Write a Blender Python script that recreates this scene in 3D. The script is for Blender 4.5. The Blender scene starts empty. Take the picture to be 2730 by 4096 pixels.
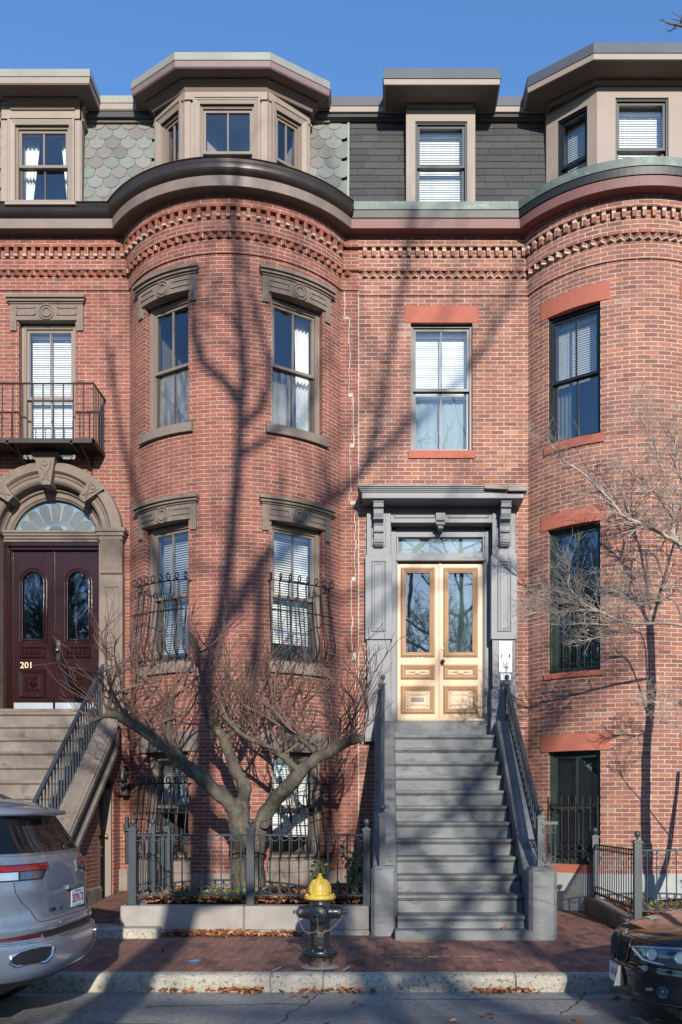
SKY_STRENGTH, SUN_STRENGTH, EXPOSURE = 0.15, 4.8, 0.46
import bpy, math, random
from math import sin, cos, pi, sqrt, atan2, asin, acos, radians
from mathutils import Vector, Matrix, noise

random.seed(11)
scene = bpy.context.scene
COL = scene.collection
F, CX, CY, CH = 2070.0, 885.0, 1865.0, 1.506      # focal length and principal point used when measuring the place


def at(x, y, Y):
    """world point at distance Y seen at measured position (x, y)"""
    return Vector(((x - CX) / F * Y, Y, CH + (CY - y) / F * Y))


# ------------------------------------------------------------------ mesh builder
class MB:
    def __init__(s):
        s.v = []; s.f = []; s.uv = []; s.mi = []; s.sm = []; s.col = []

    def add(s, vs, fs, mi=0, uvs=None, smooth=False, col=None):
        b = len(s.v)
        s.v.extend([tuple(p) for p in vs])
        for i, f in enumerate(fs):
            s.f.append([b + k for k in f])
            s.mi.append(mi); s.sm.append(smooth)
            s.uv.append(uvs[i] if uvs else None)
            s.col.append(col)

    def quad(s, a, b, c, d, mi=0, uv=None, col=None):
        s.add([a, b, c, d], [(0, 1, 2, 3)], mi, [uv] if uv else None, False, col)

    def box(s, x0, x1, y0, y1, z0, z1, mi=0, col=None):
        v = [(x0, y0, z0), (x1, y0, z0), (x1, y1, z0), (x0, y1, z0),
             (x0, y0, z1), (x1, y0, z1), (x1, y1, z1), (x0, y1, z1)]
        s.hexa(v, mi, col)

    def hexa(s, v, mi=0, col=None):
        s.add(v, [(0, 3, 2, 1), (4, 5, 6, 7), (0, 1, 5, 4), (1, 2, 6, 5), (2, 3, 7, 6), (3, 0, 4, 7)], mi, None, False, col)

    def fbox(s, fr, a0, a1, d0, d1, z0, z1, mi=0, col=None):
        p = fr.p
        s.hexa([p(a0, d1, z0), p(a1, d1, z0), p(a1, d0, z0), p(a0, d0, z0),
                p(a0, d1, z1), p(a1, d1, z1), p(a1, d0, z1), p(a0, d0, z1)], mi, col)

    def fframe(s, fr, a0, a1, z0, z1, w, d0, d1, mi=0, wt=None, wb=None):
        """rectangular picture frame of width w"""
        wt = w if wt is None else wt; wb = w if wb is None else wb
        s.fbox(fr, a0, a0 + w, d0, d1, z0, z1, mi); s.fbox(fr, a1 - w, a1, d0, d1, z0, z1, mi)
        s.fbox(fr, a0 + w, a1 - w, d0, d1, z1 - wt, z1, mi); s.fbox(fr, a0 + w, a1 - w, d0, d1, z0, z0 + wb, mi)

    def bevframe(s, fr, a0, a1, z0, z1, w, d_out, d_in, mi=0):
        """raised moulding frame whose face slopes from d_out at the outer edge to d_in at the inner edge"""
        o = [(a0, z0), (a1, z0), (a1, z1), (a0, z1)]
        i = [(a0 + w, z0 + w), (a1 - w, z0 + w), (a1 - w, z1 - w), (a0 + w, z1 - w)]
        b = min(d_out, d_in) - .02
        for k in range(4):
            k2 = (k + 1) % 4
            s.quad(fr.p(o[k][0], d_out, o[k][1]), fr.p(o[k2][0], d_out, o[k2][1]), fr.p(i[k2][0], d_in, i[k2][1]), fr.p(i[k][0], d_in, i[k][1]), mi)
            s.quad(fr.p(o[k][0], b, o[k][1]), fr.p(o[k2][0], b, o[k2][1]), fr.p(o[k2][0], d_out, o[k2][1]), fr.p(o[k][0], d_out, o[k][1]), mi)
            s.quad(fr.p(i[k][0], d_in, i[k][1]), fr.p(i[k2][0], d_in, i[k2][1]), fr.p(i[k2][0], b, i[k2][1]), fr.p(i[k][0], b, i[k][1]), mi)

    def prism(s, pts0, pts1, mi=0, smooth=False, caps=True, col=None):
        n = len(pts0)
        fs = [(i, (i + 1) % n, n + (i + 1) % n, n + i) for i in range(n)]
        s.add(list(pts0) + list(pts1), fs, mi, None, smooth, col)
        if caps:
            s.add(pts0, [tuple(range(n))[::-1]], mi, None, False, col)
            s.add(pts1, [tuple(range(n))], mi, None, False, col)

    def tube(s, pts, rad, n=6, mi=0, smooth=True, caps=True, col=None):
        pts = [Vector(p) for p in pts]
        if not hasattr(rad, '__len__'): rad = [rad] * len(pts)
        m = len(pts)
        t = (pts[1] - pts[0]).normalized()
        u = t.orthogonal().normalized()
        vs = []
        for i, p in enumerate(pts):
            if i == 0: d = pts[1] - pts[0]
            elif i == m - 1: d = pts[-1] - pts[-2]
            else: d = (pts[i + 1] - pts[i]).normalized() + (pts[i] - pts[i - 1]).normalized()
            if d.length < 1e-9: d = t
            d = d.normalized()
            u = (u - d * u.dot(d))
            u = u.normalized() if u.length > 1e-6 else d.orthogonal().normalized()
            w = d.cross(u)
            for k in range(n):
                a = 2 * pi * k / n
                vs.append(p + (u * cos(a) + w * sin(a)) * rad[i])
        fs = []
        for i in range(m - 1):
            for k in range(n):
                k2 = (k + 1) % n
                fs.append((i * n + k, i * n + k2, (i + 1) * n + k2, (i + 1) * n + k))
        s.add(vs, fs, mi, None, smooth, col)
        if caps:
            s.add(vs[:n], [tuple(range(n))[::-1]], mi, None, False, col)
            s.add(vs[-n:], [tuple(range(n))], mi, None, False, col)

    def ring(s, c, ax1, ax2, R, r, n=12, m=4, mi=0, a0=0.0, a1=2 * pi):
        c = Vector(c); ax1 = Vector(ax1); ax2 = Vector(ax2)
        full = abs(a1 - a0 - 2 * pi) < 1e-6
        pts = [c + ax1 * (R * cos(a0 + (a1 - a0) * k / n)) + ax2 * (R * sin(a0 + (a1 - a0) * k / n)) for k in range(n + 1)]
        s.tube(pts, r, m, mi, True, not full)

    def lathe(s, prof, c, n=24, mi=0, axis=(0, 0, 1), smooth=True, col=None):
        """prof: list of (radius, height along axis)"""
        ax = Vector(axis).normalized(); u = ax.orthogonal().normalized(); w = ax.cross(u); c = Vector(c)
        vs = []
        for r, h in prof:
            for k in range(n):
                a = 2 * pi * k / n
                vs.append(c + ax * h + (u * cos(a) + w * sin(a)) * r)
        fs = []
        for i in range(len(prof) - 1):
            for k in range(n):
                k2 = (k + 1) % n
                fs.append((i * n + k, i * n + k2, (i + 1) * n + k2, (i + 1) * n + k))
        s.add(vs, fs, mi, None, smooth, col)
        s.add(vs[:n], [tuple(range(n))[::-1]], mi, None, False, col)
        s.add(vs[-n:], [tuple(range(n))], mi, None, False, col)

    def sphere(s, c, r, n=12, m=8, mi=0, sz=1.0):
        prof = [(r * sin(pi * k / m) + 1e-4, -r * cos(pi * k / m) * sz) for k in range(m + 1)]
        s.lathe(prof, c, n, mi)

    def sweep(s, path, prof, mi=0, mis=None, smooth=False, ends=True):
        """extrude profile (off outward, z) along a plan path; outward is to the right of the path direction"""
        P = [Vector((p[0], p[1])) for p in path]
        N = []
        for i in range(len(P)):
            ns = []
            if i > 0:
                d = (P[i] - P[i - 1]).normalized(); ns.append(Vector((d.y, -d.x)))
            if i < len(P) - 1:
                d = (P[i + 1] - P[i]).normalized(); ns.append(Vector((d.y, -d.x)))
            if len(ns) == 1: N.append(ns[0])
            else: N.append((ns[0] + ns[1]) / (1 + ns[0].dot(ns[1])))
        k = len(prof)
        rows = []
        for i in range(len(P)):
            rows.append([(P[i].x + N[i].x * o, P[i].y + N[i].y * o, z) for o, z in prof])
        for j in range(k - 1):
            vs = []; fs = []
            for i in range(len(P)):
                vs.append(rows[i][j]); vs.append(rows[i][j + 1])
            for i in range(len(P) - 1):
                fs.append((2 * i, 2 * i + 2, 2 * i + 3, 2 * i + 1))
            s.add(vs, fs, mis[j] if mis else mi, None, smooth)
        if ends:
            s.add(rows[0], [tuple(range(k))], mi); s.add(rows[-1], [tuple(range(k))[::-1]], mi)

    def build(s, name, mats, parent=None, bevel=0.0, label=None):
        if not isinstance(mats, (list, tuple)): mats = [mats]
        off = Vector((0, 0, 0))
        if parent is not None:
            r = parent
            while r.parent: r = r.parent
            off = r.location.copy()
        me = bpy.data.meshes.new(name)
        me.from_pydata([(p[0] - off.x, p[1] - off.y, p[2] - off.z) for p in s.v], [], s.f)
        for m in mats: me.materials.append(m)
        me.polygons.foreach_set('material_index', s.mi)
        me.polygons.foreach_set('use_smooth', s.sm)
        if any(u is not None for u in s.uv):
            lay = me.uv_layers.new(name='UVMap')
            flat = []
            for f, u in zip(s.f, s.uv):
                if u is None: flat.extend([0.0, 0.0] * len(f))
                else:
                    for q in u: flat.extend(q)
            lay.data.foreach_set('uv', flat)
        if any(c is not None for c in s.col):
            ca = me.color_attributes.new('Col', 'FLOAT_COLOR', 'CORNER')
            flat = []
            for f, c in zip(s.f, s.col):
                c = c or (.5, .5, .5)
                for _ in f: flat.extend((c[0], c[1], c[2], 1.0))
            ca.data.foreach_set('color', flat)
        me.update()
        o = bpy.data.objects.new(name, me)
        COL.objects.link(o)
        if parent is not None: o.parent = parent
        if bevel:
            b = o.modifiers.new('bevel', 'BEVEL'); b.width = bevel; b.segments = 1; b.limit_method = 'ANGLE'; b.angle_limit = radians(50)
        if label: o['label'] = label
        return o


class Fr:
    """local wall frame: a along the wall to the right, d outward, z up"""
    def __init__(s, x, y, tx=1.0, ty=0.0):
        l = sqrt(tx * tx + ty * ty)
        s.x, s.y, s.tx, s.ty = x, y, tx / l, ty / l
        s.nx, s.ny = s.ty, -s.tx

    def p(s, a, d, z):
        return (s.x + s.tx * a + s.nx * d, s.y + s.ty * a + s.ny * d, z)


def thing(name, label, cat, loc=(0, 0, 0), group=None):
    o = bpy.data.objects.new(name, None)
    COL.objects.link(o); o.location = loc; o.empty_display_size = .2
    o['label'] = label; o['category'] = cat
    if group: o['group'] = group
    return o


def tag(o, label, cat, group=None):
    o['label'] = label; o['category'] = cat
    if group: o['group'] = group
    return o


def kind(o, k, label=None):
    o['kind'] = k
    if label: o['label'] = label
    return o


def dup(root, loc, label, rotz=0.0, scale=1.0):
    r = root.copy(); COL.objects.link(r); r.location = loc; r.rotation_euler = (0, 0, rotz); r.scale = (scale,) * 3
    r['label'] = label
    for ch in list(root.children):
        c = ch.copy(); COL.objects.link(c); c.parent = r
        for g in ch.children:
            d = g.copy(); COL.objects.link(d); d.parent = c
    return r


_font = None
def text_geo(mb, txt, size, fn, depth=.004, mi=0, spacing=1.0, sx=1.0):
    """writes txt with flat letters; fn(u, v, w) maps text plane to the world, centred on u=v=0"""
    cu = bpy.data.curves.new('lettering', 'FONT')
    cu.body = txt; cu.size = size; cu.extrude = depth; cu.align_x = 'CENTER'; cu.align_y = 'CENTER'
    cu.space_character = spacing; cu.resolution_u = 3
    o = bpy.data.objects.new('lettering', cu); COL.objects.link(o)
    dg = bpy.context.evaluated_depsgraph_get()
    me = o.evaluated_get(dg).to_mesh()
    vs = [fn(v.co.x * sx, v.co.y, v.co.z) for v in me.vertices]
    fs = [tuple(p.vertices) for p in me.polygons]
    o.evaluated_get(dg).to_mesh_clear()
    bpy.data.objects.remove(o); bpy.data.curves.remove(cu)
    mb.add(vs, fs, mi)


# ------------------------------------------------------------------ materials
def srgb(r, g, b):
    def f(c):
        c /= 255.0
        return c / 12.92 if c <= .04045 else ((c + .055) / 1.055) ** 2.4
    return (f(r), f(g), f(b))


def nodes(name):
    m = bpy.data.materials.new(name); m.use_nodes = True
    nt = m.node_tree; nt.nodes.clear()
    out = nt.nodes.new('ShaderNodeOutputMaterial')
    return m, nt, out


def N(nt, t, **kw):
    n = nt.nodes.new(t)
    for k, v in kw.items():
        if hasattr(n, k): setattr(n, k, v)
        else: n.inputs[k].default_value = v
    return n


def mixcol(nt, fac, a, b, mode='MIX'):
    n = nt.nodes.new('ShaderNodeMix'); n.data_type = 'RGBA'; n.blend_type = mode
    for sock, v in ((n.inputs[0], fac), (n.inputs[6], a), (n.inputs[7], b)):
        if hasattr(v, 'is_output'): nt.links.new(v, sock)
        elif isinstance(v, (tuple, list)): sock.default_value = (v[0], v[1], v[2], 1)
        else: sock.default_value = v
    return n.outputs[2]


def ramp(nt, src, stops):
    r = nt.nodes.new('ShaderNodeValToRGB')
    e = r.color_ramp.elements
    while len(e) < len(stops): e.new(.5)
    for el, (p, c) in zip(e, stops):
        el.position = p
        el.color = (c, c, c, 1) if isinstance(c, (int, float)) else (c[0], c[1], c[2], 1)
    nt.links.new(src, r.inputs[0])
    return r.outputs[0]


def stretch(nt, src, sx, sy, sz):
    mp = nt.nodes.new('ShaderNodeMapping'); mp.inputs['Scale'].default_value = (sx, sy, sz)
    nt.links.new(src, mp.inputs[0])
    return mp.outputs[0]


def mat(name, c, rough=.6, var=.15, nscale=6.0, bump=.0, bscale=40.0, metal=0.0, spec=.5, coat=0.0, var2=0.0, n2=1.2, sxyz=(1, 1, 1), tint=None, use_col=False, wear=None, wearlo=.62):
    m, nt, out = nodes(name)
    b = nt.nodes.new('ShaderNodeBsdfPrincipled')
    nt.links.new(b.outputs[0], out.inputs[0])
    tc = nt.nodes.new('ShaderNodeTexCoord')
    src = stretch(nt, tc.outputs['Object'], *sxyz)
    n1 = N(nt, 'ShaderNodeTexNoise'); n1.inputs['Scale'].default_value = nscale; n1.inputs['Detail'].default_value = 6; n1.inputs['Roughness'].default_value = .65
    nt.links.new(src, n1.inputs[0])
    base = c
    if use_col:
        at_ = nt.nodes.new('ShaderNodeAttribute'); at_.attribute_name = 'Col'
        base = at_.outputs['Color']
    v = ramp(nt, n1.outputs[0], [(.25, 1 - var), (.75, 1 + var)]) if var else None
    colo = base
    if v is not None: colo = mixcol(nt, 1.0, base, v, 'MULTIPLY')
    if var2:
        n2_ = N(nt, 'ShaderNodeTexNoise'); n2_.inputs['Scale'].default_value = n2; n2_.inputs['Detail'].default_value = 4
        nt.links.new(src, n2_.inputs[0])
        v2 = ramp(nt, n2_.outputs[0], [(.3, 1 - var2), (.7, 1 + var2)])
        colo = mixcol(nt, 1.0, colo, v2, 'MULTIPLY')
    if tint or wear:
        n3 = N(nt, 'ShaderNodeTexNoise'); n3.inputs['Scale'].default_value = nscale * .55; n3.inputs['Detail'].default_value = 8; n3.inputs['Roughness'].default_value = .7
        nt.links.new(src, n3.inputs[0])
        mk = ramp(nt, n3.outputs[0], [(wearlo - .08, 0.0), (wearlo + .04, 1.0)])
        colo = mixcol(nt, mk, colo, wear or tint)
    if hasattr(colo, 'is_output'): nt.links.new(colo, b.inputs['Base Color'])
    else: b.inputs['Base Color'].default_value = (*c, 1)
    b.inputs['Roughness'].default_value = rough
    b.inputs['Metallic'].default_value = metal
    b.inputs['Specular IOR Level'].default_value = spec
    b.inputs['Coat Weight'].default_value = coat
    b.inputs['Coat Roughness'].default_value = .05
    if bump:
        n4 = N(nt, 'ShaderNodeTexNoise'); n4.inputs['Scale'].default_value = bscale; n4.inputs['Detail'].default_value = 5
        nt.links.new(src, n4.inputs[0])
        bp = nt.nodes.new('ShaderNodeBump'); bp.inputs['Strength'].default_value = 1.0; bp.inputs['Distance'].default_value = bump
        nt.links.new(n4.outputs[0], bp.inputs['Height']); nt.links.new(bp.outputs[0], b.inputs['Normal'])
    return m


def brick_mat(name, stops, mortar, bw, bh, ms, rough=.85, uv=True, rot=0.0, wob=.004, bumpd=.004, stain=.18, offset=.5, msmooth=.25, soot=None):
    m, nt, out = nodes(name)
    b = nt.nodes.new('ShaderNodeBsdfPrincipled'); nt.links.new(b.outputs[0], out.inputs[0])
    tc = nt.nodes.new('ShaderNodeTexCoord')
    src = tc.outputs['UV'] if uv else tc.outputs['Object']
    if rot:
        mp = nt.nodes.new('ShaderNodeMapping'); mp.inputs['Rotation'].default_value = (0, 0, rot)
        nt.links.new(src, mp.inputs[0]); src = mp.outputs[0]
    # small waviness of the courses
    nw = N(nt, 'ShaderNodeTexNoise'); nw.inputs['Scale'].default_value = 3.0; nw.inputs['Detail'].default_value = 3
    nt.links.new(src, nw.inputs[0])
    sub = nt.nodes.new('ShaderNodeVectorMath'); sub.operation = 'SUBTRACT'; sub.inputs[1].default_value = (.5, .5, .5)
    nt.links.new(nw.outputs['Color'], sub.inputs[0])
    sc = nt.nodes.new('ShaderNodeVectorMath'); sc.operation = 'SCALE'; sc.inputs['Scale'].default_value = wob * 3
    nt.links.new(sub.outputs[0], sc.inputs[0])
    ad = nt.nodes.new('ShaderNodeVectorMath'); ad.operation = 'ADD'
    nt.links.new(src, ad.inputs[0]); nt.links.new(sc.outputs[0], ad.inputs[1])
    br = nt.nodes.new('ShaderNodeTexBrick')
    br.offset = offset; br.inputs['Color1'].default_value = (0, 0, 0, 1); br.inputs['Color2'].default_value = (1, 1, 1, 1); br.inputs['Mortar'].default_value = (.5, .5, .5, 1)
    br.inputs['Scale'].default_value = 1.0; br.inputs['Mortar Size'].default_value = ms; br.inputs['Mortar Smooth'].default_value = msmooth
    br.inputs['Brick Width'].default_value = bw; br.inputs['Row Height'].default_value = bh
    nt.links.new(ad.outputs[0], br.inputs['Vector'])
    col = ramp(nt, br.outputs['Color'], stops)
    n1 = N(nt, 'ShaderNodeTexNoise'); n1.inputs['Scale'].default_value = 22; n1.inputs['Detail'].default_value = 6; n1.inputs['Roughness'].default_value = .7
    nt.links.new(src, n1.inputs[0])
    col = mixcol(nt, 1.0, col, ramp(nt, n1.outputs[0], [(.25, .80), (.75, 1.2)]), 'MULTIPLY')
    n2 = N(nt, 'ShaderNodeTexNoise'); n2.inputs['Scale'].default_value = .9; n2.inputs['Detail'].default_value = 5; n2.inputs['Roughness'].default_value = .6
    nt.links.new(src, n2.inputs[0])
    st = ramp(nt, n2.outputs[0], [(.3, 1 - stain), (.7, 1 + stain)])
    nm = N(nt, 'ShaderNodeTexNoise'); nm.inputs['Scale'].default_value = 5.0; nm.inputs['Detail'].default_value = 4
    nt.links.new(src, nm.inputs[0])
    mc = mixcol(nt, 1.0, mortar, ramp(nt, nm.outputs[0], [(.3, .7), (.7, 1.15)]), 'MULTIPLY')
    fac = br.outputs['Fac']
    col = mixcol(nt, fac, col, mc)
    col = mixcol(nt, 1.0, col, st, 'MULTIPLY')
    # rain streaks: long vertical weathering marks
    n6 = N(nt, 'ShaderNodeTexNoise'); n6.inputs['Scale'].default_value = 1.0; n6.inputs['Detail'].default_value = 5; n6.inputs['Roughness'].default_value = .6
    if uv:
        nt.links.new(stretch(nt, src, 5.0, .45, 1.0), n6.inputs[0])
        col = mixcol(nt, 1.0, col, ramp(nt, n6.outputs[0], [(.35, .86), (.62, 1.05)]), 'MULTIPLY')
    # pale bloom here and there
    n5 = N(nt, 'ShaderNodeTexNoise'); n5.inputs['Scale'].default_value = 2.3; n5.inputs['Detail'].default_value = 8; n5.inputs['Roughness'].default_value = .75
    nt.links.new(src, n5.inputs[0])
    if soot:
        col = mixcol(nt, ramp(nt, n5.outputs[0], [(.55, 0.0), (.75, soot[0])]), col, soot[1])
    nt.links.new(col, b.inputs['Base Color'])
    b.inputs['Roughness'].default_value = rough; b.inputs['Specular IOR Level'].default_value = .25
    inv = nt.nodes.new('ShaderNodeMath'); inv.operation = 'MULTIPLY_ADD'; inv.inputs[1].default_value = -1.0; inv.inputs[2].default_value = 1.0
    nt.links.new(fac, inv.inputs[0])
    h = nt.nodes.new('ShaderNodeMath'); h.operation = 'MULTIPLY_ADD'; h.inputs[1].default_value = .35
    nt.links.new(n1.outputs[0], h.inputs[0]); nt.links.new(inv.outputs[0], h.inputs[2])
    bp = nt.nodes.new('ShaderNodeBump'); bp.inputs['Strength'].default_value = .8; bp.inputs['Distance'].default_value = bumpd
    nt.links.new(h.outputs[0], bp.inputs['Height']); nt.links.new(bp.outputs[0], b.inputs['Normal'])
    return m


def glass_mat(name, refl=.16, tint=(.86, .9, .9), dust=0.0, wave=.0006, rough=.015, gcol=(.9, .95, 1.0)):
    m, nt, out = nodes(name)
    tr = nt.nodes.new('ShaderNodeBsdfTransparent'); tr.inputs[0].default_value = (*tint, 1)
    gl = nt.nodes.new('ShaderNodeBsdfGlossy'); gl.inputs['Roughness'].default_value = rough; gl.inputs['Color'].default_value = (*gcol, 1)
    fr = nt.nodes.new('ShaderNodeLayerWeight'); fr.inputs['Blend'].default_value = .35
    mx = nt.nodes.new('ShaderNodeMath'); mx.operation = 'MULTIPLY_ADD'; mx.inputs[1].default_value = .55; mx.inputs[2].default_value = refl; mx.use_clamp = True
    nt.links.new(fr.outputs['Fresnel'], mx.inputs[0])
    ms = nt.nodes.new('ShaderNodeMixShader')
    nt.links.new(mx.outputs[0], ms.inputs[0]); nt.links.new(tr.outputs[0], ms.inputs[1]); nt.links.new(gl.outputs[0], ms.inputs[2])
    tc = nt.nodes.new('ShaderNodeTexCoord')
    if wave:
        n = N(nt, 'ShaderNodeTexNoise'); n.inputs['Scale'].default_value = 2.2; n.inputs['Detail'].default_value = 1
        nt.links.new(tc.outputs['Object'], n.inputs[0])
        bp = nt.nodes.new('ShaderNodeBump'); bp.inputs['Strength'].default_value = 1; bp.inputs['Distance'].default_value = wave * 6
        nt.links.new(n.outputs[0], bp.inputs['Height']); nt.links.new(bp.outputs[0], gl.inputs['Normal'])
    last = ms.outputs[0]
    if dust:
        df = nt.nodes.new('ShaderNodeBsdfDiffuse'); df.inputs[0].default_value = (.55, .58, .6, 1)
        n = N(nt, 'ShaderNodeTexNoise'); n.inputs['Scale'].default_value = 3.5; n.inputs['Detail'].default_value = 8; n.inputs['Roughness'].default_value = .75
        nt.links.new(stretch(nt, tc.outputs['Object'], 3.0, 3.0, .7), n.inputs[0])
        f = ramp(nt, n.outputs[0], [(.4, .02), (.75, dust)])
        m2 = nt.nodes.new('ShaderNodeMixShader')
        nt.links.new(f, m2.inputs[0]); nt.links.new(last, m2.inputs[1]); nt.links.new(df.outputs[0], m2.inputs[2])
        last = m2.outputs[0]
    nt.links.new(last, out.inputs[0])
    return m


def paint_mat(name, c, metal=.0, rough=.3, coat=1.0, flake=.0):
    m = mat(name, c, rough, .04, 3.0, 0, 40, metal, .5, coat)
    return m


M = {}
M['brick_red'] = brick_mat('red_brick', [(0.0, srgb(108, 70, 62)), (.08, srgb(123, 74, 63)), (.5, srgb(132, 79, 67)), (.94, srgb(141, 87, 73)), (1.0, srgb(112, 75, 67))],
                           srgb(174, 165, 152), .199, .059, .0042, wob=.003, stain=.10, soot=(.3, srgb(122, 82, 74)))
M['brick_mixed'] = brick_mat('mixed_brick', [(0.0, srgb(114, 78, 70)), (.12, srgb(128, 84, 75)), (.5, srgb(137, 90, 79)), (.85, srgb(146, 98, 86)), (.96, srgb(156, 101, 79)), (1.0, srgb(150, 122, 111))],
                             srgb(184, 174, 155), .208, .0648, .0054, wob=.006, stain=.12, msmooth=.15, soot=(.4, srgb(170, 128, 116)))
M['brick_walk'] = brick_mat('pavement_brick', [(0.0, srgb(92, 70, 64)), (.3, srgb(122, 88, 78)), (.7, srgb(136, 96, 84)), (1.0, srgb(114, 92, 84))],
                            srgb(82, 70, 64), .20, .10, .003, uv=False, rot=pi / 2, wob=.004, stain=.16, rough=.8, soot=(.35, srgb(96, 84, 78)))
M['brownstone'] = mat('brownstone', srgb(118, 106, 97), .85, .12, 9, .003, 60, spec=.2, var2=.12, n2=1.6, wear=srgb(98, 88, 80), wearlo=.64)
M['base_stone'] = mat('base_stone', srgb(126, 116, 108), .9, .16, 5, .004, 50, spec=.2, var2=.16, wear=srgb(98, 90, 84), wearlo=.6)
M['base_grey'] = mat('grey_painted_base', srgb(150, 152, 150), .85, .10, 5, .003, 50, spec=.2, var2=.10)
M['redstone'] = mat('red_painted_sandstone', srgb(160, 94, 78), .8, .07, 8, .002, 60, spec=.25, var2=.06)
M['taupe'] = mat('taupe_wood_paint', srgb(124, 110, 100), .6, .07, 9, .0015, 70, var2=.05, sxyz=(3, 3, .7))
M['taupe_pale'] = mat('pale_taupe_wood_paint', srgb(140, 126, 115), .6, .08, 9, .001, 70, var2=.05)
M['beige'] = mat('beige_panel_paint', srgb(138, 124, 113), .6, .05, 6, .001, 50, var2=.06)
M['soffit'] = mat('brown_soffit_paint', srgb(104, 88, 78), .75, .08, 7)
M['soffit_red'] = mat('red_brown_soffit_paint', srgb(122, 72, 66), .75, .08, 7)
M['fascia'] = mat('weathered_brown_fascia', srgb(116, 102, 94), .6, .14, 6, .001, 40, var2=.15, n2=2.0)
M['fascia_red'] = mat('red_brown_fascia', srgb(112, 76, 72), .6, .10, 6, .001, 40, var2=.08)
M['gutter'] = mat('bronze_gutter', srgb(70, 62, 58), .38, .18, 4, .001, 30, metal=.55, spec=.5, var2=.2)
M['patina'] = mat('green_copper', srgb(96, 106, 100), .6, .25, 7, .001, 40, metal=.1, var2=.3, n2=2.2, wear=srgb(116, 146, 130), wearlo=.62)
M['coping_pale'] = mat('pale_lead_coping', srgb(134, 135, 124), .5, .08, 5, .001, 30, metal=.15, var2=.08)
M['coping_dark'] = mat('dark_metal_coping', srgb(92, 94, 98), .42, .07, 3, .001, 20, metal=.35, var2=.08)
M['plum'] = mat('plum_cornice_paint', srgb(118, 98, 97), .6, .08, 6)
M['slate'] = mat('slate_scales', (.4, .4, .4), .7, .10, 14, .002, 50, spec=.35, use_col=True)
M['shingle'] = mat('asphalt_shingles', (.1, .1, .1), .95, .25, 70, .003, 220, spec=.15, use_col=True)
M['flatroof'] = mat('roof_membrane', (.06, .06, .06), .9)
M['iron'] = mat('dark_blue_iron_paint', srgb(50, 58, 64), .42, .12, 12, .0008, 80, var2=.08)
M['iron_black'] = mat('black_iron', srgb(30, 30, 32), .5, .15, 14, .0008, 80)
M['iron_rust'] = mat('brown_iron', srgb(44, 34, 33), .6, .2, 14, .001, 80, wear=srgb(78, 50, 42), wearlo=.66)
M['stoop_grey'] = mat('grey_stoop_paint', srgb(100, 102, 104), .6, .12, 9, .003, 45, var2=.2, n2=2.6, wear=srgb(74, 74, 74), wearlo=.60, sxyz=(.6, 1, 1.6))
M['surround'] = mat('blue_grey_door_paint', srgb(114, 116, 120), .55, .05, 7, .001, 45, var2=.06)
M['oak'] = mat('varnished_pale_wood', srgb(182, 152, 118), .42, .10, 5, .0006, 60, coat=.2, var2=.08, sxyz=(14, 14, 1.0))
M['oak_dark'] = mat('amber_wood_moulding', srgb(166, 134, 100), .4, .1, 5, 0, 60, coat=.3, var2=.06, sxyz=(6, 6, 1.5))
M['oak_line'] = mat('dark_bead_line', srgb(136, 92, 54), .5, .1, 8)
M['mahogany'] = mat('dark_varnished_mahogany', srgb(42, 19, 18), .2, .3, 5, .0003, 50, spec=.4, coat=.0, var2=.12, sxyz=(12, 12, 1.0))
M['frame_black'] = mat('black_window_frame', srgb(25, 28, 33), .4, .06, 8)
M['frame_green'] = mat('dark_green_window_frame', srgb(36, 54, 48), .45, .08, 8)
M['sash_dark'] = mat('dark_storm_sash', srgb(66, 58, 56), .5, .1, 8)
M['sash_taupe'] = mat('taupe_sash', srgb(118, 106, 96), .55, .08, 8, sxyz=(3, 3, .8))
M['glass'] = glass_mat('window_glass', .12, (.93, .96, .96), wave=.00012)
M['glass_dusty'] = glass_mat('dusty_window_glass', .10, (.78, .82, .82), dust=.40, wave=.00012)
M['glass_dark'] = glass_mat('door_glass', .15, (.5, .55, .55), wave=.0001)
M['white'] = mat('white_blind', srgb(240, 240, 236), .7, .03, 5)
M['curtain'] = mat('white_curtain', srgb(225, 225, 220), .85, .05, 5)
M['reflection_sheer'] = mat('grey_reflection_sheer', srgb(132, 146, 148), .9, .08, 6)  # pale reflection put into the colour of a sheet behind glass
M['screen'] = mat('dark_insect_screen', srgb(62, 62, 68), .8, .05, 30)
M['room'] = mat('room_wall', srgb(150, 144, 134), .9, .04, 3)
M['granite'] = mat('granite', srgb(158, 152, 140), .8, .30, 45, .006, 30, spec=.3, var2=.2, n2=4.0, wear=srgb(96, 92, 86), wearlo=.60)
M['planter'] = mat('grey_planter_concrete', srgb(142, 136, 130), .85, .12, 6, .003, 40, spec=.2, var2=.12, n2=2.5)
M['stoop_stone'] = mat('brown_grey_stoop_stone', srgb(120, 110, 102), .85, .16, 7, .004, 40, spec=.2, var2=.18, wear=srgb(92, 82, 75), wearlo=.62)
M['asphalt'] = mat('asphalt', srgb(140, 139, 134), .9, .22, 60, .003, 180, spec=.2, var2=.3, n2=1.1, sxyz=(.5, 1, 1), wear=srgb(112, 110, 106), wearlo=.55)
M['asphalt_patch'] = mat('asphalt_patch', srgb(118, 116, 112), .9, .25, 60, .003, 180, spec=.2, var2=.2, n2=1.3)
M['tar'] = mat('tar', srgb(58, 56, 54), .8, .15, 20)
M['soil'] = mat('soil', srgb(70, 56, 46), .95, .35, 20, .02, 25, spec=.1)
M['grass'] = mat('park_grass', srgb(104, 108, 74), .95, .3, 3)
M['bark'] = mat('grey_brown_bark', srgb(82, 76, 68), .92, .42, 18, .022, 26, spec=.12, var2=.35, n2=3.5, sxyz=(1, 1, .6), wear=srgb(104, 102, 80), wearlo=.60)
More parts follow.
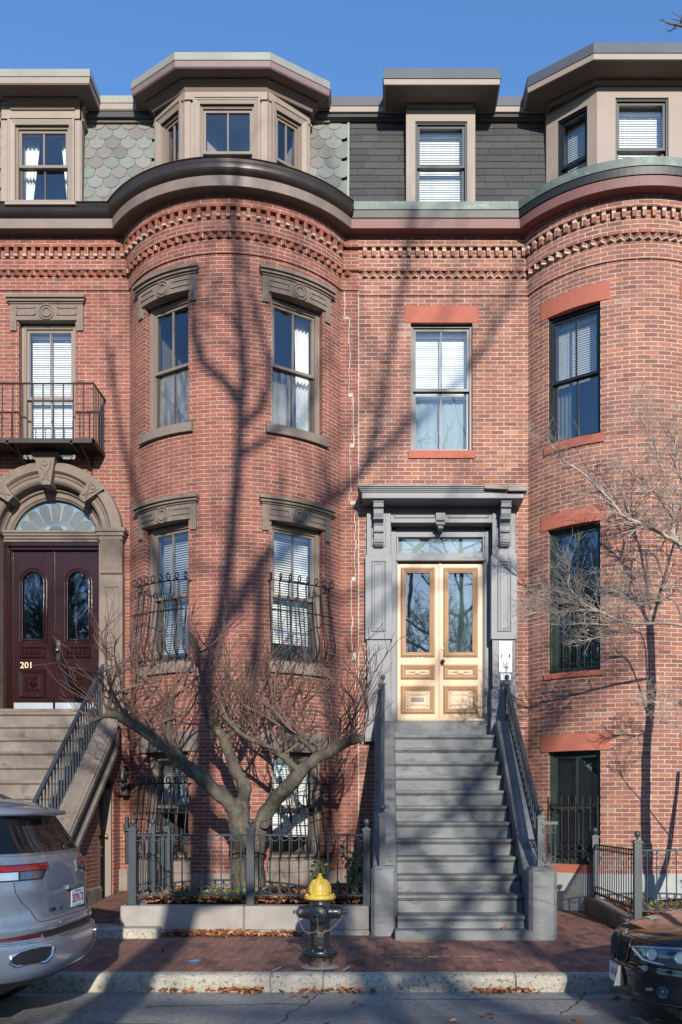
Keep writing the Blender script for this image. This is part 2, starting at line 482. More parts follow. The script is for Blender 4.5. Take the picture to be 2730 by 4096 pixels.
M['twig'] = mat('brown_twigs', srgb(104, 84, 76), .8, .25, 9, spec=.2)
M['twig_dark'] = mat('dark_bark', srgb(92, 82, 76), .85, .2, 9, spec=.2)
M['dogwood'] = mat('pale_grey_bark', srgb(158, 146, 134), .8, .22, 12, spec=.2)
M['leaf_dead'] = mat('dead_leaves', (.2, .1, .05), .8, .25, 30, spec=.2, use_col=True)
M['leaf_green'] = mat('green_leaves', (.06, .1, .03), .55, .25, 30, spec=.4, use_col=True)
M['hyd_black'] = mat('black_hydrant_paint', srgb(30, 34, 38), .32, .12, 12, .002, 40, coat=.25, wear=srgb(96, 96, 94), wearlo=.67)
M['hyd_yellow'] = mat('yellow_hydrant_paint', srgb(198, 168, 62), .45, .12, 10, .002, 40, coat=.1, wear=srgb(128, 100, 48), wearlo=.64)
M['rust'] = mat('rusty_pipe', srgb(96, 78, 70), .85, .2, 12, .002, 40, wear=srgb(120, 112, 104), wearlo=.6)
M['chain'] = mat('steel_chain', srgb(120, 112, 104), .45, .2, 30, metal=.6)
M['brass'] = mat('brass', srgb(196, 160, 96), .3, .08, 9, metal=.9)
M['steel'] = mat('brushed_steel', srgb(200, 204, 206), .34, .08, 5, metal=.85, sxyz=(6, 6, 1))
M['steel_dark'] = mat('dark_metal', srgb(70, 72, 74), .4, .1, 9, metal=.5)
M['chrome'] = mat('chrome', srgb(225, 228, 232), .12, .03, 5, metal=1.0)
M['suv'] = paint_mat('silver_blue_car_paint', srgb(122, 133, 148), .45, .30, 1.0)
M['black_paint'] = paint_mat('black_car_paint', srgb(14, 14, 16), .0, .12, 1.0)
M['car_glass'] = mat('dark_car_glass', srgb(14, 18, 24), .05, .03, 5, spec=.5)
M['plastic'] = mat('black_plastic', srgb(26, 27, 30), .45, .08, 20)
M['red_lens'] = mat('red_lens', srgb(122, 14, 22), .12, .05, 8, coat=.8)
M['red_dark'] = mat('dark_red_lens', srgb(70, 24, 30), .14, .05, 8, coat=.8)
M['clear_lens'] = mat('clear_lens', srgb(168, 182, 192), .1, .2, 26, coat=.9, metal=.3)
M['lens_dark'] = mat('dark_clear_lens', srgb(74, 88, 102), .06, .3, 30, coat=1.0, metal=.4)
M['rubber'] = mat('tyre_rubber', srgb(30, 30, 31), .85, .1, 20)
M['alloy'] = mat('alloy_wheel', srgb(160, 162, 165), .3, .05, 9, metal=.8)
M['plate'] = mat('number_plate', srgb(205, 206, 212), .45, .04, 9)
M['plate_red'] = mat('plate_lettering', srgb(110, 30, 60), .5, .02, 9)
M['plate_blue'] = mat('plate_blue_band', srgb(88, 118, 168), .5, .02, 9)
M['mortar'] = mat('pale_mortar', srgb(176, 169, 159), .9, .12, 18, .003, 40)
M['panel_white'] = mat('brushed_silver_panel', srgb(188, 190, 191), .42, .05, 8, metal=.25)
M['cream'] = mat('cream_numerals', srgb(232, 214, 168), .4, .05, 9)
M['paint_blue'] = mat('blue_marking_paint', srgb(70, 160, 214), .8, .1, 30)
M['paint_yellow'] = mat('yellow_marking_paint', srgb(206, 204, 118), .85, .15, 30)
M['paint_white'] = mat('white_marking_paint', srgb(176, 180, 184), .85, .15, 30)
M['lead'] = mat('lead_came', srgb(150, 146, 140), .4, .05, 9, metal=.5)
M['sg_grey'] = mat('grey_textured_glass', srgb(98, 104, 102), .12, .12, 10, .001, 30, coat=.4)
M['sg_blue'] = mat('blue_glass', srgb(104, 136, 152), .12, .12, 10, coat=.4)
M['sg_pink'] = mat('mauve_glass', srgb(118, 112, 122), .12, .12, 10, coat=.4)
M['sg_amber'] = mat('amber_glass', srgb(200, 174, 110), .12, .08, 10, coat=.4)
M['sg_sky'] = mat('bright_blue_glass', srgb(104, 156, 176), .12, .08, 10, coat=.4)
# ================================================================== wall paths
class Path:
    """plan path of a facade: straight - bow - straight, u is the running length"""
    def __init__(s, xa, y, cx, cy, R, xb0, xb1, xe):
        s.xa, s.y, s.cx, s.cy, s.R, s.xb0, s.xb1, s.xe = xa, y, cx, cy, R, xb0, xb1, xe
        s.th = asin((xb1 - cx) / R)
        s.u1 = xb0 - xa
        s.uc = s.u1 + R * s.th
        s.u2 = s.u1 + 2 * R * s.th
        s.u3 = s.u2 + (xe - xb1)

    def pn(s, u):
        if u < s.u1: return (s.xa + u, s.y, 0.0, -1.0)
        if u > s.u2: return (s.xb1 + (u - s.u2), s.y, 0.0, -1.0)
        t = (u - s.uc) / s.R
        return (s.cx + s.R * sin(t), s.cy - s.R * cos(t), sin(t), -cos(t))

    def uX(s, x): return x - s.xa if x <= s.xb0 else s.u2 + x - s.xb1
    def uT(s, deg): return s.uc + s.R * radians(deg)

    def p(s, u, off=0.0, z=0.0, side=0):
        e = 1e-6 * side
        x, y, nx, ny = s.pn(u + e)
        return (x + nx * off, y + ny * off, z)

    def frame(s, u, off=0.0):
        x, y, nx, ny = s.pn(u)
        return Fr(x + nx * off, y + ny * off, -ny, nx)

    def plan(s, step=3.0):
        pts = [(s.xa, s.y)]
        n = int(2 * math.degrees(s.th) / step)
        for i in range(n + 1):
            t = -s.th + 2 * s.th * i / n
            pts.append((s.cx + s.R * sin(t), s.cy - s.R * cos(t)))
        pts.append((s.xe, s.y))
        return pts

    def breaks(s, u0, u1, step=.09):
        b = {u0, u1}
        for q in (s.u1, s.u2):
            if u0 < q < u1: b.add(q)
        n = max(2, int((s.u2 - s.u1) / step))
        for i in range(n + 1):
            q = s.u1 + (s.u2 - s.u1) * i / n
            if u0 < q < u1: b.add(q)
        return sorted(b)


def wall(mb, path, u0, u1, z0, z1, holes=(), off=0.0, mi=0):
    """holes: (ua, ub, za, zb, depth or None)"""
    us = set(path.breaks(u0, u1)); zs = {z0, z1}
    for h in holes:
        us |= {q for q in h[:2] if u0 < q < u1}; zs |= {q for q in h[2:4] if z0 < q < z1}
    us = sorted(us); zs = sorted(zs)
    for i in range(len(us) - 1):
        a, b = us[i], us[i + 1]
        if b - a < 1e-5: continue
        for j in range(len(zs) - 1):
            c, d = zs[j], zs[j + 1]
            um, zm = (a + b) / 2, (c + d) / 2
            if any(h[0] < um < h[1] and h[2] < zm < h[3] for h in holes): continue
            mb.quad(path.p(a, off, c, 1), path.p(b, off, c, -1), path.p(b, off, d, -1), path.p(a, off, d, 1), mi,
                    [(a, c), (b, c), (b, d), (a, d)])
    for h in holes:
        if len(h) < 5 or not h[4]: continue
        ua, ub, za, zb, dep = h[:5]
        x, y, nx, ny = path.pn((ua + ub) / 2)
        for u, sg in ((ua, 1), (ub, -1)):
            P = path.p(u, off, 0, sg)
            Q = (P[0] - nx * dep, P[1] - ny * dep)
            mb.quad((P[0], P[1], za), (Q[0], Q[1], za), (Q[0], Q[1], zb), (P[0], P[1], zb), mi,
                    [(u, za), (u + .2 * sg + .0, za), (u + .2 * sg, zb), (u, zb)])


def arcbox(mb, path, u0, u1, o0, o1, z0, z1, mi=0, step=.09, uvw=False, tops=None, bots=None):
    """solid that follows the wall path between offsets o0 < o1"""
    us = path.breaks(u0, u1, step)
    for i in range(len(us) - 1):
        a, b = us[i], us[i + 1]
        A0, B0 = path.p(a, o0, 0, 1), path.p(b, o0, 0, -1)
        A1, B1 = path.p(a, o1, 0, 1), path.p(b, o1, 0, -1)
        def z(p, h): return (p[0], p[1], h)
        uv = [(a, z0), (b, z0), (b, z1), (a, z1)] if uvw else None
        mb.quad(z(A1, z0), z(B1, z0), z(B1, z1), z(A1, z1), mi, uv)
        uvt = [(a, z1), (b, z1), (b, z1 + .03), (a, z1 + .03)] if uvw else None
        mb.quad(z(A1, z1), z(B1, z1), z(B0, z1), z(A0, z1), mi, uvt)
        mb.quad(z(A0, z0), z(B0, z0), z(B1, z0), z(A1, z0), mi, uvt)
        if i == 0: mb.quad(z(A0, z0), z(A1, z0), z(A1, z1), z(A0, z1), mi, uv)
        if i == len(us) - 2: mb.quad(z(B1, z0), z(B0, z0), z(B0, z1), z(B1, z1), mi, uv)


# ================================================================== windows
def slats(mb, fr, a0, a1, d, z0, z1, pitch=.036, w=.033, tilt=.55, mi=0):
    z = z1
    while z > z0:
        mb.quad(fr.p(a0, d + w * .5 * cos(tilt), z - w * .5 * sin(tilt)), fr.p(a1, d + w * .5 * cos(tilt), z - w * .5 * sin(tilt)),
                fr.p(a1, d - w * .5 * cos(tilt), z + w * .5 * sin(tilt)), fr.p(a0, d - w * .5 * cos(tilt), z + w * .5 * sin(tilt)), mi)
        z -= pitch
    mb.fbox(fr, a0, a1, d - .02, d + .02, z1, z1 + .04, mi)
    mb.fbox(fr, a0, a1, d - .012, d + .012, z - .005, z + .015, mi)
    for q in (.22, .78):
        a = a0 + (a1 - a0) * q
        mb.fbox(fr, a - .002, a + .002, d + .014, d + .017, z, z1, mi)


def drape(mb, fr, a0, a1, d, z0, z1, folds=5, amp=.025, pinch=0.0, mi=0):
    n = folds * 6; rows = 8
    vs = []; fs = []
    for j in range(rows + 1):
        t = j / rows; z = z1 + (z0 - z1) * t
        for i in range(n + 1):
            q = i / n
            a = a0 + (a1 - a0) * (q * (1 - pinch * t))
            vs.append(fr.p(a, d + amp * sin(2 * pi * folds * q + .6 * t), z))
    for j in range(rows):
        for i in range(n):
            k = j * (n + 1) + i
            fs.append((k, k + 1, k + n + 2, k + n + 1))
    mb.add(vs, fs, mi, None, True)


def window(parent, fr, w, z0, z1, m_frame, m_sash_up, m_sash_lo, rec=.11, casing=.06, mid=.5, up='glass', lo='glass',
           cover=('blind', .5), sub=False, muntin=True, sw=.042, door=False, room=True, rw=None, slat_tilt=.55):
    a0, a1 = -w / 2, w / 2
    mb = MB()
    mb.fframe(fr, a0, a1, z0, z1, casing, -rec - .16, -rec)
    if casing > .05:
        mb.fframe(fr, a0 + casing * .45, a1 - casing * .45, z0 + casing * .3, z1 - casing * .45, casing * .25, -rec - .02, -rec + .016)
    else:
        mb.fframe(fr, a0, a1, z0, z1, casing * .4, -rec - .02, -rec + .012)
    win = mb.build('window_frame' if sub else 'window', M[m_frame], parent)
    host = parent if sub else win
    b0, b1, c0, c1 = a0 + casing, a1 - casing, z0 + casing * .8, z1 - casing
    zm = c0 + (c1 - c0) * mid
    up_mb = MB()
    up_mb.fframe(fr, b0, b1, zm - .02, c1, sw, -rec - .075, -rec - .03)
    if muntin: up_mb.fbox(fr, -.011, .011, -rec - .066, -rec - .036, zm, c1 - sw)
    up_mb.build('sash', M[m_sash_up], host)
    lo_mb = MB()
    dl = -rec - .115 if not door else -rec - .075
    lo_mb.fframe(fr, b0, b1, c0, zm + .024, sw, dl - .01, dl + .035, wb=sw * 1.4)
    if muntin: lo_mb.fbox(fr, -.011, .011, dl + .002, dl + .028, c0 + sw, zm)
    lo_mb.build('sash', M[m_sash_lo], host)
    g = MB()
    e = .01
    def pane(d, q0, q1, mi):
        g.quad(fr.p(b0 + e, d, q0), fr.p(b1 - e, d, q0), fr.p(b1 - e, d, q1), fr.p(b0 + e, d, q1), mi)
    pane(-rec - .052, zm - .01, c1 - e, 0)
    pane(dl + .012, c0 + e, zm + .01, 1)
    g.build('pane', [M[up], M[lo]], host)
    dc = -rec - .22
    for cv in (cover if isinstance(cover, list) else [cover]):
        if cv is None: continue
        cm = MB()
        if cv[0] == 'blind':
            slats(cm, fr, b0 + .01, b1 - .01, dc, c1 - (c1 - c0) * cv[1], c1 - .05, tilt=slat_tilt); cm.build('blind', M['white'], host)
        elif cv[0] == 'shade':
            cm.fbox(fr, b0, b1, dc - .01, dc, c1 - (c1 - c0) * cv[1], c1); cm.build('blind', M['white'], host)
        elif cv[0] == 'curtain':
            # ('curtain', left share, right share, pinch)
            ww = b1 - b0
            if cv[1]: drape(cm, fr, b0 - .03, b0 - .03 + ww * cv[1], dc - .05, z0 - .05, c1 + .05, 4, pinch=cv[3])
            if cv[2]: drape(cm, fr, b1 + .03, b1 + .03 - ww * cv[2], dc - .05, z0 - .05, c1 + .05, 4, pinch=cv[3])
            cm.build('curtain', M['curtain'], host)
        elif cv[0] == 'reflection_sheer':
            drape(cm, fr, b0, b1, dc - .07, c0, c0 + (c1 - c0) * .52, 7, .01); cm.build('curtain', M['reflection_sheer'], host)  # pale cloth stands in for hazy reflection and insect screen in the lower sash
        elif cv[0] == 'screen':
            cm.quad(fr.p(b0, dc + .04, c0), fr.p(b1, dc + .04, c0), fr.p(b1, dc + .04, c0 + (c1 - c0) * cv[1]), fr.p(b0, dc + .04, c0 + (c1 - c0) * cv[1]))
            cm.build('insect_screen', M['screen'], host)
    if room:
        r = MB(); s_ = (rw or w / 2 + .12); d0, d1 = -rec - .17, -rec - 1.3
        za, zb = z0 - .15, z1 + .15
        r.quad(fr.p(-s_, d1, za), fr.p(s_, d1, za), fr.p(s_, d1, zb), fr.p(-s_, d1, zb))
        r.quad(fr.p(-s_, d0, za), fr.p(-s_, d1, za), fr.p(-s_, d1, zb), fr.p(-s_, d0, zb))
        r.quad(fr.p(s_, d0, za), fr.p(s_, d0, zb), fr.p(s_, d1, zb), fr.p(s_, d1, za))
        r.quad(fr.p(-s_, d0, za), fr.p(s_, d0, za), fr.p(s_, d1, za), fr.p(-s_, d1, za))
        r.quad(fr.p(-s_, d0, zb), fr.p(-s_, d1, zb), fr.p(s_, d1, zb), fr.p(s_, d0, zb))
        # pieces of the wall behind the frame, so that no light leaks round it
        for q0, q1 in ((-s_, a0), (a1, s_)):
            r.quad(fr.p(q0, d0, za), fr.p(q1, d0, za), fr.p(q1, d0, zb), fr.p(q0, d0, zb))
        r.quad(fr.p(a0, d0, za), fr.p(a1, d0, za), fr.p(a1, d0, z0), fr.p(a0, d0, z0))
        r.quad(fr.p(a0, d0, z1), fr.p(a1, d0, z1), fr.p(a1, d0, zb), fr.p(a0, d0, zb))
        r.build('room_interior', M['room'], host)
    return win


def hood(win, path, uc, hw, zb, zt, ear=.16, plain=False):
    """carved brownstone window head that follows the wall"""
    mb = MB()
    arcbox(mb, path, uc - hw * 1.07, uc + hw * 1.07, -.02, .12, zt - .05, zt)
    arcbox(mb, path, uc - hw * 1.05, uc + hw * 1.05, -.02, .085, zt - .09, zt - .05)
    arcbox(mb, path, uc - hw * 1.01, uc + hw * 1.01, -.02, .055, zt - .115, zt - .09)
    arcbox(mb, path, uc - hw, uc + hw, -.12, .035, zb, zt - .115)
    for sg in (-1, 1):
        a, b = sorted((uc + sg * hw, uc + sg * (hw - .10)))
        arcbox(mb, path, a, b, -.03, .033, zb - ear, zb)
        # incised lines of the ear
        for q in (.035, .06):
            arcbox(mb, path, uc + sg * (hw - q) - .006, uc + sg * (hw - q) + .006, .02, .041, zb - ear * .8, zb - .02)
        # sunk panel: four raised fillets
        p0, p1 = sorted((uc + sg * .17, uc + sg * (hw - .10)))
        q0, q1 = zb + .07, zt - .17
        arcbox(mb, path, p0, p1, .02, .05, q1 - .016, q1); arcbox(mb, path, p0, p1, .02, .05, q0, q0 + .016)
        arcbox(mb, path, p0, p0 + .016, .02, .05, q0, q1); arcbox(mb, path, p1 - .016, p1, .02, .05, q0, q1)
    f = path.frame(uc, .035)
    zc = (zb + zt - .115) / 2
    c = f.p(0, .006, zc)
    for R, r in ((.115, .014), (.07, .018)):
        mb.ring(c, (f.tx, f.ty, 0), (0, 0, 1), R, r, 20, 5)
    mb.build('lintel', M['brownstone'], win)


def sill(win, path, uc, hw, zb, zt, m='brownstone', out=.06):
    mb = MB(); arcbox(mb, path, uc - hw, uc + hw, -.2, out, zb, zt); mb.build('sill', M[m], win)


def plain_lintel(win, path, uc, hw, zb, zt, m='redstone', out=.012):
    mb = MB(); arcbox(mb, path, uc - hw, uc + hw, -.13, out, zb, zt); mb.build('lintel', M[m], win)


def belly_grille(win, path, uc, hw, zb, zt, nb=8, belly=.24, m='iron_black'):
    """window grille of scrolled bars that belly out at the bottom"""
    mb = MB()
    H = zt - zb
    prof = [(.05, 0.0), (.10, .015), (belly, .10), (belly + .015, .22), (belly - .05, .42), (.12, .68), (.09, .86), (.105, .93)]
    us = [uc - hw + 2 * hw * i / (nb - 1) for i in range(nb)]
    for k, u in enumerate(us):
        pts = [path.p(u, o, zb + H * t) for o, t in prof]
        mb.tube(pts, .0125, 5)
        f = path.frame(u)
        # outward scroll on top
        sc = []
        for i in range(14):
            a = pi + i / 13 * 2 * pi * 1.05 * -1
            r = .05 - .018 * i / 13
            sc.append(f.p(0, .105 + .05 + r * cos(a), zb + H * .93 + .03 + r * 1.15 * sin(-a) * -1))
        mb.tube(sc, .0105, 4)
    for o, t in ((.105, .92), (.185, .56), (.10, .015)):
        n = 10
        mb.tube([path.p(us[0] + (us[-1] - us[0]) * i / n, o, zb + H * t) for i in range(n + 1)], .0115, 4)
    for u in (us[0], us[-1]):
        sg = -1 if u == us[0] else 1
        for o, t in ((.105, .92), (.10, .015)):
            mb.tube([path.p(u, o, zb + H * t), path.p(u + sg * .01, -.02, zb + H * t)], .011, 4)
    # side ring scrolls
    mb.build('security_grille', M[m], win)


def dentils(mb, path, u0, u1, z0, z1, off, mi=0, pitch=.136, w=.058):
    n = int((u1 - u0) / pitch)
    for i in range(n):
        u = u0 + (u1 - u0) * (i + .5) / n
        f = path.frame(u, off)
        for a0, a1, dd, q0, q1 in ((-w / 2, w / 2, .062, z0, z1),):
            vs = [f.p(a0, dd, q0), f.p(a1, dd, q0), f.p(a1, -.01, q0), f.p(a0, -.01, q0), f.p(a0, dd, q1), f.p(a1, dd, q1), f.p(a1, -.01, q1), f.p(a0, -.01, q1)]
            uv = [(u, z0 + .01), (u + w, z0 + .01), (u + w, z0 + .05), (u, z0 + .05)]
            fs = [(0, 3, 2, 1), (4, 5, 6, 7), (0, 1, 5, 4), (1, 2, 6, 5), (2, 3, 7, 6), (3, 0, 4, 7)]
            mb.add(vs, fs, mi, [uv] * 6)


def dogtooth(mb, path, u0, u1, z0, z1, off, mi=0, pitch=.13):
    n = int((u1 - u0) / pitch)
    for i in range(n):
        u = u0 + (u1 - u0) * (i + .5) / n
        f = path.frame(u, off); h = pitch * .46
        vs = [f.p(-h, 0, z0), f.p(h, 0, z0), f.p(0, .065, z0), f.p(-h, 0, z1), f.p(h, 0, z1), f.p(0, .065, z1)]
        uv4 = [(u, z0), (u + .05, z0), (u + .05, z0 + .04), (u, z0 + .04)]
        mb.add(vs, [(0, 2, 5, 3), (2, 1, 4, 5)], mi, [uv4, uv4])
        mb.add(vs, [(0, 1, 2), (3, 5, 4)], mi, [uv4[:3], uv4[:3]])


WALL_Y = 14.2
P1 = Path(-8.4, WALL_Y, -2.36, 15.184, 1.934, -4.025, -.695, -.41)      # number 201
P2 = Path(-.41, WALL_Y, 3.86, 15.07, 1.822, 2.26, 5.46, 9.0)            # number 199

h201 = thing('row_house', 'red brick row house 201 with fish-scale slate mansard and carved brownstone window heads', 'house', (-4.0, WALL_Y, 0))
h199 = thing('row_house', 'brick row house 199 with pale wood double door and plain red lintels', 'house', (2.5, WALL_Y, 0))

# ------------------------------------------------------------------ 201: openings
A1 = P1.uX(-5.327)
bay_c = (-29.6, 33.4); HALF = 13.1
holes1 = [(A1 - .445, A1 + .445, 7.05, 9.24, .24)]
floors = [(7.245, 9.21), (3.70, 5.83), (.77, 2.40)]
for deg in bay_c:
    for z0, z1 in floors:
        holes1.append((P1.uT(deg - HALF), P1.uT(deg + HALF), z0, z1, .24))
# portal opening with stepped arch behind the stone ring
pc = P1.uX(-5.27)
holes1.append((pc - .9, pc + .9, 2.6, 5.84, .3))
for k in range(8):
    za, zb = 5.84 + .12 * k, 5.84 + .12 * (k + 1)
    r = sqrt(max(.01, 1.0 - (zb - 5.83 - .05) ** 2))
    if zb - 5.83 < 1.0: holes1.append((pc - r, pc + r, za, zb, None))
mb = MB()
wall(mb, P1, 0, P1.u3, .55, 9.71, holes1)
ZT = 10.56
arcbox(mb, P1, 0, P1.u3, -.05, .022, 9.715, 9.915, uvw=True)
arcbox(mb, P1, 0, P1.u3, -.05, .022, 9.915, 10.02, uvw=True)
dogtooth(mb, P1, .2, P1.u1 - .01, 9.925, 10.0, .022); dogtooth(mb, P1, P1.u1 + .02, P1.u2 - .02, 9.925, 10.0, .022); dogtooth(mb, P1, P1.u2 + .03, P1.u3 - .1, 9.925, 10.0, .022)
arcbox(mb, P1, 0, P1.u3, -.05, .075, 10.005, 10.185, uvw=True)
arcbox(mb, P1, 0, P1.u3, -.05, .06, 10.185, 10.335, uvw=True)
dentils(mb, P1, .2, P1.u1 - .02, 10.19, 10.33, .06); dentils(mb, P1, P1.u1 + .07, P1.u2 - .07, 10.19, 10.33, .06); dentils(mb, P1, P1.u2 + .03, P1.u3 - .12, 10.19, 10.33, .06)
arcbox(mb, P1, 0, P1.u3, -.05, .125, 10.335, ZT, uvw=True)
# pale mortar of the repaired joint between the two houses
jag = [(-.64, 9.70), (-.64, 9.3), (-.56, 9.28), (-.56, 8.1), (-.5, 8.05), (-.5, 7.3), (-.55, 7.25), (-.55, 6.4), (-.47, 6.35), (-.47, 5.2), (-.52, 5.15), (-.52, 4.0), (-.46, 3.9), (-.46, 3.4)]
for (xa, za), (xb, zb) in zip(jag[:-1], jag[1:]):
    n = max(1, int(abs(za - zb) / .13))
    for i in range(n):
        q0, q1 = i / n, (i + 1) / n
        jx = random.uniform(-.012, .012)
        x0, x1 = xa + (xb - xa) * q0 + jx, xa + (xb - xa) * q1 + jx
        w_ = random.uniform(.003, .008)
        zz0, zz1 = za + (zb - za) * q0, za + (zb - za) * q1
        mb.box(min(x0, x1) - w_, max(x0, x1) + w_, WALL_Y - .004, WALL_Y + .01, min(zz0, zz1) - .004, max(zz0, zz1) + .004, 1)
mb.box(-.42, -.409, WALL_Y - .005, WALL_Y + .01, .6, 9.7, 1)
mb.build('brick_wall', [M['brick_red'], M['mortar']], h201)
mb = MB(); arcbox(mb, P1, P1.uX(-4.2), P1.u3, -.1, .05, -.3, .60); mb.build('stone_base', M['base_stone'], h201)

# windows of 201
w = window(h201, P1.frame(A1), .885, 7.06, 9.24, 'taupe', 'sash_taupe', 'sash_taupe', cover=('blind', .86), mid=.47, casing=.07, slat_tilt=1.1)
hood(w, P1, A1, .575, 9.24, 9.606)
covers = {(0, -29.6): [('curtain', .0, .24, .1)], (0, 33.4): [('curtain', 0, .34, .15)],
          (1, -29.6): [('blind', .9)], (1, 33.4): [('blind', .82)],
          (2, -29.6): [('blind', .55)], (2, 33.4): [('blind', .8)]}
for k, (z0, z1) in enumerate(floors):
    for deg in bay_c:
        u = P1.uT(deg)
        fr = P1.frame(u, -.047)
        w = window(h201, fr, 2 * P1.R * sin(radians(HALF)), z0, z1, 'taupe', 'sash_taupe', 'sash_dark' if k < 2 else 'sash_dark', cover=covers[(k, deg)],
                   lo='glass_dusty' if k == 0 else 'glass', casing=.075, rw=.52, slat_tilt=.95 if k == 1 else 1.1)
        if k < 2: hood(w, P1, u, P1.R * radians(17.2), z1, (9.55, 6.17)[k])
        else: plain_lintel(w, P1, u, P1.R * radians(18), 2.40, 2.69, 'brownstone', .03)
        if k < 2: sill(w, P1, u, P1.R * radians(15.5), z0 - .13, z0)
        else: sill(w, P1, u, P1.R * radians(15), z0 - .17, z0, 'base_stone', .07)
        if k == 1: belly_grille(w, P1, u, P1.R * radians(14.2), 3.76, 5.02, belly=.22)
        if k == 2: belly_grille(w, P1, u, P1.R * radians(14.2), .80, 2.02, belly=.22)

# ------------------------------------------------------------------ cornice and gutter
def cornice(house, path, mats, red):
    O = .32
    R = path.R + O; yo = path.y - O; th = acos((path.cy - yo) / R)
    arc = [(path.cx + R * sin(-th + 2 * th * i / 44), path.cy - R * cos(-th + 2 * th * i / 44)) for i in range(45)]
    plan = [(path.xa, yo)] + arc + [(path.xe, yo)]
    if red: plan[0] = (-.525, yo)
    else: plan = plan[:-1] + [(-.515, yo)]
    def sw(mb, prof, smooth=False): mb.sweep(plan, [(o - O, z) for o, z in prof], smooth=smooth)
    mb = MB(); sw(mb, [(.0, ZT - .05), (.30, ZT - .045), (.30, ZT - .03)]); mb.build('soffit', M[mats[0]], house)
    mb = MB(); sw(mb, [(.29, ZT - .06), (.32, ZT - .06), (.335, ZT + .075), (.29, ZT + .08)]); mb.build('fascia', M[mats[1]], house)
    mb = MB()
    if not red:
        prof = [(.25, ZT + .07)]
        for i in range(9):
            a = -pi / 2 + pi * .62 * i / 8
            prof.append((.30 + .115 * cos(a), ZT + .185 + .115 * sin(a)))
        prof += [(.405, ZT + .27), (.425, ZT + .285), (.40, ZT + .295), (.36, ZT + .26)]
        sw(mb, prof, True)
        mb.build('gutter', M['gutter'], house)
    else:
        sw(mb, [(.25, ZT + .075), (.355, ZT + .08), (.365, ZT + .19), (.30, ZT + .19)])
        mb.build('gutter', M['iron_black'], house)
        mb = MB(); sw(mb, [(.30, ZT + .185), (.38, ZT + .19), (.385, ZT + .31), (.36, ZT + .315), (.30, ZT + .30)])
        mb.build('gutter_flashing', M['patina'], house)
    # flat roof of the bow and blocking behind the gutter
    mb = MB()
    P = [Vector(p) for p in plan]
    inner = [(p.x, min(p.y, 14.4)) for p in P]
    zz = ZT + .2
    for a, b in zip(inner[:-1], inner[1:]):
        mb.quad((a[0], a[1] + .02, zz), (b[0], b[1] + .02, zz), (b[0], 14.6, zz), (a[0], 14.6, zz))
    mb.build('gutter_bed', M['flatroof'], house)

cornice(h201, P1, ('soffit', 'fascia'), False)
cornice(h199, P2, ('soffit_red', 'fascia_red'), True)

# ------------------------------------------------------------------ mansards
MY0, MY1, MZ0, MZ1 = 13.93, 14.12, 10.70, 12.45
def my(z): return MY0 + (MY1 - MY0) * (z - MZ0) / (MZ1 - MZ0)

slate_cols = [srgb(112, 114, 110), srgb(119, 120, 117), srgb(108, 115, 110), srgb(112, 109, 104), srgb(116, 122, 117), srgb(121, 119, 116), srgb(107, 105, 101)]
sw_, ex = .247, .164
def slates(xl, xr):
    """one run of fish-scale slates between two uprights"""
    mb = MB()
    mb.quad((xl, MY0 + .03, MZ0), (xr, MY0 + .03, MZ0), (xr, MY1 + .03, MZ1), (xl, MY1 + .03, MZ1), 0, None, srgb(90, 92, 90))
    row = 0; z = MZ1 - .12
    while z > MZ0 + .02:
        x = -8.576 + (row % 2) * sw_ / 2
        while x < xr:
            c = random.choice(slate_cols); k = random.uniform(.88, 1.08)
            c = tuple(q * k for q in c)
            hw = sw_ / 2 - .003
            if x + hw > xl and x - hw < xr:
                pts = []
                for i in range(11):
                    a = pi + pi * i / 10
                    pts.append((x + hw * cos(a), z + .115 + .115 * sin(a)))
                pts = [(x - hw, z + .29)] + pts + [(x + hw, z + .29)]
                pts = [(min(xr, max(xl, px)), pz) for px, pz in pts]
                def yy(zq): return my(zq) - .004 - .016 * (z + .29 - zq) / .29
                mb.prism([(px, yy(pz) + .007, pz) for px, pz in pts], [(px, yy(pz), pz) for px, pz in pts], 0, False, True, c)
            x += sw_
        row += 1; z -= ex
    mb.build('mansard_roof', M['slate'], h201)
for xl, xr in ((-8.4, -5.86), (-4.70, -3.52), (-1.20, -.56)): slates(xl, xr)

def shingles(xl, xr):
    mb = MB()
    mb.quad((xl, MY0 + .03, MZ0), (xr, MY0 + .03, MZ0), (xr, MY1 + .03, MZ1), (xl, MY1 + .03, MZ1), 0, None, srgb(50, 50, 54))
    z = MZ0 + .02; ex = .113
    while z < MZ1:
        x = xl - random.uniform(0, .4)
        while x < xr:
            wd = random.uniform(.25, .6); x0, x1 = max(x, xl + .01), min(x + wd, xr)
            k = random.uniform(.85, 1.15); c = tuple(q * k for q in srgb(72, 71, 72))
            if x1 > x0 + .01:
                dz = random.uniform(-.004, .004)
                mb.hexa([(x0, my(z) - .016, z + dz), (x1 - .004, my(z) - .016, z + dz), (x1 - .004, my(z) + .01, z), (x0, my(z) + .01, z),
                         (x0, my(z + ex) - .003, z + ex + .02), (x1 - .004, my(z + ex) - .003, z + ex + .02), (x1 - .004, my(z + ex) + .02, z + ex + .02), (x0, my(z + ex) + .02, z + ex + .02)], 0, c)
            x += wd
        z += ex
    mb.build('mansard_roof', M['shingle'], h199)
for xl, xr in ((-.555, .36), (1.36, 2.54), (5.18, 9.0)): shingles(xl, xr)
mb = MB(); mb.hexa([(-.585, MY0 - .03, MZ0), (-.553, MY0 - .03, MZ0), (-.553, MY0 + .03, MZ0), (-.585, MY0 + .03, MZ0),
                    (-.585, MY1 - .03, MZ1), (-.553, MY1 - .03, MZ1), (-.553, MY1 + .03, MZ1), (-.585, MY1 + .03, MZ1)])
mb.build('roof_edge_strip', M['coping_pale'], h201)

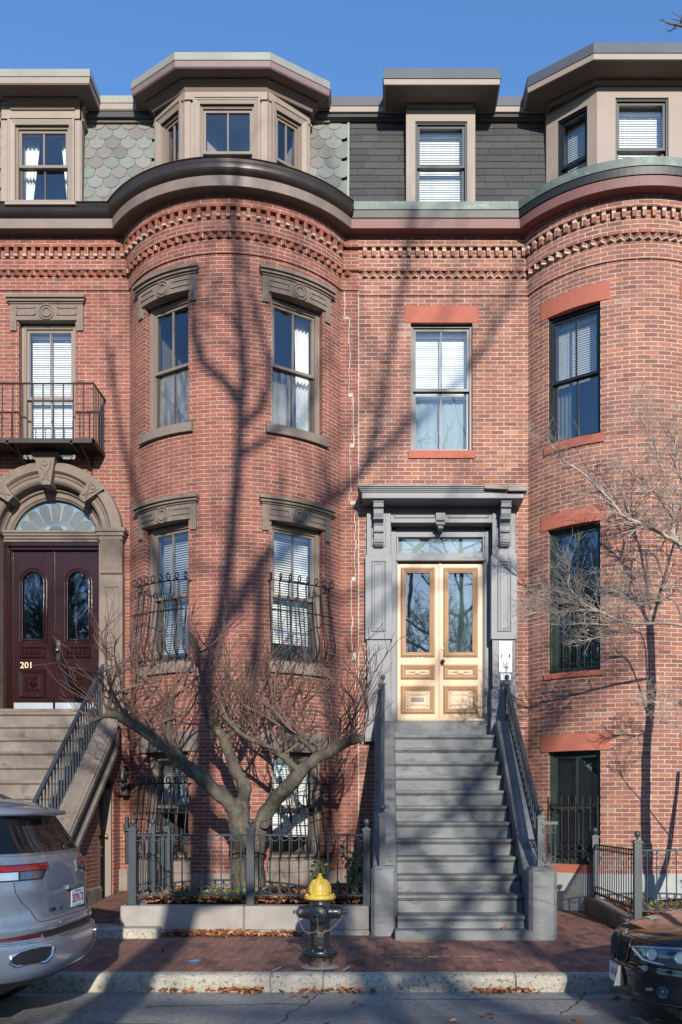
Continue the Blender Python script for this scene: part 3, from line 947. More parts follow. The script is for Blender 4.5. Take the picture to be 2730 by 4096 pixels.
# ------------------------------------------------------------------ flat roofs and dormers
RT = 12.6
def roof_edge(house, name, path, pale, crown=.19, closed_pts=None, sub=None):
    host = sub or house
    mb = MB()
    cop = 'coping_pale' if pale else 'coping_dark'
    if pale:
        prof = [(-.10, RT - .0), (0, RT), (.006, RT - .115), (-.02, RT - .117)]
        mb.sweep(path, prof); mb.build('roof_coping', M[cop], host)
        mb = MB()
        prof = [(-.02, RT - .117), (-.004, RT - .12), (-.012, RT - .20), (-.03, RT - .215), (-.035, RT - .1)]
        mb.sweep(path, prof); mb.build('roof_trim', M['plum' if sub and sub.name.startswith('dormer') and sub.get('plum') else 'taupe_pale'], host)
        mb = MB(); cw = min(.09, crown * .4)
        prof = [(-.03, RT - .205), (-crown + cw, RT - .21), (-crown + cw, RT - .235), (-crown + cw * .75, RT - .245), (-crown + cw * .4, RT - .285), (-crown + cw * .2, RT - .295), (-crown + .005, RT - .34), (-crown - .03, RT - .34), (-crown - .03, RT - .2)]
        mb.sweep(path, prof); mb.build('roof_soffit', M['soffit'], host)
    else:
        prof = [(-.10, RT), (-.01, RT), (.012, RT - .165), (-.02, RT - .167)]
        mb.sweep(path, prof); mb.build('roof_coping', M[cop], host)
        mb = MB()
        prof = [(-.02, RT - .165), (.0, RT - .17), (-.006, RT - .245), (-.03, RT - .25), (-.035, RT - .1)]
        mb.sweep(path, prof); mb.build('roof_trim', M['beige'], host)
        mb = MB(); prof = [(-.03, RT - .24), (-crown + .03, RT - .25), (-crown + .03, RT - .28), (-crown, RT - .31), (-crown - .03, RT - .31), (-crown - .03, RT - .2)]
        mb.sweep(path, prof); mb.build('roof_soffit', M['soffit'], host)


def roof_cap(mb, pts, z):
    mb.add([(p[0], p[1], z) for p in pts], [tuple(range(len(pts)))])

# main roof edge
roof_edge(h201, 'r', [(-8.4, 13.95), (-.86, 13.95)], True, crown=.10)
roof_edge(h199, 'r', [(-.86, 13.95), (9.0, 13.95)], False, crown=.10)
mb = MB(); mb.box(-8.4, -.86, 13.99, 22, RT - .3, RT - .02); mb.build('flat_roof', M['flatroof'], h201)
mb = MB(); mb.box(-.85, 9.0, 13.99, 22, RT - .3, RT - .02); mb.build('flat_roof', M['flatroof'], h199)
mb = MB(); mb.box(-8.4, -8.3, 14.7, 22, 0, RT - .35); mb.box(-8.3, -.45, 21.9, 22, 0, RT - .35); mb.build('rear_wall', M['brick_red'], h201)
mb = MB(); mb.box(8.9, 9.0, 14.7, 22, 0, RT - .35); mb.box(-.4, 8.9, 21.9, 22, 0, RT - .35); mb.build('rear_wall', M['brick_mixed'], h199)


class Poly:
    """open plan polyline used as a wall path"""
    def __init__(s, pts):
        s.pts = [Vector(p) for p in pts]
        s.L = [0.0]
        for a, b in zip(s.pts[:-1], s.pts[1:]): s.L.append(s.L[-1] + (b - a).length)

    def pn(s, u):
        for i in range(len(s.pts) - 1):
            if u <= s.L[i + 1] + 1e-9 or i == len(s.pts) - 2:
                a, b = s.pts[i], s.pts[i + 1]; d = (b - a).normalized()
                q = a + d * (u - s.L[i])
                return (q.x, q.y, d.y, -d.x)

    def p(s, u, off=0.0, z=0.0, side=0):
        x, y, nx, ny = s.pn(u + 1e-6 * side)
        return (x + nx * off, y + ny * off, z)

    def frame(s, u, off=0.0):
        x, y, nx, ny = s.pn(u)
        return Fr(x + nx * off, y + ny * off, -ny, nx)

    def breaks(s, u0, u1, step=0): return sorted({u0, u1} | {q for q in s.L if u0 < q < u1})


def dormer(house, face, roofpath, pale, wins, z0, zf, wall_m, opts):
    """face: plan polyline of the walls; wins: (segment, centre share, width, z0, z1)"""
    P = Poly(face)
    holes = []
    for seg, q, w_, a, b in wins:
        uc = P.L[seg] + (P.L[seg + 1] - P.L[seg]) * q
        holes.append((uc - w_ / 2, uc + w_ / 2, a, b, .1))
    mb = MB(); wall(mb, P, 0, P.L[-1], z0, zf + .02, holes)
    if opts.get('trim'):
        # corner boards, frieze and window architraves
        for i in range(1, len(P.L) - 2 + 1):
            for sg in (-1, 1):
                a, b = sorted((P.L[i], P.L[i] + sg * .085))
                if 0 < i < len(P.L) - 1: arcbox(mb, P, a, b, 0, .018, z0, zf)
        segs = range(len(P.L) - 1)
        for i in segs:
            arcbox(mb, P, P.L[i], P.L[i + 1], 0, .024, zf - .22, zf - .02)
            arcbox(mb, P, P.L[i], P.L[i + 1], 0, .045, zf - .245, zf - .22)
            arcbox(mb, P, P.L[i], P.L[i + 1], 0, .06, zf - .03, zf + .02)
    d = mb.build('dormer', M[wall_m], house)
    if opts.get('plum'): d['plum'] = 1
    for (seg, q, w_, a, b), h in zip(wins, holes):
        uc = (h[0] + h[1]) / 2
        fr = P.frame(uc)
        o = opts['win'][seg] if seg in opts['win'] else opts['win']['all']
        if opts.get('trim'):
            tm = MB()
            c = .075
            tm.bevframe(fr, -w_ / 2 - c, w_ / 2 + c, a - .02, b + c, c, .05, .02)
            tm.fframe(fr, -w_ / 2 - c - .02, w_ / 2 + c + .02, a, b + c + .02, .025, 0, .06)
            tm.fbox(fr, -w_ / 2 - c - .05, w_ / 2 + c + .05, -.05, .09, a - .06, a - .015)
            tm.build('architrave', M['taupe_pale' if wall_m == 'taupe_pale' else wall_m], d)
        window(d, fr, w_, a, b, o.get('frame', 'taupe'), o.get('su', 'sash_taupe'), o.get('sl', 'sash_dark'), rec=.03, casing=o.get('casing', .035),
               mid=o.get('mid', .48), cover=o.get('cover'), sub=True, lo=o.get('lo', 'glass'), rw=w_ / 2 + .02, muntin=o.get('muntin', True), sw=o.get('sw', .04), slat_tilt=o.get('tilt', .6))
    roof_edge(house, 'roof', roofpath, pale, crown=opts.get('crown', .2), sub=d)
    mb = MB(); roof_cap(mb, [(p[0], p[1] + .01) for p in roofpath], RT - .012)
    roof_cap(mb, [(p[0], p[1] + .03) for p in roofpath], RT - .14)
    mb.build('dormer_roof', M['flatroof'], d)
    return d

# left dormer of 201
dormer(h201, [(-5.884, 14.2), (-5.884, 13.84), (-4.68, 13.84), (-4.68, 14.2)], [(-6.08, 14.2), (-6.08, 13.45), (-4.41, 13.45), (-4.41, 14.2)], True,
       [(1, .512, .83, 10.84, 12.05)], 10.74, 12.37, 'taupe_pale', dict(trim=True, crown=.35, win={'all': dict(cover=[('curtain', .36, .3, .55)], mid=.52, sl='sash_dark')}))
# bay dormer of 201
dormer(h201, [(-3.545, 14.2), (-3.545, 13.95), (-2.993, 13.47), (-1.753, 13.47), (-1.179, 13.95), (-1.179, 14.2)],
       [(-3.87, 14.2), (-3.86, 13.69), (-3.075, 13.155), (-1.68, 13.155), (-.835, 13.69), (-.83, 14.2)], True,
       [(1, .5, .46, 10.74, 12.07), (2, .51, .81, 10.74, 12.08), (3, .5, .46, 10.74, 12.07)], 10.70, 12.37, 'taupe_pale',
       dict(trim=True, plum=True, crown=.29, win={'all': dict(cover=None, mid=.50, sl='sash_dark', lo='glass_dusty')}))
# dormer of 199
dormer(h199, [(.326, 14.2), (.326, 13.84), (1.388, 13.84), (1.388, 14.2)], [(-.02, 14.2), (-.02, 13.43), (1.72, 13.43), (1.72, 14.2)], False,
       [(1, .508, .797, 10.86, 12.117)], 10.80, 12.34, 'beige', dict(crown=.38, win={'all': dict(frame='frame_black', su='frame_black', sl='frame_black', casing=.03, muntin=False, cover=[('blind', .97)], tilt=1.2)}))
# bay dormer of 199
dormer(h199, [(2.50, 14.2), (2.50, 13.95), (3.157, 13.40), (4.563, 13.40), (5.22, 13.95), (5.22, 14.2)],
       [(2.13, 14.2), (2.15, 13.59), (3.01, 12.98), (4.71, 12.98), (5.57, 13.59), (5.6, 14.2)], False,
       [(1, .52, .50, 10.74, 12.10), (2, .476, .79, 10.74, 12.13), (3, .48, .5, 10.78, 12.10)], 10.74, 12.34, 'beige',
       dict(crown=.37, win={'all': dict(frame='frame_black', su='frame_black', sl='frame_black', casing=.03, muntin=False, cover=[('blind', .97)], tilt=1.2)}))

# ------------------------------------------------------------------ 199: wall and windows
B1 = P2.uX(.894)
bay2 = (-34.6, 34.0); HB = 13.4
fl2 = [(7.12, 9.09, 9.35, 6.99), (3.61, 5.83, 6.05, 3.53), (.71, 2.42, 2.67, .58)]
holes2 = [(B1 - .487, B1 + .487, 7.19, 9.21, .22)]
for deg in bay2:
    for f in fl2: holes2.append((P2.uT(deg - HB), P2.uT(deg + HB), f[0], f[1], .24))
holes2.append((P2.uX(.1), P2.uX(1.675), 2.55, 6.05, .05))
mb = MB()
wall(mb, P2, 0, P2.u3, .55, 9.63, holes2)
arcbox(mb, P2, 0, P2.u3, -.05, .022, 9.635, 9.90, uvw=True)
arcbox(mb, P2, 0, P2.u3, -.05, .022, 9.90, 10.0, uvw=True)
for a, b in ((.03, P2.u1 - .02), (P2.u1 + .04, P2.u2 - .04), (P2.u2 + .04, P2.u3 - .1)):
    dogtooth(mb, P2, a, b, 9.905, 9.985, .022)
    dentils(mb, P2, a, b, 10.20, 10.335, .06)
arcbox(mb, P2, 0, P2.u3, -.05, .075, 9.99, 10.195, uvw=True)
arcbox(mb, P2, 0, P2.u3, -.05, .06, 10.195, 10.34, uvw=True)
arcbox(mb, P2, 0, P2.u3, -.05, .122, 10.34, ZT, uvw=True)
mb.build('brick_wall', [M['brick_mixed']], h199)
mb = MB(); arcbox(mb, P2, P2.uX(1.9), P2.u3, -.1, .03, -.3, .58); mb.build('stone_base', M['base_grey'], h199)
mb = MB(); arcbox(mb, P2, P2.uX(-.40), P2.uX(1.9), -.1, .02, -.3, .58); mb.build('stone_base', M['base_stone'], h199)

w = window(h199, P2.frame(B1), .974, 7.19, 9.21, 'frame_black', 'frame_black', 'frame_black', rec=.07, casing=.04, cover=[('blind', .52), ('reflection_sheer',)], lo='glass', slat_tilt=1.3)
plain_lintel(w, P2, B1, .585, 9.21, 9.475); sill(w, P2, B1, .518, 7.07, 7.19, 'redstone', .03)
cv2 = {0: [('blind', .5), ('curtain', .34, 0, .0)], 1: [('blind', .98)], 2: [('screen', 1.0)]}
for k, (z0, z1, zl, zs) in enumerate(fl2):
    for deg in bay2:
        u = P2.uT(deg); fr = P2.frame(u, -.045)
        fm = 'frame_black' if k == 0 else 'frame_green'
        w = window(h199, fr, 2 * P2.R * sin(radians(HB)), z0, z1, fm, fm, fm, rec=.10 if k else .06, casing=.05, cover=cv2[k], rw=.52,
                   up='glass' if k == 0 else 'glass_dark', lo='glass_dark', slat_tilt=1.2 if k == 0 else -.3)
        plain_lintel(w, P2, u, P2.R * radians(17.6), z1, zl); sill(w, P2, u, P2.R * radians(15), zs, z0, 'redstone', .03)
        if k == 2:
            g = MB(); hw = P2.R * radians(12.3)
            us = [u - hw + 2 * hw * i / 7 for i in range(8)]
            for q in us: g.tube([P2.p(q, .02, z0 + .05), P2.p(q, .02, z0 + 1.03)], .010, 4)
            for zz in (z0 + .20, z0 + .90): g.tube([P2.p(us[0] + (us[-1] - us[0]) * i / 8, .02, zz) for i in range(9)], .012, 4)
            for a_, b_ in zip(us[:-1], us[1:]):
                f = P2.frame((a_ + b_) / 2, .02)
                for zz in (z0 + .26, z0 + .835): g.ring(f.p(0, 0, zz), (f.tx, f.ty, 0), (0, 0, 1), (b_ - a_) * .46, .007, 12, 4)
            for q in (us[0], us[-1]):
                for zz in (z0 + .20, z0 + .90): g.tube([P2.p(q, .02, zz), P2.p(q, -.1, zz)], .011, 4)
            g.build('security_grille', M['iron_black'], w)
        if k == 1:
            g = MB(); hw = P2.R * radians(12.6)
            us = [u - hw + 2 * hw * i / 7 for i in range(8)]
            for q in us: g.tube([P2.p(q, -.05, z0 + .04), P2.p(q, -.05, z0 + 1.15)], .007, 4)
            for zz in (z0 + .06, z0 + .13, z0 + 1.12): g.tube([P2.p(us[0] + (us[-1] - us[0]) * i / 8, -.05, zz) for i in range(9)], .009, 4)
            g.build('security_grille', M['frame_green'], w)
# ================================================================== 201: arched brownstone portal, doors, balcony
PX, PZ = -5.27, 5.83
FD = Fr(PX, WALL_Y)              # d = 0 on the wall face

def archsweep(mb, prof, a0=0.0, a1=pi, n=40, zc=PZ, mi=0, smooth=False):
    """prof: (radius, d) revolved round the arch centre"""
    for (r0, d0), (r1, d1) in zip(prof[:-1], prof[1:]):
        vs = []; fs = []
        for i in range(n + 1):
            a = a0 + (a1 - a0) * i / n
            vs.append(FD.p(r0 * cos(a), d0, zc + r0 * sin(a))); vs.append(FD.p(r1 * cos(a), d1, zc + r1 * sin(a)))
        for i in range(n): fs.append((2 * i, 2 * i + 2, 2 * i + 3, 2 * i + 1))
        mb.add(vs, fs, mi, None, smooth)

mb = MB()
archsweep(mb, [(1.16, -.01), (1.16, .10), (1.15, .13), (1.06, .165), (1.0, .165), (.985, .14), (.97, .11), (.955, .075), (.93, .075), (.925, .10), (.87, .10), (.85, .085), (.83, .06), (.83, -.06), (.81, -.10), (.81, -.12), (.79, -.12)])
def rope(mb, r, d, rad, turns, a0, a1, zc=PZ):
    n = int(turns * 6)
    for ph in (0, pi):
        pts = []
        for i in range(n + 1):
            a = a0 + (a1 - a0) * i / n; q = 2 * pi * turns * i / n + ph
            rr = r + rad * .55 * cos(q)
            pts.append(FD.p(rr * cos(a), d + rad * .55 * sin(q), zc + rr * sin(a)))
        mb.tube(pts, rad * .62, 5)
rope(mb, .945, .095, .026, 44, .03, pi - .03)
rope(mb, .795, -.10, .022, 40, .03, pi - .03, PZ - .02)
archsweep(mb, [(.79, -.12), (.76, -.13), (.72, -.13), (.70, -.16), (.685, -.17), (.685, -.25)], zc=PZ - .035)
def voussoir(mb, ang, half, r0, r1, d, tilt=0.0):
    pts = []
    for dd, k in ((d, 1.0), (-.05, 1.0)):
        for r, h in ((r0, half * .78), (r1, half * 1.18)):
            for sg in (-1, 1):
                a = ang + sg * h
                pts.append(FD.p(r * cos(a), dd + (tilt if (r == r1 and dd == d) else 0), PZ + r * sin(a)))
    f0, f1, f2, f3, b0, b1, b2, b3 = pts
    mb.hexa([f0, f1, b1, b0, f2, f3, b3, b2])
    # carved relief on its face: a rosette and two curling leaves
    def pt(r, a, e=.006): return FD.p(r * cos(a), d + tilt * (r - r0) / (r1 - r0) + e, PZ + r * sin(a))
    ta, ra = (-sin(ang), 0, cos(ang)), (cos(ang), 0, sin(ang))
    mb.ring(pt(r0 + (r1 - r0) * .72, ang), ta, ra, .036, .012, 12, 5)
    for sg in (-1, 1):
        mb.tube([pt(r0 + (r1 - r0) * q, ang + sg * half * w_) for q, w_ in ((.85, .75), (.6, .62), (.45, .25), (.3, .12), (.18, .35), (.14, .6))], [.008, .012, .014, .014, .016, .008], 5)
voussoir(mb, pi / 2, .115, .76, 1.20, .21, .05)
voussoir(mb, pi / 2 - .80, .10, .77, 1.13, .20, .02); voussoir(mb, pi / 2 + .80, .10, .77, 1.13, .20, .02)
# keystone cap
mb.fbox(FD, -.20, .20, -.02, .29, PZ + 1.20, PZ + 1.235)
# pilasters with leafy capitals and impost blocks
for sg in (-1, 1):
    def bx(a0, a1, d0, d1, z0, z1):
        q = sorted((sg * a0, sg * a1)); mb.fbox(FD, q[0], q[1], d0, d1, z0, z1)
    bx(.83, 1.17, -.2, .14, 2.95, 5.22)
    bx(.80, 1.20, -.2, .16, 2.95, 3.22)
    for z0, z1, e in ((5.74, 5.80, .01), (5.80, 5.86, .035), (5.86, 5.92, .06)): bx(.82 - e, 1.17 + e, -.2, .17 + e, z0, z1)
    # capital: flaring, fluted
    n = 11
    for i in range(n):
        a = .845 + (1.155 - .845) * (i + .5) / n
        for k, (d, z) in enumerate(((.15, 5.22), (.155, 5.34), (.165, 5.46), (.185, 5.60), (.21, 5.74))):
            if k: mb.tube([FD.p(sg * a, pd, pz), FD.p(sg * a, d, z)], .0165, 5)
            pd, pz = d, z
    bx(.835, 1.165, -.1, .15, 5.22, 5.74)
    for i in range(6): mb.sphere(FD.p(sg * (.86 + .28 * i / 5), .15, 5.24), .035, 8, 6)
    mb.tube([FD.p(sg * .83, .15, 5.36), FD.p(sg * 1.17, .15, 5.36)], .018, 6)
    # raised fillets of the sunk panel and the round boss
    for z0, z1 in ((4.15, 5.02), (3.35, 3.80)):
        for q in (.90, 1.10): bx(q - .012, q + .012, .1, .155, z0, z1)
        for z in (z0, z1): bx(.90, 1.10, .1, .155, z - .012, z + .012)
        bx(.955, 1.045, .1, .152, z0 + .08, z1 - .08)
    for R, r in ((.10, .018), (.045, .016)): mb.ring(FD.p(sg * 1.0, .142, 3.98), (1, 0, 0), (0, 0, 1), R, r, 18, 5)
# jamb lining and the stone transom entablature under the fanlight
for sg in (-1, 1):
    q = sorted((sg * .83, sg * .79)); mb.fbox(FD, q[0], q[1], -.23, .1, 3.0, 5.8)
for z0, z1, d in ((5.83, 5.87, -.06), (5.87, 5.91, -.03), (5.91, 5.945, -.005), (5.79, 5.83, -.09)): mb.fbox(FD, -.80, .80, -.28, d, z0, z1)
portal = mb.build('portal', M['brownstone'], h201, bevel=0)

# fanlight of leaded glass
mb = MB(); FZ = PZ - .04; fd = -.245
R0 = .685
mb.add([FD.p(0, fd, FZ)] + [FD.p(R0 * cos(pi * i / 32), fd, FZ + R0 * sin(pi * i / 32)) for i in range(33)], [(0, i, i + 1) for i in range(1, 33)], 1)
for i in range(9):
    a = pi * (i + .5) / 9; h = pi / 18 * .94
    pts = []
    for k in range(9):
        t = k / 8
        pts.append((.36 + .22 * min(1, t * 1.0), h * (.9)))
    ring_ = [(.38, -h), (.56, -h * .98), (.61, -h * .85), (.645, -h * .5), (.655, 0), (.645, h * .5), (.61, h * .85), (.56, h * .98), (.38, h)]
    mb.add([FD.p(r * cos(a + q), fd + .004, FZ + r * sin(a + q)) for r, q in ring_], [tuple(range(len(ring_)))], 0)
    mb.tube([FD.p(r * cos(a + q), fd + .006, FZ + r * sin(a + q)) for r, q in ring_], .005, 4, 2)
mb.add([FD.p(0, fd + .006, FZ)] + [FD.p(.36 * cos(pi * i / 24), fd + .006, FZ + .36 * sin(pi * i / 24)) for i in range(25)], [(0, i, i + 1) for i in range(1, 25)], 3)
for r in (.36, .68): mb.tube([FD.p(r * cos(pi * i / 24), fd + .008, FZ + r * sin(pi * i / 24)) for i in range(25)], .007, 4, 2)
for i in range(7):
    a = pi * (i + .5) / 7
    c = FD.p(.25 * cos(a), fd + .008, FZ + .25 * sin(a))
    mb.lathe([(.065, 0), (.065, .004)], c, 14, 5 if i in (1, 2, 4, 5) and i != 3 else 1, (0, -1, 0), False)
    mb.ring(c, (1, 0, 0), (0, 0, 1), .065, .004, 14, 4, 2)
mb.lathe([(.13, 0), (.13, .006)], FD.p(0, fd + .008, FZ + .17), 20, 0, (0, -1, 0), False)
text_geo(mb, '201', .115, lambda u, v, w_: FD.p(u, fd + .017 + w_, FZ + .20 + v), .002, 6)
mb.build('fanlight', [M['sg_grey'], M['sg_blue'], M['lead'], M['sg_pink'], M['sg_amber'], M['sg_sky'], M['iron_black']], h201)

# mahogany frame and leaves
mb = MB()
mb.fbox(FD, -.80, .80, -.27, -.10, 5.72, 5.79); mb.fbox(FD, -.77, .77, -.27, -.14, 5.67, 5.72)
for sg in (-1, 1):
    for a0, a1, d in ((.73, .80, -.10), (.70, .73, -.14), (.675, .70, -.17)):
        q = sorted((sg * a0, sg * a1)); mb.fbox(FD, q[0], q[1], -.27, d, 3.08, 5.72)
door_frame = mb.build('door_frame', M['mahogany'], h201, bevel=.006)

def arch_panel_pts(a0, a1, z0, zt, n=12):
    r = (a1 - a0) / 2; c = (a0 + a1) / 2; zc = zt - r
    return [(a0, z0), (a1, z0)] + [(c + r * cos(pi * i / n), zc + r * sin(pi * i / n)) for i in range(n + 1)]

def leaf201(a0, a1, g0, g1, knob):
    mb = MB(); D = -.20
    gz0, gzt = 4.253, 5.345
    gp = arch_panel_pts(g0, g1, gz0, gzt)
    # leaf built round the arched light
    mb.fbox(FD, a0, g0, D - .05, D, 3.24, 5.66); mb.fbox(FD, g1, a1, D - .05, D, 3.24, 5.66)
    mb.fbox(FD, g0, g1, D - .05, D, 3.24, gz0)
    top = gp[2:]
    for (xa, za), (xb, zb) in zip(top[:-1], top[1:]):
        mb.quad(FD.p(xa, D, za), FD.p(xa, D, 5.66), FD.p(xb, D, 5.66), FD.p(xb, D, zb))
    # mouldings round the light
    ring_ = [gp[-1]] + gp[0:2] + gp[2:]
    ring_ = gp + [gp[0]]
    mb.tube([FD.p(x, D + .006, z) for x, z in ring_], .016, 6)
    go = arch_panel_pts(g0 - .045, g1 + .045, gz0 - .045, gzt + .045)
    mb.tube([FD.p(x, D + .004, z) for x, z in go + [go[0]]], .012, 6)
    # lower panels
    c = (a0 + a1) / 2
    p0, p1 = g0 - .045, g1 + .045
    mb.bevframe(FD, p0, p1, 3.965, 4.105 + .03, .03, D + .03, D + .004)
    for i in range(6):
        x = p0 + .055 + (p1 - p0 - .11) * i / 5
        mb.add([FD.p(x - .024, D + .002, 4.01), FD.p(x + .024, D + .002, 4.01), FD.p(x + .024, D + .002, 4.09), FD.p(x - .024, D + .002, 4.09), FD.p(x, D + .035, 4.05)],
               [(0, 1, 4), (1, 2, 4), (2, 3, 4), (3, 0, 4)])
    mb.bevframe(FD, p0, p1, 3.33, 3.76, .05, D + .035, D + .002)
    x0, x1, z0, z1 = p0 + .10, p1 - .10, 3.43, 3.66
    mb.bevframe(FD, x0, x1, z0, z1, .03, D + .012, D + .03)
    xm, zm = (x0 + x1) / 2, (z0 + z1) / 2
    mb.add([FD.p(x0 + .05, D + .012, zm), FD.p(xm, D + .012, z0 + .05), FD.p(x1 - .05, D + .012, zm), FD.p(xm, D + .012, z1 - .05), FD.p(xm, D + .065, zm)],
           [(0, 1, 4), (1, 2, 4), (2, 3, 4), (3, 0, 4)])
    leaf = mb.build('door', M['mahogany'], h201)
    g = MB(); g.add([FD.p(x, D - .02, z) for x, z in gp], [tuple(range(len(gp)))]); g.build('pane', M['glass_dark'], leaf)
    k = MB(); k.fbox(FD, a0 + .01, a1 - .01, D - .05, D + .004, 3.105, 3.245); k.build('kick_plate', M['steel'], leaf)
    if knob:
        k = MB()
        k.fbox(FD, a0 + .03, a0 + .09, D, D + .008, 3.92, 4.24)
        k.build('escutcheon', M['steel_dark'], leaf)
        k = MB(); kc = FD.p(a0 + .06, D, 4.08)
        k.lathe([(.014, 0), (.014, .03), (.032, .04), (.034, .06), (.02, .075), (.004, .078)], kc, 14, 0, (0, -1, 0))
        k.build('handle', M['brass'], leaf)
        k = MB(); k.lathe([(.016, 0), (.016, .012)], FD.p(a0 + .06, D + .008, 4.18), 12, 0, (0, -1, 0)); k.build('lock', M['brass'], leaf)
    else:
        t = MB(); text_geo(t, '201', .14, lambda u, v, w_: FD.p(-5.73 - PX + u, D + .006 + w_, 3.84 + v), .003); t.build('house_number', M['cream'], leaf)
    return leaf
leaf201(-.675, -.03, -.53, -.181, False)
leaf201(-.012, .675, .193, .541, True)
mb = MB(); mb.fbox(FD, -.032, -.010, -.25, -.17, 3.1, 5.67); mb.build('door_astragal', M['mahogany'], h201, bevel=.005)
# hall behind the doors
mb = MB()
mb.box(PX - 1.2, PX + 1.2, 16.2, 16.25, 2.9, 6.7); mb.box(PX - 1.2, PX - 1.15, 14.6, 16.2, 2.9, 6.7); mb.box(PX + 1.15, PX + 1.2, 14.6, 16.2, 2.9, 6.7)
mb.box(PX - 1.2, PX + 1.2, 14.6, 16.2, 6.7, 6.75); mb.box(PX - 1.2, PX + 1.2, 14.47, 16.2, 2.95, 3.0)
mb.box(PX + .7, PX + 1.2, 14.5, 14.6, 2.9, 6.7); mb.box(PX - 1.2, PX - .7, 14.5, 14.6, 2.9, 6.7); mb.box(PX - .75, PX + .75, 14.5, 14.6, 5.7, 5.79)
mb.build('entrance_hall', M['room'], h201)

# iron balcony
mb = MB(); bx0, bx1, by0, bz = -6.25, -4.41, 13.63, 7.09
fl = MB()
fl.box(bx0, bx1, by0, by0 + .025, bz, bz + .07); fl.box(bx1 - .025, bx1, by0, WALL_Y, bz, bz + .07); fl.box(bx0, bx0 + .025, by0, WALL_Y, bz, bz + .07)
n = 13
for i in range(n):
    y = by0 + .03 + (WALL_Y - by0 - .03) * i / n
    fl.box(bx0 + .02, bx1 - .02, y, y + .036, bz + .035, bz + .05)
for x in (-5.72, -4.75):
    fl.box(x - .02, x + .02, by0, WALL_Y, bz - .015, bz + .035)
for x in (-5.62, -4.62):
    fl.tube([(x, by0 + .03, bz), (x, WALL_Y, bz - .22)], .014, 5)
    fl.tube([(x, WALL_Y - .012, bz), (x, WALL_Y - .012, bz - .3)], .014, 5)
bal = fl.build('balcony', M['iron_rust'], h201)
r = MB(); zt = 7.985
r.tube([(bx0, WALL_Y, zt), (bx0, by0, zt), (bx1, by0, zt), (bx1, WALL_Y, zt)], .017, 6)
n = 12
for i in range(n + 1):
    x = bx0 + (bx1 - bx0) * i / n
    r.tube([(x, by0 + .005, bz + .05), (x, by0 + .005, zt)], .0105, 5)
for i in range(1, 5):
    y = by0 + (WALL_Y - by0) * i / 5
    for x in (bx0, bx1): r.tube([(x, y, bz + .05), (x, y, zt)], .0105, 5)
r.build('railing', M['iron_rust'], bal)

# ================================================================== 201: stoop
st201 = thing('stoop', 'wide brown-grey stone stoop of house 201, partly behind the silver car', 'front steps', (-5.4, 12.2, 0))
RISE, TREAD = .22, .28
for k in range(13):
    z = 3.04 - RISE * k; y = 13.86 - TREAD * k
    mb = MB(); yb = y + TREAD + .25 if k else 14.5; jz = random.uniform(-.004, .004)
    mb.box(-6.7, -4.46, y - .012, yb, z - .055, z + jz); mb.box(-6.7, -4.46, y + .012, yb, z - RISE - (.02 if k < 12 else .4), z - .055)
    mb.build('step', M['stoop_stone'], st201, bevel=.018)
mb = MB(); mb.box(-6.15, -4.40, 13.95, 14.35, 3.04, 3.10); mb.build('threshold', M['stoop_stone'], st201, bevel=.015)
def ctop(y): return 2.90 - .785 * (13.88 - y)
def slope_bar(mb, x0, x1, y0, y1, lo, hi, f=ctop):
    mb.hexa([(x0, y0, f(y0) + lo), (x1, y0, f(y0) + lo), (x1, y1, f(y1) + lo), (x0, y1, f(y1) + lo),
             (x0, y0, f(y0) + hi), (x1, y0, f(y0) + hi), (x1, y1, f(y1) + hi), (x0, y1, f(y1) + hi)])
mb = MB()
slope_bar(mb, -4.45, -4.17, 10.7, 14.05, -.55, 0)
slope_bar(mb, -4.17, -4.105, 10.75, 13.93, -.13, -.045); slope_bar(mb, -4.17, -4.135, 10.75, 13.9, -.17, -.13); slope_bar(mb, -4.17, -4.12, 10.75, 13.93, -.045, -.0)
slope_bar(mb, -4.17, -4.105, 10.75, 13.93, -.50, -.40); slope_bar(mb, -4.17, -4.135, 10.75, 13.9, -.40, -.36)
mb.box(-4.17, -4.105, 13.80, 13.93, ctop(13.86) - .44, ctop(13.86) - .05)
mb.box(-4.48, -4.08, 10.45, 10.85, -.05, .86); mb.box(-4.52, -4.04, 10.41, 10.89, .86, .93)
mb.build('cheek_wall', M['stoop_stone'], st201, bevel=.008)
# brick side wall with the arched basement doorway
mb = MB(); X_ = -4.18; d0, d1, zs = 13.14, 13.86, 1.80
def hole_top(y):
    r = (d1 - d0) / 2; c = (d0 + d1) / 2
    return zs + sqrt(max(0, r * r - (y - c) ** 2)) * .75
n = 80
for i in range(n):
    y0, y1 = 10.8 + (14.2 - 10.8) * i / n, 10.8 + (14.2 - 10.8) * (i + 1) / n
    ym = (y0 + y1) / 2
    t0, t1 = ctop(y0) - .5, ctop(y1) - .5
    if d0 < ym < d1: b0, b1 = hole_top(max(d0, y0)), hole_top(min(d1, y1))
    else: b0 = b1 = .2
    if t0 > b0: mb.quad((X_, y0, b0), (X_, y1, b1), (X_, y1, max(t1, b1)), (X_, y0, t0), 0, [(y0, b0), (y1, b1), (y1, t1), (y0, t0)])
for y, s_ in ((d0, 1), (d1, -1)):
    mb.quad((X_, y, .2), (X_ - .12, y, .2), (X_ - .12, y, zs), (X_, y, zs), 0, [(0, .2), (.12, .2), (.12, zs), (0, zs)])
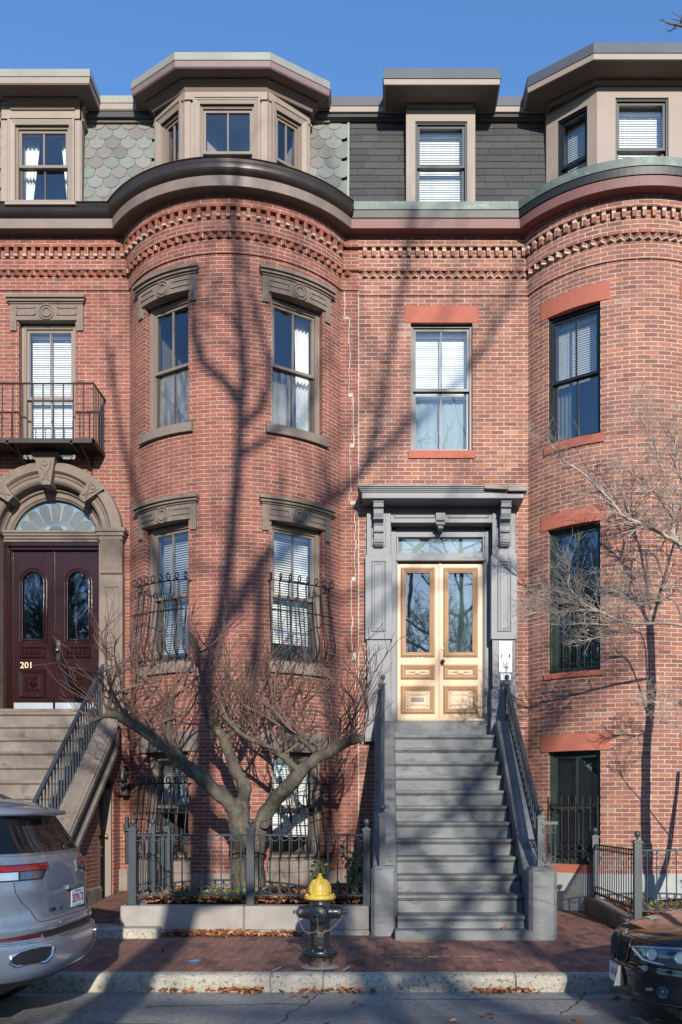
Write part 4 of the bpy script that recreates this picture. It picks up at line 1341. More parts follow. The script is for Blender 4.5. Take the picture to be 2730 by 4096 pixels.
for i in range(15):
    a0, a1 = pi * i / 15, pi * (i + .86) / 15
    c = (d0 + d1) / 2; r0, r1 = .36, .46
    P = [(X_ + .004, c + r * cos(a), zs + r * sin(a) * .78) for r, a in ((r0, a0), (r1, a0), (r1, a1), (r0, a1))]
    mb.add(P + [(X_ - .05, q[1], q[2]) for q in P], [(0, 1, 2, 3), (0, 4, 5, 1), (1, 5, 6, 2), (2, 6, 7, 3), (3, 7, 4, 0)], 0, [[(.02 + i * .2, .01), (.17 + i * .2, .01), (.17 + i * .2, .05), (.02 + i * .2, .05)]] * 5)
mb.build('brick_side_wall', M['brick_red'], st201)
mb = MB(); mb.box(-4.24, -4.12, 11.0, 13.13, 0, .42); mb.build('plinth', M['base_stone'], st201, bevel=.02)
mb = MB(); mb.box(-4.46, -4.2, 13.80, 13.86, .2, zs + .05); mb.box(-4.5, -4.2, 13.14, 13.2, .2, zs + .05); mb.build('basement_door_frame', M['taupe'], st201)
mb = MB(); mb.box(-4.36, -4.32, 13.2, 13.80, .2, 2.1)
mb.bevframe(Fr(-4.32, 13.5, 0, 1), -.24, .24, .95, 1.8, .05, .02, .0); mb.bevframe(Fr(-4.32, 13.5, 0, 1), -.24, .24, .3, .85, .05, .02, .0)
bd = mb.build('basement_door', M['mahogany'], st201)
k = MB(); k.lathe([(.012, 0), (.012, .05), (.03, .06), (.03, .085), (.005, .09)], (-4.32, 13.72, 1.13), 12, 0, (1, 0, 0)); k.build('handle', M['brass'], bd)
# iron railing of the stoop
mb = MB(); xr = -4.40
def rtop(y): return 3.84 - .785 * (14.1 - y)
mb.hexa([(xr - .025, 10.8, rtop(10.8) - .05), (xr + .025, 10.8, rtop(10.8) - .05), (xr + .025, 14.1, rtop(14.1) - .05), (xr - .025, 14.1, rtop(14.1) - .05),
         (xr - .025, 10.8, rtop(10.8)), (xr + .025, 10.8, rtop(10.8)), (xr + .025, 14.1, rtop(14.1)), (xr - .025, 14.1, rtop(14.1))])
y = 10.86
while y < 14.1:
    mb.box(xr - .009, xr + .009, y - .009, y + .009, ctop(y) - .02, rtop(y) - .02); y += .115
mb.build('railing', M['iron'], st201)
mb = MB(); mb.box(-4.10, -4.0, 13.99, 14.2, 1.75, 1.95); mb.build('meter_box', M['steel_dark'], h201, bevel=.01)
mb = MB(); mb.lathe([(.045, 0), (.05, .02), (.05, .16), (.035, .2)], (-4.07, 13.98, 2.16), 12, 0, (0, -.3, -1)); mb.tube([(-4.07, 14.2, 2.2), (-4.07, 13.98, 2.2)], .02, 6); mb.build('wall_camera', M['steel_dark'], h201)  # small bullet camera fixed to the wall near the basement door
mb = MB(); mb.tube([(-4.06, 14.17, .7), (-4.06, 14.17, 1.42)], .03, 8); mb.box(-4.10, -4.02, 14.1, 14.2, 1.2, 1.32); mb.build('conduit', M['iron_black'], h201)

# ================================================================== 199: canopy, surround and pale double door
FE = Fr(.8875, WALL_Y)
E = lambda x: x - .8875
mb = MB()
# canopy with cornice
mb.fbox(FE, E(-.352), E(2.124), -.02, .45, 6.29, 6.38)
for i in range(3):
    e = .018 * (i + 1)
    mb.fbox(FE, E(-.352) - e, E(2.124) + e, -.02, .45 + e, 6.38 + .022 * i, 6.38 + .022 * (i + 1))
mb.fbox(FE, E(-.42), E(2.17), -.02, .525, 6.446, 6.47)
mb.build('door_canopy', M['surround'], h199, bevel=.006)
mb = MB(); mb.hexa([FE.p(E(1.52), .545, 6.41), FE.p(E(1.86), .55, 6.395), FE.p(E(1.86), .5, 6.395), FE.p(E(1.52), .5, 6.41), FE.p(E(1.52), .535, 6.475), FE.p(E(1.86), .54, 6.455), FE.p(E(1.86), .5, 6.455), FE.p(E(1.52), .5, 6.475)])
mb.fbox(FE, E(1.87), E(2.165), .45, .528, 6.38, 6.444); mb.build('split_board', M['taupe'], h199)
mb = MB()
# pilasters
for xa, xb in ((-.286, .09), (1.683, 2.047)):
    a, b = E(xa), E(xb)
    mb.fbox(FE, a, b, -.3, .09, 2.6, 6.29)
    e = .022
    mb.fbox(FE, a - e, b + e, -.1, .125, 4.20, 5.52)                       # raised panel box
    mb.fbox(FE, a - e * .7, b + e * .7, -.1, .115, 2.95, 3.42)             # base block
    mb.fbox(FE, a - e * 1.2, b + e * 1.2, -.1, .14, 2.6, 2.95)
    # panel mouldings
    for z0, z1, q, d in ((4.32, 5.42, .075, .125), (3.0, 3.36, .09, .115), (5.66, 6.2, .10, .09)):
        if z0 > 5.6: mb.fframe(FE, a + q - .03, b - q + .03, z0 - .0, z1, .014, d - .01, d + .012)
        else:
            mb.bevframe(FE, a + q, b - q, z0, z1, .022, d + .016, d + .002)
            mb.fframe(FE, a + q + .045, b - q - .045, z0 + .045, z1 - .045, .008, d - .01, d + .008)
    # incised diamond
    c = (a + b) / 2
    for (p, q) in (((c, 3.55), (c + .065, 3.82)), ((c + .065, 3.82), (c, 4.1)), ((c, 4.1), (c - .065, 3.82)), ((c - .065, 3.82), (c, 3.55))):
        mb.tube([FE.p(p[0], .09, p[1]), FE.p(q[0], .09, q[1])], .006, 4)
# header
a, b = E(.09), E(1.683)
mb.fbox(FE, a, b, -.3, .06, 6.075, 6.29)
mb.fbox(FE, a, b, -.3, .085, 6.035, 6.095)
for p0, p1 in ((a + .05, -.10), (.10, b - .05)): mb.bevframe(FE, p0, p1, 6.115, 6.24, .02, .076, .062)
mb.fbox(FE, -.09, .06, 0, .11, 6.05, 6.2); mb.fbox(FE, -.075, .045, 0, .13, 6.06, 6.1)
mb.fbox(FE, -.085, .055, -.3, .10, 6.0, 6.045); mb.fbox(FE, -.055, .025, -.3, .07, 5.95, 6.0)
# soffit and side linings of the recess
mb.fbox(FE, a - .02, a, -.32, .07, 2.9, 6.035); mb.fbox(FE, b, b + .02, -.32, .07, 2.9, 6.035)
# frame in front of the door
mb.fbox(FE, a, E(.18), -.34, -.14, 2.95, 6.0); mb.fbox(FE, E(1.595), b, -.34, -.14, 2.95, 6.0)
mb.fbox(FE, E(.18), E(.202), -.34, -.17, 2.95, 6.0); mb.fbox(FE, E(1.573), E(1.595), -.34, -.17, 2.95, 6.0)
mb.fbox(FE, E(.18), E(1.595), -.34, -.15, 5.51, 5.63); mb.fbox(FE, E(.18), E(1.595), -.34, -.13, 5.50, 5.525); mb.fbox(FE, E(.18), E(1.595), -.34, -.15, 5.88, 6.035)
mb.fframe(FE, E(.185), E(1.59), 5.60, 5.92, .03, -.3, -.16)
g = MB(); g.quad(FE.p(E(.2), -.27, 5.6), FE.p(E(1.58), -.27, 5.6), FE.p(E(1.58), -.27, 5.9), FE.p(E(.2), -.27, 5.9)); g.build('transom_backing', M['reflection_sheer'], h199)  # pale sheet behind the transom pane gives the glass its tone
sur = mb.build('door_surround', M['surround'], h199, bevel=.004)
g = MB(); g.quad(FE.p(E(.2), -.21, 5.62), FE.p(E(1.58), -.21, 5.62), FE.p(E(1.58), -.21, 5.9), FE.p(E(.2), -.21, 5.9)); g.build('transom_pane', M['glass'], sur)
# scrolled brackets
for xa in (-.098, 1.865):
    mb = MB(); c = E(xa) ; hw = .075
    prof = [(.10, 6.29), (.36, 6.29), (.38, 6.25), (.37, 6.20), (.34, 6.17), (.33, 6.10), (.30, 6.04), (.22, 6.0), (.19, 5.95), (.20, 5.88), (.18, 5.83), (.17, 5.76), (.19, 5.72), (.18, 5.67), (.14, 5.64), (.09, 5.64)]
    mb.prism([FE.p(c - hw, d, z) for d, z in prof], [FE.p(c + hw, d, z) for d, z in prof])
    for z, d in ((6.265, .385), (6.19, .375), (6.03, .30), (5.86, .205), (5.70, .195)): mb.tube([FE.p(c - hw - .008, d, z), FE.p(c + hw + .008, d, z)], .014, 6)
    mb.build('bracket', M['surround'], h199)
# leaves
def leaf199(a0, a1, g0, g1, num, knob):
    D = -.23; mb = MB()
    gz0, gz1 = 4.06, 5.33
    p0, p1 = g0 - .075, g1 + .075
    mb.fbox(FE, a0, g0, D - .05, D, 2.985, 5.48); mb.fbox(FE, g1, a1, D - .05, D, 2.985, 5.48)
    mb.fbox(FE, g0, g1, D - .05, D, gz1, 5.48); mb.fbox(FE, g0, g1, D - .05, D, 2.985, gz0)
    leaf = mb.build('door', M['oak'], h199)
    m = MB(); ln_ = MB()
    for z0, z1 in ((gz0 - .075, gz1 + .075), (3.63, 3.85), (3.08, 3.51)):
        m.bevframe(FE, p0 - .004, p1 + .004, z0 - .004, z1 + .004, .022, D + .014, D + .034)
        m.bevframe(FE, p0 + .018, p1 - .018, z0 + .018, z1 - .018, .05, D + .034, D + .004)
        for q_, w__ in ((-.011, .008), (.016, .006), (.046, .006), (.066, .008)): ln_.fframe(FE, p0 + q_, p1 - q_, z0 + q_, z1 - q_, w__, D - .01, D + (.008 if q_ < 0 else .037 - .55 * max(0, q_ - .018)))
    # applied ornament
    c = (p0 + p1) / 2
    m.fbox(FE, c - .045, c + .045, D, D + .02, 3.715, 3.765)
    for i in range(4):
        for sg in (-1, 1): m.sphere(FE.p(c + sg * (.065 + .03 * i), D + .006, 3.74), .016 - .002 * i, 8, 5)
    x0, x1, z0, z1 = p0 + .10, p1 - .10, 3.19, 3.41
    for sg in (-1, 1):
        xx = c + sg * (x1 - x0) / 2
        for q0, q1, w0, w1 in ((xx - sg * .0, xx - sg * .014, z0 + .05, z1 - .05), (xx - sg * .03, xx + sg * .006, z0, z0 + .014), (xx - sg * .03, xx + sg * .006, z1 - .014, z1),
                               (xx + sg * .006, xx - sg * .008, z0, z0 + .05), (xx + sg * .006, xx - sg * .008, z1 - .05, z1)):
            a_, b_ = sorted((q0, q1)); m.fbox(FE, a_, b_, D, D + .014, w0, w1)
    for zz in (z0 + .022, z1 - .036): m.fbox(FE, x0 + .03, x1 - .03, D, D + .014, zz, zz + .014)
    m.build('door_moulding', M['oak_dark'], leaf); ln_.build('bead_line', M['oak_line'], leaf)
    g = MB(); g.quad(FE.p(g0, D - .02, gz0), FE.p(g1, D - .02, gz0), FE.p(g1, D - .02, gz1), FE.p(g0, D - .02, gz1)); g.build('pane', M['glass_dark'], leaf)
    g = MB(); drape(g, FE, g0 - .02, g1 + .02, D - .12, gz0 - .05, gz1 + .05, 6, .012); g.build('curtain', M['reflection_sheer' if knob else 'screen'], leaf)  # added drapes paint the pale right and dark left pane reflections
    if num:
        t = MB(); text_geo(t, '199', .125, lambda u, v, w_: FE.p(c + u, D + .008 + w_, 3.925 + v), .005, 0, 1.15); t.build('house_number', M['cream'], leaf)
        s_ = MB(); s_.fbox(FE, c - .10, c + .10, D + .004, D + .016, 3.27, 3.33); s_.fbox(FE, c - .085, c + .085, D + .016, D + .02, 3.28, 3.315); s_.build('letter_slot', M['steel_dark'], leaf)
    if knob:
        k = MB(); k.lathe([(.014, 0), (.014, .04), (.032, .05), (.034, .075), (.004, .09)], FE.p(a0 + .03, D, 3.90), 14, 0, (0, -1, 0))
        k.build('handle', M['steel_dark'], leaf)
        k = MB(); k.lathe([(.022, 0), (.022, .012), (.01, .014)], FE.p(a0 + .03, D, 4.12), 14, 0, (0, -1, 0)); k.build('lock', M['steel'], leaf)
leaf199(E(.202), E(.873), E(.337), E(.715), True, False)
leaf199(E(.892), E(1.573), E(1.02), E(1.404), False, True)
mb = MB(); mb.fbox(FE, E(.868), E(.895), -.28, -.205, 2.985, 5.48); mb.build('door_astragal', M['oak_dark'], h199)
mb = MB(); mb.fbox(FE, E(.19), E(1.59), -.34, -.12, 2.95, 2.985); mb.build('door_sill', M['oak_dark'], h199)
mb = MB(); mb.fbox(FE, a, b, -.5, -.13, 2.65, 2.95); mb.build('threshold', M['stoop_grey'], h199)
mb = MB()
mb.box(-.3, 2.1, 16.2, 16.25, 2.6, 6.4); mb.box(-.3, -.25, 14.55, 16.2, 2.6, 6.4); mb.box(2.05, 2.1, 14.55, 16.2, 2.6, 6.4)
mb.box(-.3, 2.1, 14.55, 16.2, 6.4, 6.45); mb.box(-.3, 2.1, 14.5, 16.2, 2.9, 2.94); mb.box(-.3, .19, 14.5, 14.55, 2.6, 6.4); mb.box(1.59, 2.1, 14.5, 14.55, 2.6, 6.4)
mb.build('entrance_hall', M['room'], h199)

# intercom panel on the pilaster
ic = thing('intercom_panel', 'tall silver intercom panel with keypad hood on the right door pilaster', 'intercom', (1.86, 14.1, 3.9))
mb = MB(); mb.fbox(FE, E(1.785), E(1.99), .09, .115, 3.68, 4.17); mb.build('face_plate', M['panel_white'], ic, bevel=.004)
mb = MB(); mb.fbox(FE, E(1.855), E(1.935), .115, .14, 3.76, 3.86); mb.fbox(FE, E(1.865), E(1.925), .14, .146, 3.77, 3.83); mb.build('keypad', M['panel_white'], ic, bevel=.004)
mb = MB()
for q in (1.812, 1.938):
    mb = MB(); mb.fbox(FE, E(q), E(q + .022), .115, .15, 3.915, 3.97); mb.build('lock_cylinder', M['steel_dark'], ic, bevel=.006)
mb = MB(); mb.fbox(FE, E(1.805), E(1.97), .09, .13, 3.555, 3.665); mb.lathe([(.008, 0), (.008, .006)], FE.p(E(1.89), .13, 3.61), 8, 0, (0, -1, 0)); mb.build('card_reader', M['white'], ic, bevel=.006)

# ================================================================== 199: stoop
st199 = thing('stoop', 'steep grey painted stoop leading up to the pale wood door', 'front steps', (.93, 12.2, 0))
for k in range(12):
    z = 2.69 - RISE * k; y = 13.80 - TREAD * k
    mb = MB()
    yb = y + TREAD + .06 if k else 14.32
    dp = .008                                                              # treads are pitched forward a little
    mb.hexa([(.148, y, z - .045 - dp), (1.705, y, z - .045 - dp), (1.705, yb, z - .045), (.148, yb, z - .045), (.148, y, z - dp), (1.705, y, z - dp), (1.705, yb, z + dp * .5), (.148, yb, z + dp * .5)])
    mb.box(.148, 1.705, y + .015, yb, z - .072, z - .045)
    mb.box(.148, 1.705, y + .03, yb, z - RISE - .02, z - .072)
    mb.build('step', M['stoop_grey'], st199, bevel=.012)
mb = MB(); mb.box(.115, 1.745, 10.53, 10.9, -.05, .112); mb.build('step', M['stoop_grey'], st199, bevel=.015)
def ctop2(y): return 2.80 - .785 * (13.65 - y)
for x0, x1, yp, sg in ((-.15, .146, 10.86, -1), (1.708, 2.02, 10.53, 1)):
    mb = MB()
    ye = yp + .30
    zlo = lambda y: -.1
    y1 = 14.12; yk = 13.78
    mb.hexa([(x0, ye, -.1), (x1, ye, -.1), (x1, yk, -.1), (x0, yk, -.1), (x0, ye, ctop2(ye)), (x1, ye, ctop2(ye)), (x1, yk, ctop2(yk)), (x0, yk, ctop2(yk))])
    mb.box(x0, x1, yk, y1, -.1, ctop2(yk) - .005)
    # side panel fillets
    mb.build('cheek_wall', M['stoop_grey'], st199, bevel=.02)
    mb = MB(); mb.box(x0 - .02, x1 + .0, yp, yp + .42, -.05, .845); mb.build('pedestal', M['stoop_grey'], st199, bevel=.045)
mb = MB(); mb.box(.0, 1.8, 12.6, 14.15, -.1, 1.2); mb.build('stoop_core', M['stoop_grey'], st199)

def newel(mb, x, y, z0, z1, w=.045):
    mb.box(x - w, x + w, y - w, y + w, z0, z1)
    mb.box(x - w - .012, x + w + .012, y - w - .012, y + w + .012, z1, z1 + .025)
    mb.box(x - w + .008, x + w - .008, y - w + .008, y + w - .008, z1 + .025, z1 + .04)
    mb.lathe([(.014, 0), (.012, .03), (.03, .045), (.038, .07), (.03, .098), (.008, .11)], (x, y, z1 + .04), 12)

for x, yb_, tb, name in ((-.03, 11.02, 1.45, 'l'), (1.875, 10.86, 1.42, 'r')):
    mb = MB()
    yt = 13.82
    def base(y): return ctop2(y) + .10
    def hand(y): return 1.40 + (3.46 - 1.40) * (y - yb_) / (yt - yb_)
    def base2(y): return .93 + (3.0 - .93) * (y - yb_) / (yt - yb_)
    mb.hexa([(x - .025, yb_, hand(yb_) - .02), (x + .025, yb_, hand(yb_) - .02), (x + .025, yt, hand(yt) - .02), (x - .025, yt, hand(yt) - .02), (x - .025, yb_, hand(yb_) + .02), (x + .025, yb_, hand(yb_) + .02), (x + .025, yt, hand(yt) + .02), (x - .025, yt, hand(yt) + .02)])
    mb.hexa([(x - .012, yb_, base2(yb_) - .012), (x + .012, yb_, base2(yb_) - .012), (x + .012, yt, base2(yt) - .012), (x - .012, yt, base2(yt) - .012), (x - .012, yb_, base2(yb_) + .012), (x + .012, yb_, base2(yb_) + .012), (x + .012, yt, base2(yt) + .012), (x - .012, yt, base2(yt) + .012)])
    n = 22; py = None
    for i in range(1, n):
        y = yb_ + (yt - yb_) * i / n
        mb.tube([(x, y, base2(y)), (x, y, hand(y))], .011, 5)
        ym = y - (yt - yb_) / n / 2
        for zz in (base2(ym) + .075, hand(ym) - .075): mb.ring((x, ym, zz), (0, 1, 0), (0, 0, 1), .052, .0085, 10, 4)
    rl = mb.build('railing', M['iron'], st199)
    for yy, z0, z1 in ((yb_, .83, tb), (yt + .03, 2.75, 3.46)):
        mb = MB(); newel(mb, x, yy, z0, z1, .038); mb.build('newel_post', M['iron'], rl)
    if name == 'r':
        # short return of the railing at the foot
        mb = MB()
        for i in range(3): mb.tube([(x + .07 + .05 * i, yb_ - .04, .86), (x + .07 + .05 * i, yb_ - .04, 1.36)], .011, 5)
        for i in range(3):
            for zz in (.93, 1.28): mb.ring((x + .05 + .05 * i, yb_ - .04, zz), (1, 0, 0), (0, 0, 1), .03, .008, 10, 4)
        mb.box(x, x + .20, yb_ - .055, yb_ - .025, 1.35, 1.385); mb.box(x, x + .20, yb_ - .05, yb_ - .03, .86, .88)
        mb.build('railing_return', M['iron'], rl)
# ================================================================== ground, road, pavement, kerb
def sheet(name, pts, m, label):
    mb = MB(); mb.add(pts, [tuple(range(len(pts)))]); return kind(mb.build(name, m), 'structure', label)

mb = MB(); mb.quad((-400, -400, -.36), (400, -400, -.36), (400, 400, -.36), (-400, 400, -.36)); kind(mb.build('ground', M['grass']), 'structure', 'wide flat park ground across the street')
sheet('road', [(-60, -2.0, -.232), (60, -2.0, -.232), (60, 8.56, -.212), (-60, 8.56, -.212)], M['asphalt'], 'grey asphalt street with patches of shade')
# patched and cracked asphalt
sheet('road_patch', [(.15, 6.75, -.2115), (2.3, 6.7, -.2115), (2.36, 7.55, -.2095), (1.2, 7.62, -.2095), (.1, 7.5, -.2095)], M['asphalt_patch'], 'slightly darker patch in the asphalt')
mb = MB(); rc = random.Random(6)
for x0, y0, x1, y1 in ((-2.4, 7.3, .15, 7.1), (-.6, 8.5, -.9, 7.2), (1.9, 8.5, 1.5, 7.6), (-2.1, 7.9, -.7, 8.05), (.1, 8.25, 3.4, 8.2)):
    n = 16; P = []
    for i in range(n + 1):
        t = i / n; P.append((x0 + (x1 - x0) * t + rc.uniform(-.03, .03), y0 + (y1 - y0) * t + rc.uniform(-.03, .03)))
    for (xa, ya), (xb, yb) in zip(P[:-1], P[1:]):
        w_ = rc.uniform(.004, .010); dx, dy = xb - xa, yb - ya; L_ = sqrt(dx * dx + dy * dy); nx_, ny_ = -dy / L_ * w_, dx / L_ * w_
        za = -.2118 - (8.56 - ya) * .0019 + .0045; zb_ = -.2118 - (8.56 - yb) * .0019 + .0045
        mb.quad((xa - nx_, ya - ny_, za), (xb - nx_, yb - ny_, zb_), (xb + nx_, yb + ny_, zb_), (xa + nx_, ya + ny_, za))
kind(mb.build('road_crack', M['tar']), 'structure', 'thin dark cracks in the asphalt')
# sloping brick pavement
mb = MB()
mb.quad((-40, 8.72, -.052), (40, 8.72, -.052), (40, 10.6, .0), (-40, 10.6, .0)); mb.quad((-40, 10.6, 0), (40, 10.6, 0), (40, 14.3, .02), (-40, 14.3, .02))
kind(mb.build('pavement', M['brick_walk']), 'structure', 'red brick pavement in front of the houses')
def pz(y): return -.052 + (y - 8.72) / 1.88 * .052 if y < 10.6 else .0
# granite kerb: long blocks with joints
mb = MB(); x = -14.0; rnd = random.Random(3)
while x < 14:
    L = rnd.uniform(1.6, 2.6) if not (-2.2 < x < -.9) else -0.905 - x
    L = max(L, .5)
    dz = rnd.uniform(-.006, .006); n = 10
    prof = [(8.56, -.30), (8.552, -.12), (8.560, -.075), (8.585, -.052), (8.72, -.050)]
    rows = []
    for i in range(n + 1):
        q = x + .006 + (L - .012) * i / n
        rows.append([(q, y + (rnd.uniform(-.006, .006) if 0 < k < 3 else 0), z + dz + (rnd.uniform(-.006, .006) if 0 < k < 4 else 0)) for k, (y, z) in enumerate(prof)])
    vs = [p for r in rows for p in r]; m_ = len(prof); fs = []
    for i in range(n):
        for k in range(m_ - 1): fs.append((i * m_ + k, (i + 1) * m_ + k, (i + 1) * m_ + k + 1, i * m_ + k + 1))
    mb.add(vs, fs, 0, None, True)
    mb.add(rows[0], [tuple(range(m_))]); mb.add(rows[-1], [tuple(range(m_))])
    x += L
mb.box(-14, 14, 8.60, 8.73, -.3, -.058)
kind(mb.build('kerb', M['granite']), 'structure', 'rough granite kerb along the street')
sheet('near_pavement', [(-60, -5.2, -.10), (60, -5.2, -.10), (60, -2.0, -.10), (-60, -2.0, -.10)], M['planter'], 'pavement on the near side of the street')

# brick path beside the stoop of 201 and its granite step
mb = MB(); mb.quad((-4.16, 11.2, .125), (-3.26, 11.2, .125), (-3.26, 14.3, .27), (-4.16, 14.3, .27)); mb.quad((-4.16, 11.2, .0), (-3.26, 11.2, .0), (-3.26, 11.2, .125), (-4.16, 11.2, .125))
kind(mb.build('path', M['brick_walk']), 'structure', 'brick path to the basement door under the stoop')
mb = MB(); mb.box(-4.1, -2.70, 10.66, 10.93, -.05, .118); mb.box(-4.1, -3.235, 10.93, 11.2, -.05, .116); tag(mb.build('granite_step', M['granite'], bevel=.02), 'low granite step at the foot of the brick path beside the grey planter', 'step')

# spray paint survey marks
def splat(pts, c, m, label, name='paint_mark'):
    mb = MB()
    for (x, y, w, l, a) in pts:
        n = 10; P = []
        for i in range(n):
            q = 2 * pi * i / n; rr = random.uniform(.75, 1.1)
            dx, dy = w * cos(q) * rr, l * sin(q) * rr
            X, Y = x + dx * cos(a) - dy * sin(a), y + dx * sin(a) + dy * cos(a)
            P.append((X, Y, pz(Y) + .004 if Y > 8.72 else -.048 + .004))
        mb.add(P, [tuple(range(n))])
    o = mb.build(name, M[m]); kind(o, 'structure', label)
splat([(-1.97, 9.28, .075, .045, .1), (-1.93, 9.31, .05, .02, -.6), (-2.02, 9.27, .04, .02, .4)], 0, 'paint_blue', 'bright blue survey paint spot on the brick pavement')
splat([(.14 + .10 * i, 9.52 + random.uniform(-.012, .012), .065, .010, random.uniform(-.1, .1)) for i in range(9) if i not in (3, 6)] + [(.50, 9.51, .05, .04, .3), (.53, 9.48, .05, .02, 1.)], 0, 'paint_yellow', 'faded yellow utility arrow painted on the pavement bricks')
splat([(.22 + .08 * i, 10.44, .05, .02, 0) for i in range(5)], 0, 'paint_yellow', 'pale yellow paint smear at the foot of the grey stoop')
splat([(.18 + .085 * i, 8.68, .05, .010, 0) for i in range(9)], 0, 'paint_yellow', 'thin yellow paint line on top of the kerb')
splat([(-.35 - .014 * i, 8.98 - .045 * i, .012, .03, -.3) for i in range(5)], 0, 'paint_white', 'short white chalk stroke beside the hydrant')
splat([(-1.03 - .016 * i, 8.98 - .045 * i, .012, .03, -.3) for i in range(5)], 0, 'paint_white', 'short white chalk stroke left of the hydrant')

# ================================================================== planters, soil
pl1 = thing('planter_wall', 'low grey concrete planter wall with the bare garden tree behind the hydrant', 'planter', (-1.7, 10.94, 0))
mb = MB(); mb.box(-3.22, -1.72, 10.94, 11.16, .06, .358); mb.build('front_wall', M['planter'], pl1, bevel=.014)
mb = MB(); mb.box(-1.714, -.195, 10.94, 11.16, .06, .355); mb.build('front_wall', M['planter'], pl1, bevel=.014)
mb = MB(); mb.box(-3.22, -.19, 10.925, 11.0, -.05, .06); mb.build('footing', M['granite'], pl1, bevel=.012)
mb = MB(); mb.box(-3.22, -3.0, 11.16, 13.9, -.05, .356); mb.build('side_wall', M['planter'], pl1, bevel=.014)
pl2 = thing('planter_wall', 'low dark planter wall right of the stoop with fence and dead leaves', 'planter', (4.0, 11.0, 0))
mb = MB(); mb.box(2.98, 6.5, 10.95, 11.12, -.06, .17); mb.build('front_wall', M['base_stone'], pl2, bevel=.02)
mb = MB(); mb.hexa([(2.98, 11.12, -.06), (3.18, 11.12, -.06), (3.18, 13.5, -.06), (2.98, 13.5, -.06), (2.98, 11.12, .17), (3.18, 11.12, .17), (3.18, 13.5, .25), (2.98, 13.5, .25)]); mb.build('side_wall', M['base_stone'], pl2, bevel=.02)
def ripple(x0, x1, y0, y1, z, amp, n, m, seed):
    vs = []; fs = []
    for j in range(n + 1):
        for i in range(n + 1):
            X = x0 + (x1 - x0) * i / n; Y = y0 + (y1 - y0) * j / n
            vs.append((X, Y, z + amp * noise.noise((X * 2.3 + seed, Y * 2.3, 0)) + (Y - y0) * .02))
    for j in range(n):
        for i in range(n):
            k = j * (n + 1) + i; fs.append((k, k + 1, k + n + 2, k + n + 1))
    m.add(vs, fs, 0, None, True)
mb = MB(); ripple(-3.02, -.17, 11.12, 14.15, .33, .05, 30, mb, 0); ripple(3.15, 6.5, 11.1, 14.0, .16, .05, 30, mb, 5)
kind(mb.build('garden_soil', M['soil']), 'structure', 'dark soil of the two front gardens')

# ================================================================== iron garden fences
def fence_section(mb, p0, p1, zb0, zb1, zt0, zt1, pitch=.122, ringr=.052, drop=.09):
    """bars between two posts with rings at the foot and hanging half rings under the top rail"""
    a = Vector((p0[0], p0[1], 0)); b = Vector((p1[0], p1[1], 0)); L = (b - a).length; d = (b - a) / L
    n = max(2, round(L / pitch)); 
    def P(t, z): q = a + d * (L * t); return (q.x, q.y, z)
    lb = lambda t: zb0 + (zb1 - zb0) * t
    lt = lambda t: zt0 + (zt1 - zt0) * t
    mb.tube([P(0, lt(0)), P(1, lt(1))], .014, 4); mb.tube([P(0, lb(0)), P(1, lb(1))], .011, 4)
    for i in range(1, n):
        t = i / n; mb.tube([P(t, lb(t)), P(t, lt(t))], .0085, 5)
    for i in range(n):
        t = (i + .5) / n; r = L / n * .45
        mb.ring(P(t, lb(t) + r + .012), tuple(d), (0, 0, 1), r, .0065, 14, 4)
        mb.ring(P(t, lt(t) - .015), tuple(d), (0, 0, -1), r, .0065, 8, 4, 0, .0, pi)

def fence(label, posts, secs, root_loc):
    f = thing('garden_fence', label, 'fence', root_loc, 'wrought iron garden fences')
    for (x, y, z0, z1, w) in posts:
        mb = MB(); newel(mb, x, y, z0, z1, w); mb.box(x - w - .025, x + w + .025, y - w - .025, y + w + .025, z0, z0 + .02); mb.build('post', M['iron'], f)
    for s_ in secs:
        mb = MB(); fence_section(mb, *s_); mb.build('fence_panel', M['iron'], f)
    return f
fence('dark blue iron fence with ring feet round the bare tree on the grey planter', [(-3.085, 11.03, .355, 1.27, .045), (-1.645, 11.03, .355, 1.27, .045), (-.225, 11.03, .355, 1.27, .042), (-3.085, 11.95, .355, 1.26, .04), (-3.085, 12.78, .355, 1.26, .04)],
      [((-3.085, 11.03), (-1.645, 11.03), .475, .475, 1.215, 1.215), ((-1.645, 11.03), (-.225, 11.03), .475, .475, 1.215, 1.215),
       ((-3.085, 11.03), (-3.085, 11.95), .475, .475, 1.215, 1.215), ((-3.085, 11.95), (-3.085, 12.78), .475, .475, 1.215, 1.215)], (-1.65, 11.03, .36))
fence('dark blue iron fence on the low dark planter right of the stoop', [(3.09, 11.02, .16, 1.12, .045), (3.09, 13.25, .22, 1.12, .045), (5.0, 11.02, .16, 1.12, .045)],
      [((3.09, 11.02), (5.0, 11.02), .285, .285, 1.03, 1.03, .118), ((3.09, 11.06), (3.09, 13.2), .29, .30, 1.03, 1.02, .118), ((5.0, 11.02), (6.5, 11.02), .285, .285, 1.03, 1.03, .118)], (3.09, 11.02, .16))

